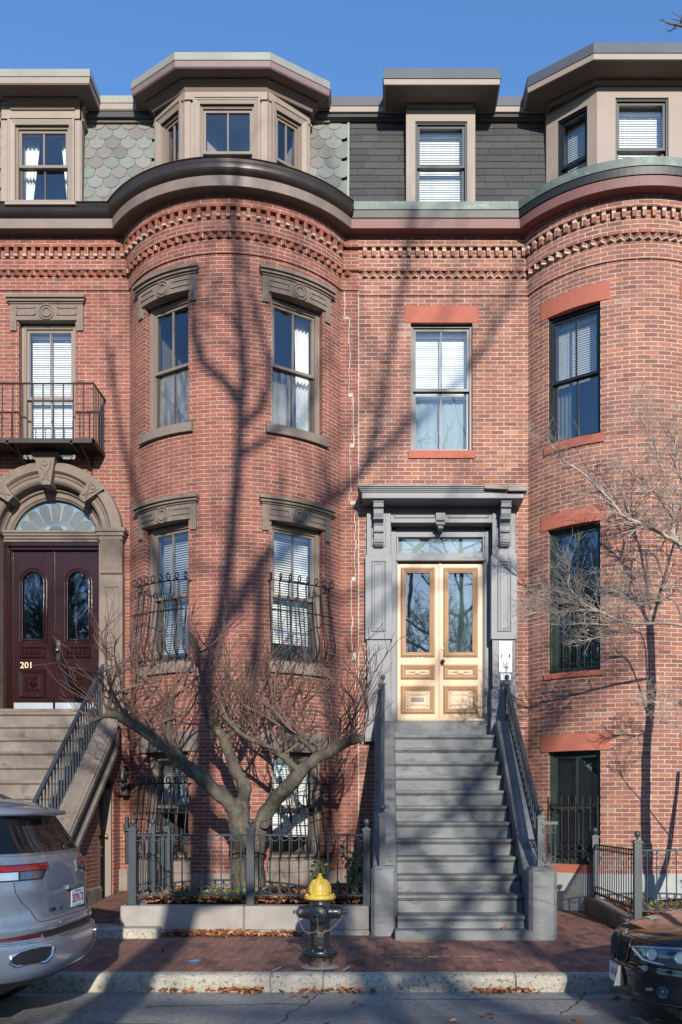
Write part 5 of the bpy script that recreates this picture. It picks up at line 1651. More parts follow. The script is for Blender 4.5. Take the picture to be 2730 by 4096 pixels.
# ================================================================== leaves
deads = [srgb(142, 92, 60), srgb(124, 78, 54), srgb(164, 118, 82), srgb(104, 66, 48), srgb(176, 136, 104), srgb(134, 84, 62)]
def leaf(mb, x, y, z, s_, cols, flat=.5, rnd=random):
    a = rnd.uniform(0, 2 * pi); t1 = rnd.uniform(-flat, flat); t2 = rnd.uniform(-flat, flat)
    R = Matrix.Rotation(a, 3, 'Z') @ Matrix.Rotation(t1, 3, 'X') @ Matrix.Rotation(t2, 3, 'Y')
    c = rnd.choice(cols); k = rnd.uniform(.75, 1.15); c = tuple(q * k for q in c)
    curl = rnd.uniform(.1, .5) * s_
    P = [(-.5, 0, 0), (-.15, -.32, curl), (.1, -.22, curl * .7), (.5, -.05, curl * .3), (.1, .24, curl * .8), (-.15, .34, curl), ]
    P = [Vector((x, y, z)) + R @ Vector((p[0] * s_, p[1] * s_, p[2])) for p in P]
    mb.add(P, [(0, 1, 2, 3), (0, 3, 4, 5)], 0, None, False, c)
mb = MB(); rl = random.Random(21)
for i in range(380):                                            # drift along the foot of the planter
    x = rl.triangular(-2.75, -.9, -2.1); y = 10.9 - abs(rl.gauss(0, .05)); h = max(0, .05 - abs(y - 10.88) * .4) * rl.random()
    leaf(mb, x, y, pz(y) + .012 + h, rl.uniform(.05, .10), deads, .6, rl)
for i in range(170):                                            # gutter of the kerb
    c = rl.choice([-2.0, -1.5, -1.4, -1.3, -.7, -.35, .95, 1.05, 1.3])
    x = c + rl.gauss(0, .11); y = 8.53 - abs(rl.gauss(0, .045))
    leaf(mb, x, y, -.205 + .03 * rl.random(), rl.uniform(.05, .10), deads, .5, rl)
for i in range(22): leaf(mb, rl.uniform(-2.5, 3), rl.uniform(6.5, 8.4), -.205, rl.uniform(.06, .1), deads, .35, rl)
for i in range(16): 
    y = rl.uniform(8.8, 10.5); leaf(mb, rl.uniform(-2.5, 2.6), y, pz(y) + .012, rl.uniform(.05, .08), deads, .35, rl)
leaf(mb, 1.42, 10.6, .125, .09, deads, .6, rl)
kind(mb.build('fallen_leaves', M['leaf_dead']), 'stuff', 'dry brown leaves in drifts along kerb and planter')
mb = MB()
for i in range(2100):
    if i % 3 < 2: x, y, z = rl.uniform(-3.0, -.2), 11.17 + abs(rl.gauss(0, .7)), .37
    else: x, y, z = rl.uniform(3.2, 6.2), 11.15 + abs(rl.gauss(0, 1.0)), .20
    if y > 13.2: continue
    leaf(mb, x, y, z + rl.uniform(0, .06), rl.uniform(.06, .12), deads, .8, rl)
kind(mb.build('garden_leaf_litter', M['leaf_dead']), 'stuff', 'dead leaves covering the garden soil')
greens = [srgb(96, 122, 60), srgb(78, 108, 54), srgb(120, 140, 74), srgb(66, 92, 50)]
mb = MB()
for i in range(420):
    c = rl.choice([-2.65, -2.5, -2.2, -1.95, -1.75, 3.4, 3.7, 4.4])
    x = c + rl.gauss(0, .10); y = (11.25 if c < 0 else 11.45) + abs(rl.gauss(0, .22)); z = (.37 if c < 0 else .2) + rl.uniform(.01, .13)
    leaf(mb, x, y, z, rl.uniform(.035, .075), greens, .9, rl)
kind(mb.build('ground_cover', M['leaf_green']), 'stuff', 'low green ground cover sprouting through dead leaves')

def shrub(label, x, y, z, h, n, seed, spread=.22):
    r = random.Random(seed); t = thing('garden_shrub', label, 'shrub', (x, y, z))
    st = MB(); lf = MB()
    for i in range(9):
        a = r.uniform(0, 2 * pi); q = r.uniform(.3, 1) * spread
        top = Vector((x + cos(a) * q, y + sin(a) * q, z + h * r.uniform(.55, 1)))
        mid = Vector((x + cos(a) * q * .3, y + sin(a) * q * .3, z + h * .45))
        st.tube([(x, y, z), mid, top], [.008, .006, .003], 4)
        for k in range(n):
            tt = r.uniform(.25, 1.0); p = mid.lerp(top, tt) if tt > .4 else Vector((x, y, z)).lerp(mid, tt / .4)
            leaf(lf, p.x + r.gauss(0, .035), p.y + r.gauss(0, .035), p.z + r.gauss(0, .03), r.uniform(.04, .08), greens, 1.2, r)
    st.build('stems', M['twig'], t); lf.build('foliage', M['leaf_green'], t)
shrub('straggly green shrub by the right end of the iron fence behind the hydrant', -.42, 11.6, .36, .75, 16, 5)
shrub('small dark leafed shrub between hydrant and bare tree', -.85, 11.9, .36, .5, 9, 9)
shrub('green shrub in the leafy garden at the right edge', 4.75, 12.3, .2, .75, 16, 13)

# ================================================================== fire hydrant
hx, hy, hz = -.648, 8.98, -.045
hy_ = thing('fire_hydrant', 'black fire hydrant with a yellow bonnet and hanging chains', 'hydrant', (hx, hy, hz))
C = (hx, hy, hz)
mb = MB(); mb.lathe([(.108, -.05), (.108, .10), (.113, .10), (.113, .115), (.105, .12)], C, 24); mb.build('standpipe', M['rust'], hy_)
mb = MB(); mb.lathe([(.19, .004), (.15, .012), (.115, .014)], C, 16); mb.build('concrete_collar', M['planter'], hy_)
mb = MB(); mb.lathe([(.09, .115), (.165, .125), (.178, .145), (.178, .175), (.168, .19), (.12, .205), (.10, .21)], C, 28); 
for i in range(8):
    a = 2 * pi * (i + .5) / 8; mb.lathe([(.016, 0), (.016, .04), (.001, .045)], (hx + .155 * cos(a), hy + .155 * sin(a), hz + .175), 6); mb.lathe([(.014, -.04), (.014, 0)], (hx + .15 * cos(a), hy + .15 * sin(a), hz + .13), 6)
mb.build('base_flange', M['hyd_black'], hy_)
mb = MB(); mb.lathe([(.108, .19), (.104, .24), (.103, .42), (.106, .47), (.118, .51), (.122, .56), (.120, .61), (.11, .645), (.106, .68), (.104, .715)], C, 28)
mb.box(hx - .055, hx + .055, hy - .112, hy - .09, hz + .24, hz + .36)
for sg in (-1, 1): mb.lathe([(.078, .09), (.074, .125), (.066, .15), (.066, .185)], (hx, hy, hz + .575), 18, 0, (sg, -.12 * 0, 0))
mb.lathe([(.10, .08), (.098, .115), (.090, .13), (.090, .15)], (hx, hy, hz + .565), 22, 0, (-.06, -1, 0))
mb.build('barrel', M['hyd_black'], hy_, bevel=.006)
for sg in (-1, 1):
    mb = MB(); c = (hx, hy, hz + .575)
    mb.lathe([(.064, .155), (.066, .16), (.066, .205), (.055, .215), (.03, .22), (.03, .232), (.017, .232), (.017, .268), (.001, .27)], c, 10, 0, (sg, 0, 0), False)
    mb.build('nozzle_cap', M['hyd_black'], hy_, bevel=.004)
mb = MB(); ax = (-.06, -1, 0)
mb.lathe([(.092, .13), (.094, .135), (.094, .172), (.086, .18), (.05, .184), (.042, .19), (.028, .192), (.028, .202), (.017, .202), (.017, .232), (.001, .234)], (hx, hy, hz + .565), 24, 0, ax)
for i in range(8):
    a = 2 * pi * i / 8; mb.sphere((hx + .08 * cos(a) - .011, hy - .178, hz + .565 + .08 * sin(a)), .008, 6, 4)
mb.build('steamer_cap', M['hyd_black'], hy_)
mb = MB(); mb.lathe([(.10, .705), (.150, .71), (.156, .72), (.156, .745), (.150, .752), (.115, .757), (.102, .765), (.106, .79), (.104, .83), (.09, .875), (.065, .905), (.045, .92), (.032, .925), (.03, .935), (.018, .937)], C, 32)
for i in range(10):
    a = 2 * pi * i / 10; mb.tube([(hx + r * cos(a), hy + r * sin(a), hz + z) for r, z in ((.104, .775), (.107, .80), (.104, .835), (.088, .878), (.06, .91))], .008, 5)
for i in range(8):
    a = 2 * pi * (i + .3) / 8; mb.lathe([(.014, .0), (.014, .015)], (hx + .132 * cos(a), hy + .132 * sin(a), hz + .752), 6)
mb.lathe([(.026, .93), (.028, .94), (.018, .945), (.017, .975), (.004, .978)], C, 5, 0, (0, 0, 1), False)
mb.build('bonnet', M['hyd_yellow'], hy_)
def chain(mb, pts, link=.026):
    P = [Vector(p) for p in pts]; dense = []
    for a, b in zip(P[:-1], P[1:]):
        n = max(1, int((b - a).length / (link * .72)))
        for i in range(n): dense.append((a + (b - a) * (i / n), (b - a).normalized()))
    for k, (p, d) in enumerate(dense):
        u = d.orthogonal().normalized(); v = d.cross(u)
        s1 = u if k % 2 else v
        mb.ring(p, tuple(d * 1.0), tuple(s1 * .62), link * .5, .0038, 8, 4)
mb = MB()
def cat(a, b, sag, n=9):
    a = Vector(a); b = Vector(b); return [tuple(a.lerp(b, i / n) - Vector((0, 0, sag * 4 * (i / n) * (1 - i / n)))) for i in range(n + 1)]
fy = hy - .135
chain(mb, [(hx + .225, hy - .03, hz + .545)] + cat((hx + .205, hy - .05, hz + .50), (hx + .06, fy, hz + .385), .02))
chain(mb, cat((hx + .06, fy, hz + .385), (hx - .03, fy, hz + .40), .02))
chain(mb, [(hx - .225, hy - .03, hz + .545)] + cat((hx - .205, hy - .05, hz + .50), (hx - .11, fy + .02, hz + .37), .03) + [(hx - .02, fy, hz + .385)])
chain(mb, [(hx - .012, hy - .2, hz + .535), (hx - .012, hy - .17, hz + .47), (hx - .01, fy, hz + .42), (hx + .0, fy, hz + .35)])
chain(mb, cat((hx - .03, fy, hz + .40), (hx + .07, fy, hz + .42), .05)); chain(mb, cat((hx - .02, fy - .01, hz + .38), (hx + .04, fy - .01, hz + .37), .04))
mb.build('chain', M['chain'], hy_)
hy_.scale = (1, 1, .955)
# ================================================================== cars
def interp(tab, h):
    if h <= tab[0][0]: return tab[0][1]
    for (a, x), (b, y) in zip(tab[:-1], tab[1:]):
        if h <= b:
            t = (h - a) / (b - a); return x + (y - x) * t
    return tab[-1][1]

class Shell:
    """car body as stacked plan outlines. l: distance from the near end, w: sideways, h: height"""
    def __init__(s, X0, Yc, zg, dirn, r, hw, far, crown, corner, pw, L, cw=None):
        s.X0, s.Yc, s.zg, s.dirn = X0, Yc, zg, dirn
        s.r, s.hw, s.far, s.crown, s.corner, s.pw, s.L = r, hw, far, crown, corner, pw, L
        s.cw = cw

    def W(s, l, w, h): return (s.X0 + s.dirn * l, s.Yc + w, s.zg + h)

    def end(s, h, q):
        hw = interp(s.hw, h)
        cr = interp(s.crown, h) if isinstance(s.crown, list) else s.crown
        co = interp(s.corner, h) if isinstance(s.corner, list) else s.corner
        return interp(s.r, h) + cr * q * q + co * abs(q) ** s.pw, hw * (1 - .0) * q

    def S(s, h, q, off=0.0):
        l, w = s.end(h, q)
        if off:
            e = .01
            l0, w0 = s.end(h, max(-1, q - e)); l1, w1 = s.end(h, min(1, q + e)); l2, w2 = s.end(h + e, q); l3, w3 = s.end(h - e, q)
            t1 = Vector((l1 - l0, w1 - w0, 0)); t2 = Vector((l2 - l3, w2 - w3, 2 * e))
            n = t1.cross(t2).normalized()
            if n.x > 0: n = -n
            return s.W(l + n.x * off, w + n.y * off, h + n.z * off)
        return s.W(l, w, h)

    def body(s, mb, hs, nq=29, nside=14, mi=0):
        rows = []
        for h in hs:
            row = []
            qs = [sin(pi / 2 * (-1 + 2 * i / (nq - 1))) for i in range(nq)]
            for q in qs: row.append(s.W(*s.end(h, q), h))
            l1, w1 = s.end(h, 1.0); hw = interp(s.hw, h); lf = interp(s.far, h)
            for i in range(1, nside):
                t = i / nside; row.append(s.W(l1 + (lf - .35 - l1) * t, hw * (1 + .03 * sin(pi * t)), h))
            for i in range(9):
                a = pi / 2 - pi * i / 8; row.append(s.W(lf - .35 + .35 * cos(a), hw * sin(a), h))
            for i in range(nside - 1, 0, -1):
                t = i / nside; row.append(s.W(l1 + (lf - .35 - l1) * t, -hw * (1 + .03 * sin(pi * t)), h))
            rows.append(row)
        n = len(rows[0]); vs = [p for r in rows for p in r]; fs = []
        for j in range(len(rows) - 1):
            for i in range(n):
                i2 = (i + 1) % n; fs.append((j * n + i, j * n + i2, (j + 1) * n + i2, (j + 1) * n + i))
        mb.add(vs, fs, mi, None, True)
        mb.add(rows[-1], [tuple(range(n))], mi, None, True); mb.add(rows[0], [tuple(range(n))[::-1]], mi)

    def patch(s, mb, f, nu=14, nv=8, off=.004, mi=0, edge=True):
        """f(u, v) -> (h, q)"""
        vs = []; fs = []
        for j in range(nv + 1):
            for i in range(nu + 1):
                h, q = f(i / nu, j / nv); vs.append(s.S(h, q, off))
        for j in range(nv):
            for i in range(nu):
                k = j * (nu + 1) + i; fs.append((k, k + 1, k + nu + 2, k + nu + 1))
        mb.add(vs, fs, mi, None, True)
        if edge:
            B = [(i, 0) for i in range(nu)] + [(nu, j) for j in range(nv)] + [(i, nv) for i in range(nu, 0, -1)] + [(0, j) for j in range(nv, 0, -1)]
            a = [s.S(*f(i / nu, j / nv), off) for i, j in B]; b = [s.S(*f(i / nu, j / nv), -.012) for i, j in B]
            n = len(a); mb.add(a + b, [(i, (i + 1) % n, n + (i + 1) % n, n + i) for i in range(n)], mi)

    def line(s, mb, pts, rad, off=.0, n=5, mi=0):
        mb.tube([s.S(h, q, off) for h, q in pts], rad, n, mi)

def lerp(a, b, t): return a + (b - a) * t
def quadpatch(p00, p10, p01, p11):
    """(h, q) corners: lower left, lower right, upper left, upper right"""
    return lambda u, v: (lerp(lerp(p00[0], p10[0], u), lerp(p01[0], p11[0], u), v), lerp(lerp(p00[1], p10[1], u), lerp(p01[1], p11[1], u), v))

def wheel(parent, X, Y, z, R, wd, side):
    mb = MB(); ax = (0, side, 0)
    mb.lathe([(R * .62, -wd / 2), (R * .93, -wd / 2), (R, -wd / 2 + .03), (R, wd / 2 - .03), (R * .93, wd / 2), (R * .64, wd / 2 + .004), (R * .62, wd / 2 - .02)], (X, Y, z), 32, 0, ax)
    w = mb.build('wheel', M['rubber'], parent)
    mb = MB(); mb.lathe([(R * .63, wd / 2 - .02), (R * .60, wd / 2 + .002), (R * .57, wd / 2 - .03), (R * .2, wd / 2 - .045)], (X, Y, z), 28, 0, ax)
    for i in range(5):
        a = 2 * pi * i / 5
        for da in (-.12, .12): mb.tube([(X + r * cos(a + da), Y + side * (wd / 2 - .015), z + r * sin(a + da)) for r in (.05, R * .59)], .016, 5)
    mb.lathe([(.06, wd / 2 - .03), (.055, wd / 2 + .0), (.01, wd / 2 + .004)], (X, Y, z), 14, 0, ax); mb.build('rim', M['alloy'], w)

# ------------------------------------------------------------------ silver SUV, seen from behind, at the left
ZG = -.218
suv = thing('suv', 'silver blue sport utility vehicle parked at the kerb, rear end showing', 'car', (-4.8, 7.42, ZG))
sv = Shell(-2.53, 7.42, ZG, -1,
           r=[(.40, .16), (.46, .06), (.52, .02), (.60, .0), (.70, .0), (.735, .005), (.75, .03), (.765, .05), (.80, .05), (.82, .03), (.87, .035), (.88, .06), (.95, .08), (1.05, .085), (1.12, .08), (1.2, .09), (1.30, .105), (1.38, .14), (1.45, .18), (1.55, .24), (1.66, .305), (1.71, .34), (1.75, .365), (1.79, .45), (1.82, .58), (1.84, .80), (1.855, 1.3), (1.86, 1.9)],
           hw=[(.40, .88), (.5, .95), (.62, .975), (.75, .98), (.87, .975), (1.1, .975), (1.22, .965), (1.32, .94), (1.38, .915), (1.45, .885), (1.6, .81), (1.70, .76), (1.75, .74), (1.79, .71), (1.82, .66), (1.84, .60), (1.86, .5)],
           far=[(.40, 4.75), (.6, 4.88), (.95, 4.85), (1.12, 4.7), (1.20, 3.7), (1.45, 3.2), (1.72, 2.9), (1.80, 2.7), (1.86, 2.5)],
           crown=.06, corner=[(.40, .28), (.6, .36), (.85, .36), (1.1, .30), (1.35, .26), (1.75, .22)], pw=5, L=4.88)
hs = [.40, .43, .46, .49, .52, .56, .60, .65, .70, .72, .735, .75, .765, .785, .80, .82, .845, .87, .88, .91, .95, 1.0, 1.05, 1.09, 1.12, 1.16, 1.2, 1.25, 1.30, 1.34, 1.38, 1.42, 1.45, 1.5, 1.55, 1.6, 1.66, 1.69, 1.71, 1.73, 1.75, 1.77, 1.79, 1.805, 1.82, 1.83, 1.84, 1.85, 1.855, 1.86]
mb = MB(); sv.body(mb, hs, 41); mb.build('body', M['suv'], suv)
mb = MB(); sv.patch(mb, quadpatch((.405, -.9), (.405, .9), (.46, -.9), (.46, .9)), 24, 3, .004); sv.patch(mb, quadpatch((.757, -.55), (.757, .60), (.812, -.55), (.812, .60)), 24, 3, .005); mb.build('bumper_trim', M['plastic'], suv)
mb = MB()
def rw(u, v):
    h = lerp(1.405, 1.69, v); q = lerp(-.95, .94, u) * lerp(1.0, .965, v); return (h, q)
sv.patch(mb, rw, 26, 12, .005); mb.build('rear_window', M['car_glass'], suv)
mb = MB(); sv.line(mb, [(1.392 + .10 * max(0, abs(q) - .90), q) for q in [-.985 + 1.97 * i / 24 for i in range(25)]], .009, .004)
for sg in (-1, 1): sv.line(mb, [(1.40, sg * .985), (1.50, sg * .99), (1.62, sg * .985)], .010, .004)
mb.build('chrome_strip', M['chrome'], suv)
mb = MB(); sv.line(mb, [(1.425, .1), (1.442, .22), (1.45, .40)], .014, .02); sv.line(mb, [(1.432, .12), (1.46, .40)], .009, .02); mb.build('wiper', M['plastic'], suv)
mb = MB()
vs = []; fs = []; n = 24
for i in range(n + 1):
    q = -1 + 2 * i / n; l, w = sv.end(1.71, q * .98)
    back = .13 * (1 - abs(q) ** 6)
    vs += [sv.W(l - back, w, 1.70), sv.W(l - back + .012, w, 1.728), sv.W(l + .20, w * .97, 1.80), sv.W(l + .03, w, 1.675)]
for i in range(n):
    for a, b in ((0, 1), (1, 2), (2, 3), (3, 0)): fs.append((4 * i + a, 4 * i + 4 + a, 4 * i + 4 + b, 4 * i + b))
mb.add(vs, fs, 0, None, True); mb.build('roof_spoiler', M['suv'], suv)
for sg in (-1, 1):
    mb = MB(); mb.tube([sv.W(.80, sg * .62, 1.82), sv.W(.90, sg * .62, 1.865), sv.W(2.6, sg * .62, 1.89), sv.W(2.75, sg * .60, 1.80)], .018, 6); mb.build('roof_rail', M['plastic'], suv)
mb = MB(); mb.hexa([sv.W(.72, -.035, 1.82), sv.W(.72, .035, 1.82), sv.W(1.05, .035, 1.84), sv.W(1.05, -.035, 1.84), sv.W(.77, -.01, 1.92), sv.W(.77, .01, 1.92), sv.W(.95, .01, 1.86), sv.W(.95, -.01, 1.86)]); mb.build('roof_antenna', M['suv'], suv)
for sg in (-1, 1):
    mb = MB(); sv.patch(mb, quadpatch((1.205, sg * .50), (1.205, sg * .995), (1.325, sg * .37), (1.325, sg * .995)), 20, 5, .006); tl = mb.build('tail_light', M['plastic'], suv)
    mb = MB(); sv.patch(mb, quadpatch((1.277, sg * .41), (1.277, sg * .99), (1.314, sg * .385), (1.314, sg * .99)), 20, 3, .014); mb.build('lamp_bar', M['red_lens'], tl)
    mb = MB(); sv.patch(mb, quadpatch((1.214, sg * .52), (1.214, sg * .74), (1.270, sg * .48), (1.270, sg * .74)), 8, 3, .012); mb.build('reversing_lens', M['lens_dark'], tl)
    mb = MB(); sv.patch(mb, quadpatch((1.214, sg * .76), (1.214, sg * .985), (1.270, sg * .76), (1.270, sg * .985)), 8, 3, .012); mb.build('indicator_lens', M['clear_lens'], tl)
# the hollow of the number plate: a real step back below the grip
mb = MB(); sv.patch(mb, quadpatch((1.09, -.06), (1.09, .50), (1.118, -.04), (1.118, .50)), 12, 2, .022); mb.build('tailgate_grip', M['suv'], suv)
pc_h, pc_w = 1.0, .20
pl_ = sv.end(pc_h, pc_w / .975)[0] - .006
def PL(u, v, w_): return sv.W(pl_ - w_, pc_w + u, pc_h + v)
def pbox(mb, a, b, c, d, w0, w1): mb.hexa([PL(a, c, w0), PL(b, c, w0), PL(b, d, w0), PL(a, d, w0), PL(a, c, w1), PL(b, c, w1), PL(b, d, w1), PL(a, d, w1)])
mb = MB(); pbox(mb, -.165, .165, -.088, .088, -.03, .006); pf = mb.build('number_plate', M['plastic'], suv)
mb = MB(); pbox(mb, -.152, .152, -.070, .078, 0, .009); mb.build('plate_face', M['plate'], pf)
mb = MB(); text_geo(mb, '2EYN 72', .10, lambda u, v, w_: PL(u, v - .002, .0105 + w_), .001, 0, .98, .72); mb.build('plate_lettering', M['plate_red'], pf)
mb = MB(); text_geo(mb, 'Massachusetts', .026, lambda u, v, w_: PL(u, v + .060, .0105 + w_), .001, 0); text_geo(mb, 'The Spirit of America', .016, lambda u, v, w_: PL(u, v - .058, .0105 + w_), .001, 0); mb.build('plate_motto', M['plate_blue'], pf)
def TG(h0, w0):
    def f(u, v, w_):
        h = h0 + v; return sv.S(h, (w0 + u) / interp(sv.hw, h), .006 + w_)
    return f
mb = MB(); text_geo(mb, 'Jeep', .115, TG(1.265, .34), .006, 0, 1.05); mb.build('badge', M['steel_dark'], suv)
mb = MB(); text_geo(mb, '4x4', .06, TG(.955, -.20), .003); mb.build('badge', M['chrome'], suv)
mb = MB(); sv.patch(mb, quadpatch((.94, -.40), (.94, -.28), (.968, -.40), (.968, -.28)), 4, 2, .004); bb = mb.build('badge_base', M['plastic'], suv)
mb = MB(); text_geo(mb, 'L', .03, TG(.954, -.36), .002); mb.build('badge_letter', M['chrome'], bb)
mb = MB(); mb.sphere(sv.S(1.04, .80, .004), .012, 8, 6); mb.build('badge', M['chrome'], suv)
mb = MB()
for sg in (-1, 1): sv.line(mb, [(1.385, sg * .93), (1.335, sg * .86)], .0035, .0)
for sg in (-1, 1): sv.line(mb, [(1.20, sg * .79), (1.12, sg * .78), (1.04, sg * .72), (.97, sg * .64), (.90, sg * .60), (.883, sg * .56)], .003, .0)
sv.line(mb, [(.880, -.56 + 1.12 * i / 12) for i in range(13)], .004, .0); mb.build('shut_line', M['plastic'], suv)
for sg in (-1, 1):
    mb = MB(); sv.patch(mb, quadpatch((.762, sg * .90), (.766, sg * .58), (.79, sg * .90), (.815, sg * .58)), 10, 3, .008); mb.build('reflector', M['red_dark'], suv)
mb = MB(); sv.line(mb, [(.742, q) for q in [-.97 + 1.94 * i / 30 for i in range(31)]], .011, .005); mb.build('bumper_strip', M['chrome'], suv)
for sg in (-1, 1):
    mb = MB()
    hexo = [(.69, .50), (.705, .55), (.695, .80), (.66, .85), (.61, .86), (.585, .83), (.585, .60), (.62, .53)]
    sv.line(mb, [(h, sg * q) for h, q in hexo + hexo[:1]], .013, .004, 6); ex = mb.build('exhaust_tip', M['chrome'], suv)
    mb = MB(); sv.patch(mb, lambda u, v: (lerp(.645, lerp(hexo[int(u * 8) % 8][0], hexo[(int(u * 8) + 1) % 8][0], u * 8 - int(u * 8)), v * .96), sg * lerp(.69, lerp(hexo[int(u * 8) % 8][1], hexo[(int(u * 8) + 1) % 8][1], u * 8 - int(u * 8)), v * .96)), 32, 5, .005, 0, False); mb.build('exhaust_opening', M['plastic'], ex)
for q in (-.72, -.3, .3, .72):
    mb = MB(); mb.lathe([(.012, -.004), (.012, .003)], sv.S(.85, q, .0), 10, 0, (1, 0, 0)); mb.build('parking_sensor', M['suv'], suv)
for sg in (-1, 1):
    mb = MB()
    vs = [sv.W(.62, sg * .93, 1.40), sv.W(1.45, sg * .93, 1.40), sv.W(1.35, sg * .80, 1.68), sv.W(.80, sg * .79, 1.68)]
    mb.add(vs, [(0, 1, 2, 3)]); vs = [sv.W(1.52, sg * .935, 1.40), sv.W(2.4, sg * .935, 1.40), sv.W(2.35, sg * .80, 1.68), sv.W(1.42, sg * .80, 1.68)]; mb.add(vs, [(0, 1, 2, 3)])
    mb.build('side_window', M['car_glass'], suv)
for l in (1.05, 3.9):
    for sg in (-1, 1): wheel(suv, sv.X0 - l, sv.Yc + sg * .87, ZG + .385, .385, .26, sg)
mb = MB(); mb.box(sv.X0 - 4.6, sv.X0 - .45, sv.Yc - .8, sv.Yc + .8, ZG + .3, ZG + .42); mb.build('underbody', M['plastic'], suv)

# ------------------------------------------------------------------ black saloon, front end at the right
ZB = -.218
sd = thing('saloon_car', 'glossy black saloon car parked at the kerb, front corner with headlight showing', 'car', (4.2, 7.5, ZB))
sb = Shell(1.93, 7.52, ZB, 1,
           r=[(.19, .10), (.22, .03), (.26, .02), (.32, .02), (.40, .015), (.47, .0), (.52, .015), (.58, .012), (.64, .022), (.70, .055), (.735, .105), (.76, .18), (.79, .32), (.83, .52), (.87, .75), (.91, 1.0), (.95, 1.25), (.98, 1.5), (1.0, 1.62), (1.15, 1.95), (1.3, 2.3), (1.40, 2.65), (1.43, 2.95)],
           hw=[(.19, .80), (.26, .86), (.45, .90), (.65, .905), (.78, .90), (.90, .87), (.98, .84), (1.05, .80), (1.25, .70), (1.40, .62), (1.43, .56)],
           far=[(.19, 4.45), (.5, 4.62), (.85, 4.6), (1.0, 4.45), (1.1, 4.0), (1.3, 3.75), (1.43, 3.5)],
           crown=[(.19, .26), (.6, .26), (.75, .26), (.95, .1), (1.0, .06), (1.43, .05)], corner=[(.19, .30), (.5, .42), (.75, .42), (.9, .30), (1.0, .15), (1.43, .1)], pw=5, L=4.62)
hs = [.19, .22, .26, .30, .34, .38, .42, .45, .47, .50, .52, .55, .58, .61, .64, .67, .70, .72, .735, .75, .76, .775, .79, .81, .83, .85, .87, .89, .91, .93, .95, .965, .98, 1.0, 1.07, 1.15, 1.22, 1.3, 1.35, 1.40, 1.42, 1.43]
mb = MB(); sb.body(mb, hs, 45); mb.build('body', M['black_paint'], sd)
# kidney grilles (near one is at negative w)
for sg in (-1, 1):
    mb = MB()
    ol = [(.665, .03), (.687, .06), (.692, .20), (.68, .28), (.64, .30), (.55, .28), (.50, .23), (.487, .11), (.50, .045), (.56, .022)]
    sb.line(mb, [(h, sg * q) for h, q in ol + ol[:1]], .008, .010, 6); kg = mb.build('grille', M['steel_dark'], sd)
    mb = MB(); sb.patch(mb, quadpatch((.50, sg * .04), (.50, sg * .24), (.68, sg * .04), (.675, sg * .28)), 8, 5, .005); mb.build('grille_back', M['plastic'], kg)
    mb = MB()
    for i in range(8): sb.line(mb, [(.505, sg * (.05 + .026 * i)), (.59, sg * (.05 + .029 * i)), (.67, sg * (.05 + .029 * i))], .005, .014, 4)
    mb.build('grille_bars', M['iron_black'], kg)
# headlights: dark glazed housing with a projector pair and a white light strip
for sg in (-1, 1):
    f0 = lambda u: lerp(.585, .535, min(1, u * 1.6)); f1 = lambda u: lerp(.648, .705, u ** .8)
    mb = MB(); sb.patch(mb, lambda u, v: (lerp(f0(u) - .012, f1(u) + .010, v), sg * lerp(.33, .95, u)), 18, 6, .004); hl = mb.build('headlight', M['plastic'], sd)
    mb = MB(); sb.patch(mb, lambda u, v: (lerp(f0(u), f1(u), v), sg * lerp(.36, .94, u)), 18, 6, .010); mb.build('lens', M['lens_dark'], hl)
    mb = MB(); sb.line(mb, [(f1(i / 10) - .012, sg * lerp(.33, .94, i / 10)) for i in range(11)], .006, .012); mb.build('light_strip', M['clear_lens'], hl)
    mb = MB(); sb.line(mb, [(.63, sg * .37), (.60, sg * .45), (.565, sg * .52), (.552, sg * .66), (.558, sg * .92)], .011, .012); mb.build('light_strip', M['clear_lens'], hl)
    for q in (.60, .79):
        mb = MB()
        c = sb.S(.615, sg * q, .006); nrm = (Vector(sb.S(.615, sg * q, .03)) - Vector(c)).normalized()
        mb.lathe([(.046, 0), (.047, .008), (.041, .010), (.036, .004)], c, 22, 0, tuple(nrm)); lp = mb.build('lamp', M['steel'], hl)
        
# bumper openings, fog lamps
mb = MB(); sb.patch(mb, quadpatch((.255, -.36), (.255, .36), (.325, -.32), (.325, .32)), 14, 3, .004); mb.build('air_intake', M['plastic'], sd)
for sg in (-1, 1):
    mb = MB(); sb.patch(mb, quadpatch((.27, sg * .50), (.29, sg * .86), (.345, sg * .48), (.40, sg * .84)), 8, 3, .005); mb.build('air_intake', M['plastic'], sd)
for sg in (-1, 1):
    mb = MB(); c = sb.S(.335, sg * .70, .0); nrm = (Vector(sb.S(.335, sg * .70, .02)) - Vector(c)).normalized()
    mb.lathe([(.046, .0), (.048, .014), (.040, .018), (.036, .006), (.02, .014), (.002, .018)], c, 20, 0, tuple(nrm)); mb.build('fog_lamp', M['lens_dark'], sd)
    mb = MB(); sb.patch(mb, quadpatch((.325, sg * .55), (.335, sg * .62), (.345, sg * .55), (.36, sg * .62)), 4, 2, .012); mb.build('intake_trim', M['steel'], sd)
mb = MB(); sb.line(mb, [(.243, -.95 + 1.9 * i / 24) for i in range(25)], .007, .004); sb.line(mb, [(.395 + .03 * abs(q), q) for q in [-.5 + i / 14 for i in range(15)]], .004, .003); sb.line(mb, [(.70, q) for q in [.26 + .03 * i for i in range(6)]], .003, .002); mb.build('bumper_crease', M['steel_dark'], sd)
mb = MB(); sb.line(mb, [(.715 - .02 * abs(q), q) for q in [-.9 + 1.8 * i / 24 for i in range(25)]], .005, .001); mb.build('bonnet_gap', M['plastic'], sd)
mb = MB(); mb.lathe([(.036, 0), (.036, .006), (.03, .009), (.002, .01)], sb.S(.715, 0, .0), 18, 0, (-.8, 0, .6)); mb.build('badge', M['chrome'], sd)
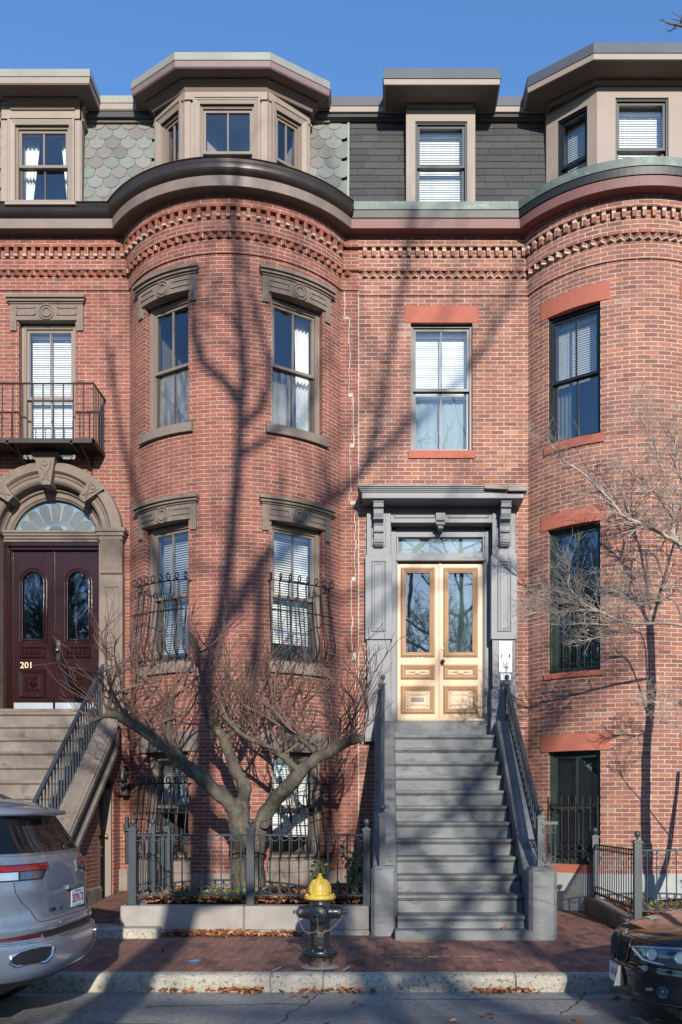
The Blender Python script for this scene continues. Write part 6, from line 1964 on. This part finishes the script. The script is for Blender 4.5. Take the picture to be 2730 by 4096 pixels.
l0 = sb.end(.40, 0)[0] - .02
def PB(u, v, w_): return sb.W(l0 - w_, -u, .385 + v)
mb = MB(); mb.hexa([PB(-.16, -.085, -.03), PB(.16, -.085, -.03), PB(.16, .085, -.03), PB(-.16, .085, -.03), PB(-.16, -.085, .0), PB(.16, -.085, 0), PB(.16, .085, 0), PB(-.16, .085, 0)]); pf = mb.build('number_plate', M['plastic'], sd)
mb = MB(); mb.hexa([PB(-.152, -.076, 0), PB(.152, -.076, 0), PB(.152, .076, 0), PB(-.152, .076, 0), PB(-.152, -.076, .012), PB(.152, -.076, .012), PB(.152, .076, .012), PB(-.152, .076, .012)]); mb.build('plate_face', M['plate'], pf)
mb = MB(); text_geo(mb, '1 AT 67T', .085, lambda u, v, w_: PB(u, v, .0135 + w_), .001, 0, 1.0, .72); mb.build('plate_lettering', M['plate_red'], pf)
mb = MB(); mb.hexa([PB(.150, -.085, .0), PB(.158, -.085, .0), PB(.158, .08, 0), PB(.150, .08, 0), PB(.140, -.09, .05), PB(.146, -.09, .05), PB(.156, .075, .012), PB(.150, .075, .012)]); mb.build('plate_frame', M['steel'], pf)
mb = MB()
def ws(u, v):
    return (lerp(1.01, 1.38, v), lerp(-.92, .92, u) * lerp(1, .97, v))
sb.patch(mb, ws, 16, 8, .005); mb.build('windscreen', M['car_glass'], sd)
for sg in (-1, 1):
    mb = MB(); mb.add([sb.W(2.0, sg * .80, 1.03), sb.W(3.9, sg * .80, 1.03), sb.W(3.5, sg * .66, 1.36), sb.W(2.6, sg * .66, 1.36)], [(0, 1, 2, 3)])
    mb.build('side_window', M['car_glass'], sd)
for l in (.92, 3.7):
    for sg in (-1, 1): wheel(sd, sb.X0 + l, sb.Yc + sg * .80, ZB + .33, .33, .23, sg)
mb = MB(); mb.box(sb.X0 + .3, sb.X0 + 4.4, sb.Yc - .75, sb.Yc + .75, ZB + .15, ZB + .22); mb.build('underbody', M['plastic'], sd)
# ================================================================== trees
def smooth(pts, n=4):
    """Catmull-Rom through points (Vector)"""
    P = [Vector(p) for p in pts]
    if len(P) < 3: return P
    Q = [P[0] * 2 - P[1]] + P + [P[-1] * 2 - P[-2]]
    out = []
    for i in range(1, len(Q) - 2):
        p0, p1, p2, p3 = Q[i - 1:i + 3]
        for k in range(n):
            t = k / n
            out.append(.5 * ((2 * p1) + (p2 - p0) * t + (2 * p0 - 5 * p1 + 4 * p2 - p3) * t * t + (3 * p1 - p0 - 3 * p2 + p3) * t ** 3))
    out.append(P[-1]); return out

def limb(mb, pts, r0, r1, n=8, rough=.06, rnd=random, k=4):
    P = smooth(pts, k); m = len(P)
    R = [(r0 + (r1 - r0) * (i / (m - 1)) ** .8) * (1 + rough * 1.6 * rnd.uniform(-1, 1)) for i in range(m)]
    for i in range(2, m - 1):
        q = P[i] * 3.1
        P[i] = P[i] + noise.noise_vector(q) * min(.05, R[i] * rough * 7)
    mb.tube(P, R, n)
    return P, R

def grow(mb, p, d, L, r, depth, rnd, up=.25, spread=.6, nchild=(2, 4), n=4, wig=.18, minr=.0018, taper=.45):
    p = Vector(p); d = Vector(d).normalized()
    segs = max(2, int(L / .12)); segs = min(segs, 6)
    pts = [p]; dirs = [d]
    for i in range(segs):
        d = (d + Vector((rnd.gauss(0, wig), rnd.gauss(0, wig), rnd.gauss(0, wig) + up * .3))).normalized()
        p = p + d * (L / segs); pts.append(p); dirs.append(d)
    mb.tube(pts, [max(minr, r * (1 - (1 - taper) * i / segs)) for i in range(segs + 1)], n if r > .012 else 3, 0, True, False)
    if depth <= 0: return
    for c in range(rnd.randint(*nchild)):
        i = rnd.randint(max(1, segs // 3), segs)
        o = dirs[i].orthogonal().normalized(); o = Matrix.Rotation(rnd.uniform(0, 2 * pi), 3, dirs[i]) @ o
        nd = (dirs[i] + o * rnd.uniform(spread * .5, spread * 1.2) + Vector((0, 0, up * .5))).normalized()
        grow(mb, pts[i], nd, L * rnd.uniform(.5, .8), max(minr, r * .55), depth - 1, rnd, up, spread, nchild, n, wig, minr, taper)

# ------------------------------------------------------------------ pollarded bare tree in the garden of 201
rt = random.Random(5)
T1 = thing('bare_tree', 'knobbly pollarded bare tree with many upright twigs on the fenced planter', 'tree', (-1.85, 11.95, .3))
def Q(x, y, Y): return at(x, y, Y)
tr = MB()
limb(tr, [Q(563, 2056, 11.95), Q(561, 2000, 11.95), Q(557, 1925, 11.95), Q(553, 1872, 11.95), Q(552, 1845, 11.95)], .155, .145, 12, .05, rt)
limb(tr, [Q(591, 2056, 11.9), Q(591, 1990, 11.9), Q(594, 1930, 11.9), Q(606, 1880, 11.9), Q(628, 1846, 11.9), Q(658, 1812, 11.85), Q(691, 1776, 11.8), Q(714, 1754, 11.75)], .115, .085, 10, .05, rt)
A_ = limb(tr, [Q(548, 1868, 11.95), Q(530, 1848, 11.9), Q(486, 1812, 11.85), Q(442, 1768, 11.8), Q(405, 1738, 11.75), Q(385, 1722, 11.7), Q(350, 1697, 11.65), Q(310, 1668, 11.6), Q(273, 1645, 11.55), Q(249, 1643, 11.5)], .115, .055, 10, .07, rt)
A2 = limb(tr, [Q(252, 1643, 11.5), Q(230, 1650, 11.45), Q(204, 1660, 11.4)], .04, .022, 7, .1, rt)
B_ = limb(tr, [Q(555, 1855, 11.95), Q(559, 1812, 12.0), Q(543, 1770, 12.05), Q(523, 1724, 12.1), Q(509, 1688, 12.1), Q(489, 1664, 12.1), Q(478, 1640, 12.1)], .105, .05, 10, .07, rt)
B2 = limb(tr, [Q(514, 1698, 12.1), Q(539, 1680, 12.1), Q(564, 1647, 12.15), Q(566, 1632, 12.15)], .05, .038, 8, .08, rt)
C_ = limb(tr, [Q(712, 1755, 11.75), Q(740, 1737, 11.7), Q(771, 1720, 11.65), Q(808, 1706, 11.6), Q(832, 1700, 11.55)], .085, .055, 9, .09, rt)
C2 = limb(tr, [Q(688, 1774, 11.78), Q(664, 1750, 11.8), Q(644, 1732, 11.85), Q(604, 1711, 11.9), Q(556, 1687, 12.0), Q(523, 1655, 12.05), Q(505, 1630, 12.05)], .05, .028, 8, .08, rt)
C3 = limb(tr, [Q(725, 1728, 11.75), Q(700, 1705, 11.8), Q(676, 1687, 11.85), Q(636, 1662, 11.95), Q(604, 1646, 12.0)], .045, .022, 8, .08, rt)
C4 = limb(tr, [Q(760, 1724, 11.68), Q(778, 1690, 11.7), Q(784, 1650, 11.7)], .035, .015, 6, .08, rt)
A3 = limb(tr, [Q(392, 1730, 11.75), Q(350, 1700, 11.9), Q(322, 1672, 12.0), Q(316, 1650, 12.0)], .055, .03, 8, .08, rt)
A4 = limb(tr, [Q(400, 1736, 11.75), Q(386, 1690, 11.7), Q(390, 1640, 11.7), Q(388, 1590, 11.7)], .045, .022, 8, .08, rt)
tr.sphere(Q(610, 1893, 11.82), .075, 12, 8); tr.ring(Q(609, 1893, 11.73), (1, 0, .1), (0, 0, 1), .055, .018, 14, 6)
for L_ in (A_, B_, C_, C2, C3, A3):
    for i in range(3, len(L_[0]), 3):
        if rt.random() < .6: tr.sphere(L_[0][i] + Vector((rt.gauss(0, .02), rt.gauss(0, .02), L_[1][i] * .6)), L_[1][i] * rt.uniform(.55, .8), 8, 6)
tr.build('trunk', M['bark'], T1)
cr = MB()
def shoots(L_, i0, per, lmin, lmax, lean, r0=.010, depth=2):
    pts, rad = L_
    for i in range(i0, len(pts)):
        for k in range(per):
            if rt.random() < .58: continue
            a = rt.uniform(0, 2 * pi)
            d = Vector((rt.gauss(lean, .42), rt.gauss(0, .35), rt.uniform(.35, 1.1)))
            grow(cr, pts[i] + Vector((0, 0, rad[i] * .5)), d, rt.uniform(lmin, lmax) * 1.15, r0 * rt.choice([.7, .9, 1.2, 2.0]), depth if rt.random() < .3 else depth - 1, rt, .2, .7, (1, 3), 5, .16, .0038)
shoots(A_, 13, 3, .30, .8, -.15); shoots(A2, 2, 2, .15, .4, -.5, .007); shoots(A3, 5, 2, .3, .8, -.1); shoots(A4, 4, 3, .3, .8, .0)
shoots(B_, 13, 3, .35, .85, .05); shoots(B2, 3, 3, .35, .8, .1); shoots(C_, 3, 3, .3, .85, .25); shoots(C2, 5, 3, .3, .8, .0); shoots(C3, 4, 3, .35, .85, .05); shoots(C4, 2, 2, .3, .7, .15)
# older arching branches
def arch(pts, r0, r1, per=2, ln=(.25, .6)):
    L_ = limb(cr, [Q(*p) for p in pts], r0, r1, 6, .08, rt); shoots(L_, 2, per, ln[0], ln[1], 0, .007)
arch([(249, 1643, 11.5), (262, 1600, 11.45), (300, 1580, 11.4), (340, 1570, 11.4), (372, 1560, 11.4)], .03, .01)
arch([(484, 1655, 12.1), (470, 1600, 12.0), (462, 1560, 11.95), (460, 1500, 11.9)], .026, .008)
arch([(523, 1655, 12.05), (500, 1600, 12.0), (470, 1575, 12.0)], .025, .01)
arch([(566, 1635, 12.15), (556, 1590, 12.1), (520, 1540, 12.0), (500, 1500, 12.0)], .024, .007)
arch([(604, 1646, 12.0), (560, 1620, 12.0), (545, 1590, 12.0)], .022, .01)
arch([(676, 1687, 11.85), (700, 1640, 11.8), (694, 1600, 11.8), (700, 1550, 11.8)], .022, .008)
arch([(640, 1662, 11.95), (650, 1620, 11.9), (690, 1590, 11.9), (740, 1590, 11.9), (775, 1560, 11.85)], .018, .007)
arch([(808, 1706, 11.6), (812, 1650, 11.6), (838, 1590, 11.6), (862, 1545, 11.6)], .022, .007)
arch([(832, 1700, 11.55), (846, 1640, 11.6), (838, 1600, 11.6), (826, 1560, 11.6)], .02, .007)
arch([(273, 1645, 11.55), (258, 1600, 11.5), (246, 1540, 11.5), (240, 1470, 11.5)], .018, .005)
arch([(249, 1643, 11.5), (236, 1600, 11.4), (222, 1550, 11.4)], .016, .006)
cr.build('crown', M['twig'], T1)

# ------------------------------------------------------------------ dogwood at the right edge
rd = random.Random(8)
T2 = thing('dogwood_tree', 'pale bare dogwood with layered branches reaching in front of the right bay', 'tree', (4.08, 11.95, .2))
tr = MB(); YD = 11.95
def G(x, y, Y=YD): return at(x, y, Y)
limb(tr, [(4.08, YD, .15), (4.10, YD, .9), (4.06, YD, 1.7), (4.05, YD, 2.5), (4.1, YD, 3.2), (4.15, YD, 3.9), (4.12, YD, 4.7)], .085, .055, 10, .05, rd)
limb(tr, [(4.09, YD, .55), (4.35, YD - .1, 1.1), (4.5, YD - .1, 1.9), (4.6, YD - .2, 2.6)], .055, .03, 8, .05, rd)
cr = MB()
def dog(pts, r0, r1, per, ln, depth=2, upv=.12, spread=.85, rmin=.0019, i0=2):
    r0 *= .78
    L_ = limb(cr, pts, r0, r1, 6, .06, rd)
    for i in range(i0, len(L_[0])):
        for k in range(per):
            if rd.random() < .2: continue
            t = (L_[0][min(i + 1, len(L_[0]) - 1)] - L_[0][max(0, i - 1)]).normalized()
            d = t * rd.uniform(.4, 1) + Vector((rd.gauss(0, .45), rd.gauss(0, .45), rd.gauss(.22, .35)))
            grow(cr, L_[0][i], d, rd.uniform(*ln), max(.004, L_[1][i] * .45), depth, rd, upv, spread, (2, 4), 4, .16, rmin)
    return L_
dog([(4.12, YD, 4.6), G(1570, 1262), G(1533, 1234, 11.9), G(1486, 1208, 11.85), G(1435, 1186, 11.8), G(1410, 1157, 11.8), G(1376, 1121, 11.75), G(1333, 1083, 11.7), G(1296, 1058, 11.7), G(1268, 1024, 11.7)], .042, .008, 2, (.16, .42))
dog([G(1560, 1250), G(1549, 1225), G(1545, 1186, 12.0), G(1522, 1155, 12.0), G(1509, 1137, 12.0), G(1479, 1104, 12.0), G(1445, 1080, 12.0)], .032, .007, 2, (.18, .42))
dog([G(1520, 1155, 12.0), G(1530, 1110, 12.0), G(1515, 1060, 12.0), G(1504, 1020, 12.0), G(1490, 985, 12.0), G(1468, 960, 12.0)], .018, .005, 2, (.18, .4))
dog([(4.12, YD, 4.9), G(1575, 1130), G(1560, 1085), G(1550, 1040, 11.9), G(1556, 1000, 11.9)], .03, .007, 3, (.2, .5))
dog([(4.15, YD, 3.9), G(1568, 1437, 11.7), G(1525, 1432, 11.6), G(1461, 1433, 11.55), G(1422, 1425, 11.5), G(1384, 1406, 11.45), G(1351, 1393, 11.4), G(1325, 1370, 11.4), G(1306, 1346, 11.4), G(1310, 1320, 11.4)], .032, .008, 2, (.16, .40), i0=10)
dog([G(1384, 1406, 11.45), G(1350, 1402, 11.4), G(1320, 1404, 11.35), G(1280, 1410, 11.3), G(1240, 1408, 11.3), G(1205, 1412, 11.3)], .012, .004, 3, (.12, .30))
dog([G(1345, 1393, 11.4), G(1310, 1385, 11.4), G(1275, 1382, 11.4), G(1240, 1384, 11.4)], .012, .004, 3, (.12, .32))
dog([G(1440, 1430, 11.5), G(1400, 1436, 11.5), G(1350, 1432, 11.45), G(1300, 1436, 11.45), G(1265, 1434, 11.4)], .011, .004, 2, (.12, .26))
dog([(4.1, YD, 3.3), G(1560, 1395, 11.8), G(1520, 1380, 11.8), G(1470, 1388, 11.8), G(1430, 1380, 11.8)], .02, .006, 3, (.15, .4))
dog([(4.1, YD, 3.2), G(1570, 1370, 12.1), G(1530, 1350, 12.1), G(1490, 1345, 12.1), G(1440, 1352, 12.1), G(1410, 1345, 12.1)], .016, .005, 2, (.15, .35))
dog([G(1461, 1433, 11.55), G(1440, 1455, 11.5), G(1400, 1460, 11.5), G(1360, 1468, 11.5), G(1330, 1476, 11.5)], .010, .004, 2, (.1, .22))
dog([(4.06, YD, 2.4), G(1568, 1620, 12.2), G(1540, 1618, 12.2), G(1510, 1612, 12.2), G(1490, 1616, 12.2)], .014, .005, 3, (.12, .3))
dog([(4.4, YD, 1.6), G(1575, 1700, 11.6), G(1555, 1665, 11.6)], .014, .005, 2, (.15, .3))
dog([(4.12, YD, 4.6), (4.3, 12.1, 5.3), (4.5, 12.1, 6.0), (4.6, 12.1, 6.6)], .04, .012, 2, (.25, .5))
tr.build('trunk', M['dogwood'], T2); cr.build('crown', M['dogwood'], T2)

# ------------------------------------------------------------------ big street tree across the road, whose shadow lies on the houses
SUN_EL, SUN_AZ = radians(18.0), radians(9.5)         # azimuth from straight behind the camera, towards the right
ds = Vector((-sin(SUN_AZ) * cos(SUN_EL), cos(SUN_AZ) * cos(SUN_EL), -sin(SUN_EL)))   # travel of the light
def back(x, y, Yw, Yt):
    """point of the tree at distance Yt whose shadow falls on the wall point seen at (x, y, Yw)"""
    p = at(x, y, Yw); k = (Yw - Yt) / ds.y
    return p - ds * k
rs = random.Random(17)
T3 = thing('street_tree', 'tall bare street tree on the near pavement casting its shadow on the house fronts', 'tree', (-1.7, -3.2, -.1))
tr = MB(); YT = -3.2
def K(x, y, Yw, dy=0.0): return back(x, y, Yw, YT + dy)
trunk0 = limb(tr, [(-1.75, YT, -.3), (-1.35, YT, 1.2), (-.75, YT, 3.0), (-.25, YT, 4.4), (.02, YT, 5.8), (.05, YT, 7.0), K(473, 1660, 13.35)], .33, .135, 12, .03, rs)
trunk = limb(tr, [K(473, 1660, 13.35), K(482, 1540, 13.3), K(505, 1430, 13.25), K(524, 1300, 13.25), K(538, 1177, 13.25), K(548, 1050, 13.25), K(551, 940, 13.25)], .135, .07, 12, .03, rs)
cr = MB()
def br(pts, r0, r1, per=1, ln=(.5, 1.3), depth=2):
    L_ = limb(tr, pts, r0, r1, 8, .04, rs)
    for i in range(3, len(L_[0])):
        for k in range(per):
            if rs.random() < .35: continue
            t = (L_[0][min(i + 1, len(L_[0]) - 1)] - L_[0][max(0, i - 1)]).normalized()
            d = t * rs.uniform(.4, 1) + Vector((rs.gauss(0, .5), rs.gauss(0, .5), rs.gauss(.25, .3)))
            grow(cr, L_[0][i], d, rs.uniform(*ln), max(.008, L_[1][i] * .35), depth, rs, .15, .7, (1, 3), 4, .15, .006)
br([K(551, 925, 13.25), K(513, 875, 13.25, .4), K(461, 823, 13.3, .9), K(440, 740, 13.5, 1.2), K(448, 650, 13.5, 1.5)], 0.090, 0.041)
br([K(551, 950, 13.25), K(562, 850, 13.25, .2), K(552, 750, 13.25, .3), K(543, 640, 13.25, .3), K(540, 560, 13.3, .3), K(545, 420, 13.2, .3)], 0.090, 0.041)
br([K(551, 985, 13.25), K(600, 935, 13.35, -.3), K(618, 860, 13.4, -.5), K(600, 760, 13.35, -.6), K(570, 650, 13.3, -.8), K(560, 560, 13.3, -.9)], 0.077, 0.034)
br([K(515, 1425, 13.25), K(548, 1385, 13.25, -.4), K(600, 1292, 13.3, -.9), K(690, 1205, 13.6, -1.4), K(780, 1130, 14.1, -1.8), K(841, 1064, 14.2, -2.0), K(892, 834, 14.2, -2.4), K(923, 664, 14.2, -2.6), K(950, 500, 14.0, -2.7)], 0.109, 0.047, 1)
br([K(600, 1292, 13.3, -.9), K(592, 1400, 13.3, -.8), K(584, 1534, 13.3, -.6), K(578, 1640, 13.3, -.4)], 0.064, 0.061, 0)
br([K(780, 1130, 14.1, -1.8), K(900, 1010, 14.2, -2.2), K(1000, 900, 14.2, -2.6), K(1092, 823, 14.2, -3.0), K(1154, 721, 14.2, -3.2), K(1200, 600, 14.2, -3.3)], 0.070, 0.034, 1, (.4, 1.0))
br([K(480, 1560, 13.3), K(400, 1380, 13.4, 1.0), K(330, 1200, 14.0, 1.6), K(280, 1000, 14.2, 2.0), K(250, 800, 14.2, 2.2)], 0.077, 0.034, 1, (.4, 1.0))
br([K(548, 1050, 13.25), K(640, 1000, 13.5, -.5), K(700, 930, 13.7, -.8), K(760, 800, 14.1, -1.0)], 0.064, 0.027, 1, (.4, .9))
br([(.05, YT, 6.9), (-.9, YT + .4, 7.5), (-1.8, YT + .8, 8.4), (-2.6, YT + 1.2, 9.6)], 0.115, 0.041, 1, (.5, 1.2))
br([(-.05, YT, 5.0), (.9, YT - .5, 5.4), (1.9, YT - 1.0, 6.3), (2.7, YT - 1.2, 7.4)], 0.096, 0.041, 1, (.4, 1.0))
tr.build('trunk', M['twig_dark'], T3); cr.build('crown', M['twig_dark'], T3)

# branch tip in the top right corner belongs to a tree on the pavement just out of the frame
T4 = thing('yard_tree', 'bare tree behind the houses whose twig tip enters the top right corner', 'tree', (13.0, 25.0, -.2))
rk = random.Random(4); tr = MB(); cr = MB()
limb(tr, [(13.0, 25, -.3), (13.1, 25, 6), (12.9, 25, 12), (12.2, 24.8, 18), (11.0, 24.5, 21.5)], .34, .12, 10, .04, rk)
L_ = limb(cr, [(11.0, 24.5, 21.5), (9.3, 24.2, 22.4), at(1590, 62, 24.0), at(1560, 58, 24.0), at(1530, 50, 24.0)], .10, .02, 6, .06, rk)
for i in range(9): grow(cr, at(1545 + 9 * i, 54 + i * 1.5, 24.0), (rk.gauss(-.3, .4), rk.gauss(0, .4), rk.gauss(.2, .5)), .38, .018, 1, rk, .1, .7, (1, 3), 4, .2, .010)
for k in range(14):
    q = L_[0][k % 5]; grow(cr, q, (rk.uniform(.2, 1), rk.gauss(0, .6), rk.gauss(.3, .6)), 1.2, .035, 2, rk, .1, .7, (2, 3), 4, .18, .010)
tr.build('trunk', M['twig_dark'], T4); cr.build('crown', M['twig_dark'], T4)

# park trees across the street, seen in the window reflections and by their soft shade
def park_tree(seed, H):
    r = random.Random(seed); t = thing('park_tree', 'bare park tree across the street', 'tree', (0, 0, 0), 'bare park trees across the street')
    tr = MB(); cr = MB()
    L_ = limb(tr, [(0, 0, -.3), (.1, .05, H * .18), (-.05, .1, H * .36), (.1, 0, H * .55), (.0, .1, H * .8)], .26, .07, 10, .04, r)
    for i in range(6, len(L_[0])):
        for k in range(3):
            d = Vector((r.gauss(0, 1), r.gauss(0, 1), r.uniform(.3, 1.0)))
            grow(cr, L_[0][i], d, H * r.uniform(.14, .22), L_[1][i] * .5, 4, r, .12, .7, (2, 4), 5, .14, .012, .5)
    tr.build('trunk', M['twig_dark'], t); cr.build('crown', M['twig_dark'], t)
    return t
pa = park_tree(31, 12.0); pb = park_tree(47, 15.0)
spots = [(pa, (3.2, -31.0, -.3), .3, .95), (pb, (8.5, -40.0, -.3), 1.0, .95), (pa, (-5.5, -33.0, -.3), 2.0, 1.0), (pb, (18.0, -42.0, -.3), 3.1, 1.0), (pa, (13.5, -32.0, -.3), 4.0, .95), (pb, (-2.0, -46.0, -.3), 5.0, 1.08), (pa, (22.0, -33.0, -.3), .6, 1.0), (pb, (-12.0, -42.0, -.3), .2, 1.0),
         (pb, (5.3, -56.0, -.3), 2.6, 1.38), (pb, (1.6, -57.0, -.3), 4.1, 1.35), (pb, (9.5, -57.0, -.3), 1.6, 1.36), (pa, (-15.0, -34.0, -.3), 3.6, 1.0), (pb, (30.0, -46.0, -.3), 4.4, 1.1),
         (pa, (-21.5, -31.0, -.3), 1.2, 1.45), (pb, (-25.5, -38.0, -.3), 2.2, 1.35), (pa, (-19.0, -34.0, -.3), 5.2, 1.5), (pb, (-23.0, -35.0, -.3), 3.2, 1.25),
         (pa, (-17.5, -2.5, -.2), .8, 1.0), (pb, (-23.0, -4.0, -.2), 2.9, 1.0), (pa, (-29.0, -6.5, -.2), 4.6, 1.2), (pb, (-37.0, -9.0, -.2), 1.1, 1.1), (pa, (20.0, -2.5, -.2), 1.9, 1.0), (pb, (28.0, -5.0, -.2), 3.7, 1.0), (pa, (38.0, -8.0, -.2), 5.5, 1.2)]
used = set()
for src, loc, rz, sc in spots:
    if src.name not in used:
        used.add(src.name); src.location = loc; src.rotation_euler = (0, 0, rz); src.scale = (sc,) * 3
    else:
        dup(src, loc, 'bare park tree across the street', rz, sc)
# two open crowned trees nearer to the street: their limbs throw the broad soft shade on the steps and the pavement
def open_tree(label, x, y, H, seed, r0):
    r = random.Random(seed); t = thing('park_tree', label, 'tree', (x, y, -.3)); tr = MB(); cr = MB()
    L_ = limb(tr, [(x, y, -.4), (x + .1, y, H * .2), (x - .1, y + .1, H * .4), (x + .15, y, H * .62), (x, y, H * .85)], r0, .06, 10, .04, r)
    for i in range(7, len(L_[0])):
        for k in range(1 + i % 2):
            d = Vector((r.gauss(0, 1), r.gauss(0, .8), r.uniform(.2, 1.0)))
            grow(cr, L_[0][i], d, H * r.uniform(.16, .26), L_[1][i] * .6, 2, r, .15, .7, (1, 3), 6, .13, .016, .5)
    tr.build('trunk', M['twig_dark'], t); cr.build('crown', M['twig_dark'], t)
open_tree('open crowned bare tree at the park edge, right of the big street tree', 5.4, -13.0, 13.0, 3, .24)
open_tree('tall open crowned bare tree with the highest limbs at the park edge', 3.3, -11.5, 18.0, 23, .26)

# unseen houses added across the park to cut horizon glow and darken pane reflections
def far_blocker(H, W):
    t = thing('blocker_house', 'unseen brick house added across the park to cut low sky glow', 'house', (0, 0, -.3), 'added brick houses across the park')
    mb = MB(); mb.box(-W / 2, W / 2, -10, 0, -.1, H); mb.build('wall', M['brick_red'], t)
    mb = MB(); mb.prism([(-W / 2 - .2, .3, H), (-W / 2 - .2, -10.3, H), (-W / 2 - .2, -5, H + 2.6)], [(W / 2 + .2, .3, H), (W / 2 + .2, -10.3, H), (W / 2 + .2, -5, H + 2.6)]); mb.build('roof', M['shingle'], t)
    for k in range(4):
        for c in range(4):
            x = -W / 2 + W * (c + .5) / 4; z = 1.2 + k * (H - 1.5) / 4
            mb = MB(); fr = Fr(x, 0, -1, 0); mb.fframe(fr, -.6, .6, z, z + 2.0, .12, -.05, .08); mb.fbox(fr, -.5, .5, .0, .03, z + .1, z + 1.9, 1); mb.build('window', [M['taupe_pale'], M['car_glass']], t)
    return t
fa = far_blocker(14.0, 13.0); fb = far_blocker(16.5, 15.0)
for k in range(11):
    loc = (-78 + 14.6 * k, -68 - (k % 3) * 1.2, -.3); src = fa if k % 2 else fb
    if k < 2: src.location = loc
    else: dup(src, loc, 'unseen brick house added across the park to cut low sky glow')

# ================================================================== light, sky, camera
world = bpy.data.worlds.new('World'); scene.world = world; world.use_nodes = True
nt = world.node_tree; nt.nodes.clear()
sky = nt.nodes.new('ShaderNodeTexSky'); sky.sky_type = 'NISHITA'; sky.sun_disc = False
sky.sun_elevation = SUN_EL; sky.sun_rotation = pi - SUN_AZ
sky.altitude = 50; sky.air_density = 1.0; sky.dust_density = .35; sky.ozone_density = 4.0
bg = nt.nodes.new('ShaderNodeBackground'); bg.inputs[1].default_value = SKY_STRENGTH
wo = nt.nodes.new('ShaderNodeOutputWorld')
nt.links.new(mixcol(nt, 1.0, sky.outputs[0], (.92, 1.10, 1.25), 'MULTIPLY'), bg.inputs[0]); nt.links.new(bg.outputs[0], wo.inputs[0])
sl = bpy.data.lights.new('sun', 'SUN'); sl.energy = SUN_STRENGTH; sl.angle = radians(.55); sl.color = (1.0, .93, .82)
so = bpy.data.objects.new('sun', sl); COL.objects.link(so); so.location = (5, -20, 20)
so.rotation_euler = ds.to_track_quat('-Z', 'Y').to_euler()
cam = bpy.data.cameras.new('camera'); co = bpy.data.objects.new('camera', cam); COL.objects.link(co)
co.location = (0, 0, CH); co.rotation_euler = (pi / 2, 0, 0)
cam.sensor_fit = 'HORIZONTAL'; cam.sensor_width = 24.0; cam.lens = 24.0 * F / 1568.0
cam.shift_x = -(CX - 784.0) / 1568.0; cam.shift_y = (CY - 1176.5) / 1568.0
cam.clip_start = .1; cam.clip_end = 2000
scene.camera = co
vs_ = scene.view_settings
vs_.view_transform = 'Standard'; vs_.look = 'None'; vs_.gamma = 1.0; vs_.use_curve_mapping = False; vs_.exposure = EXPOSURE
scene.render.engine = 'CYCLES'
scene.cycles.max_bounces = 8; scene.cycles.transparent_max_bounces = 16
scene.cycles.use_denoising = True
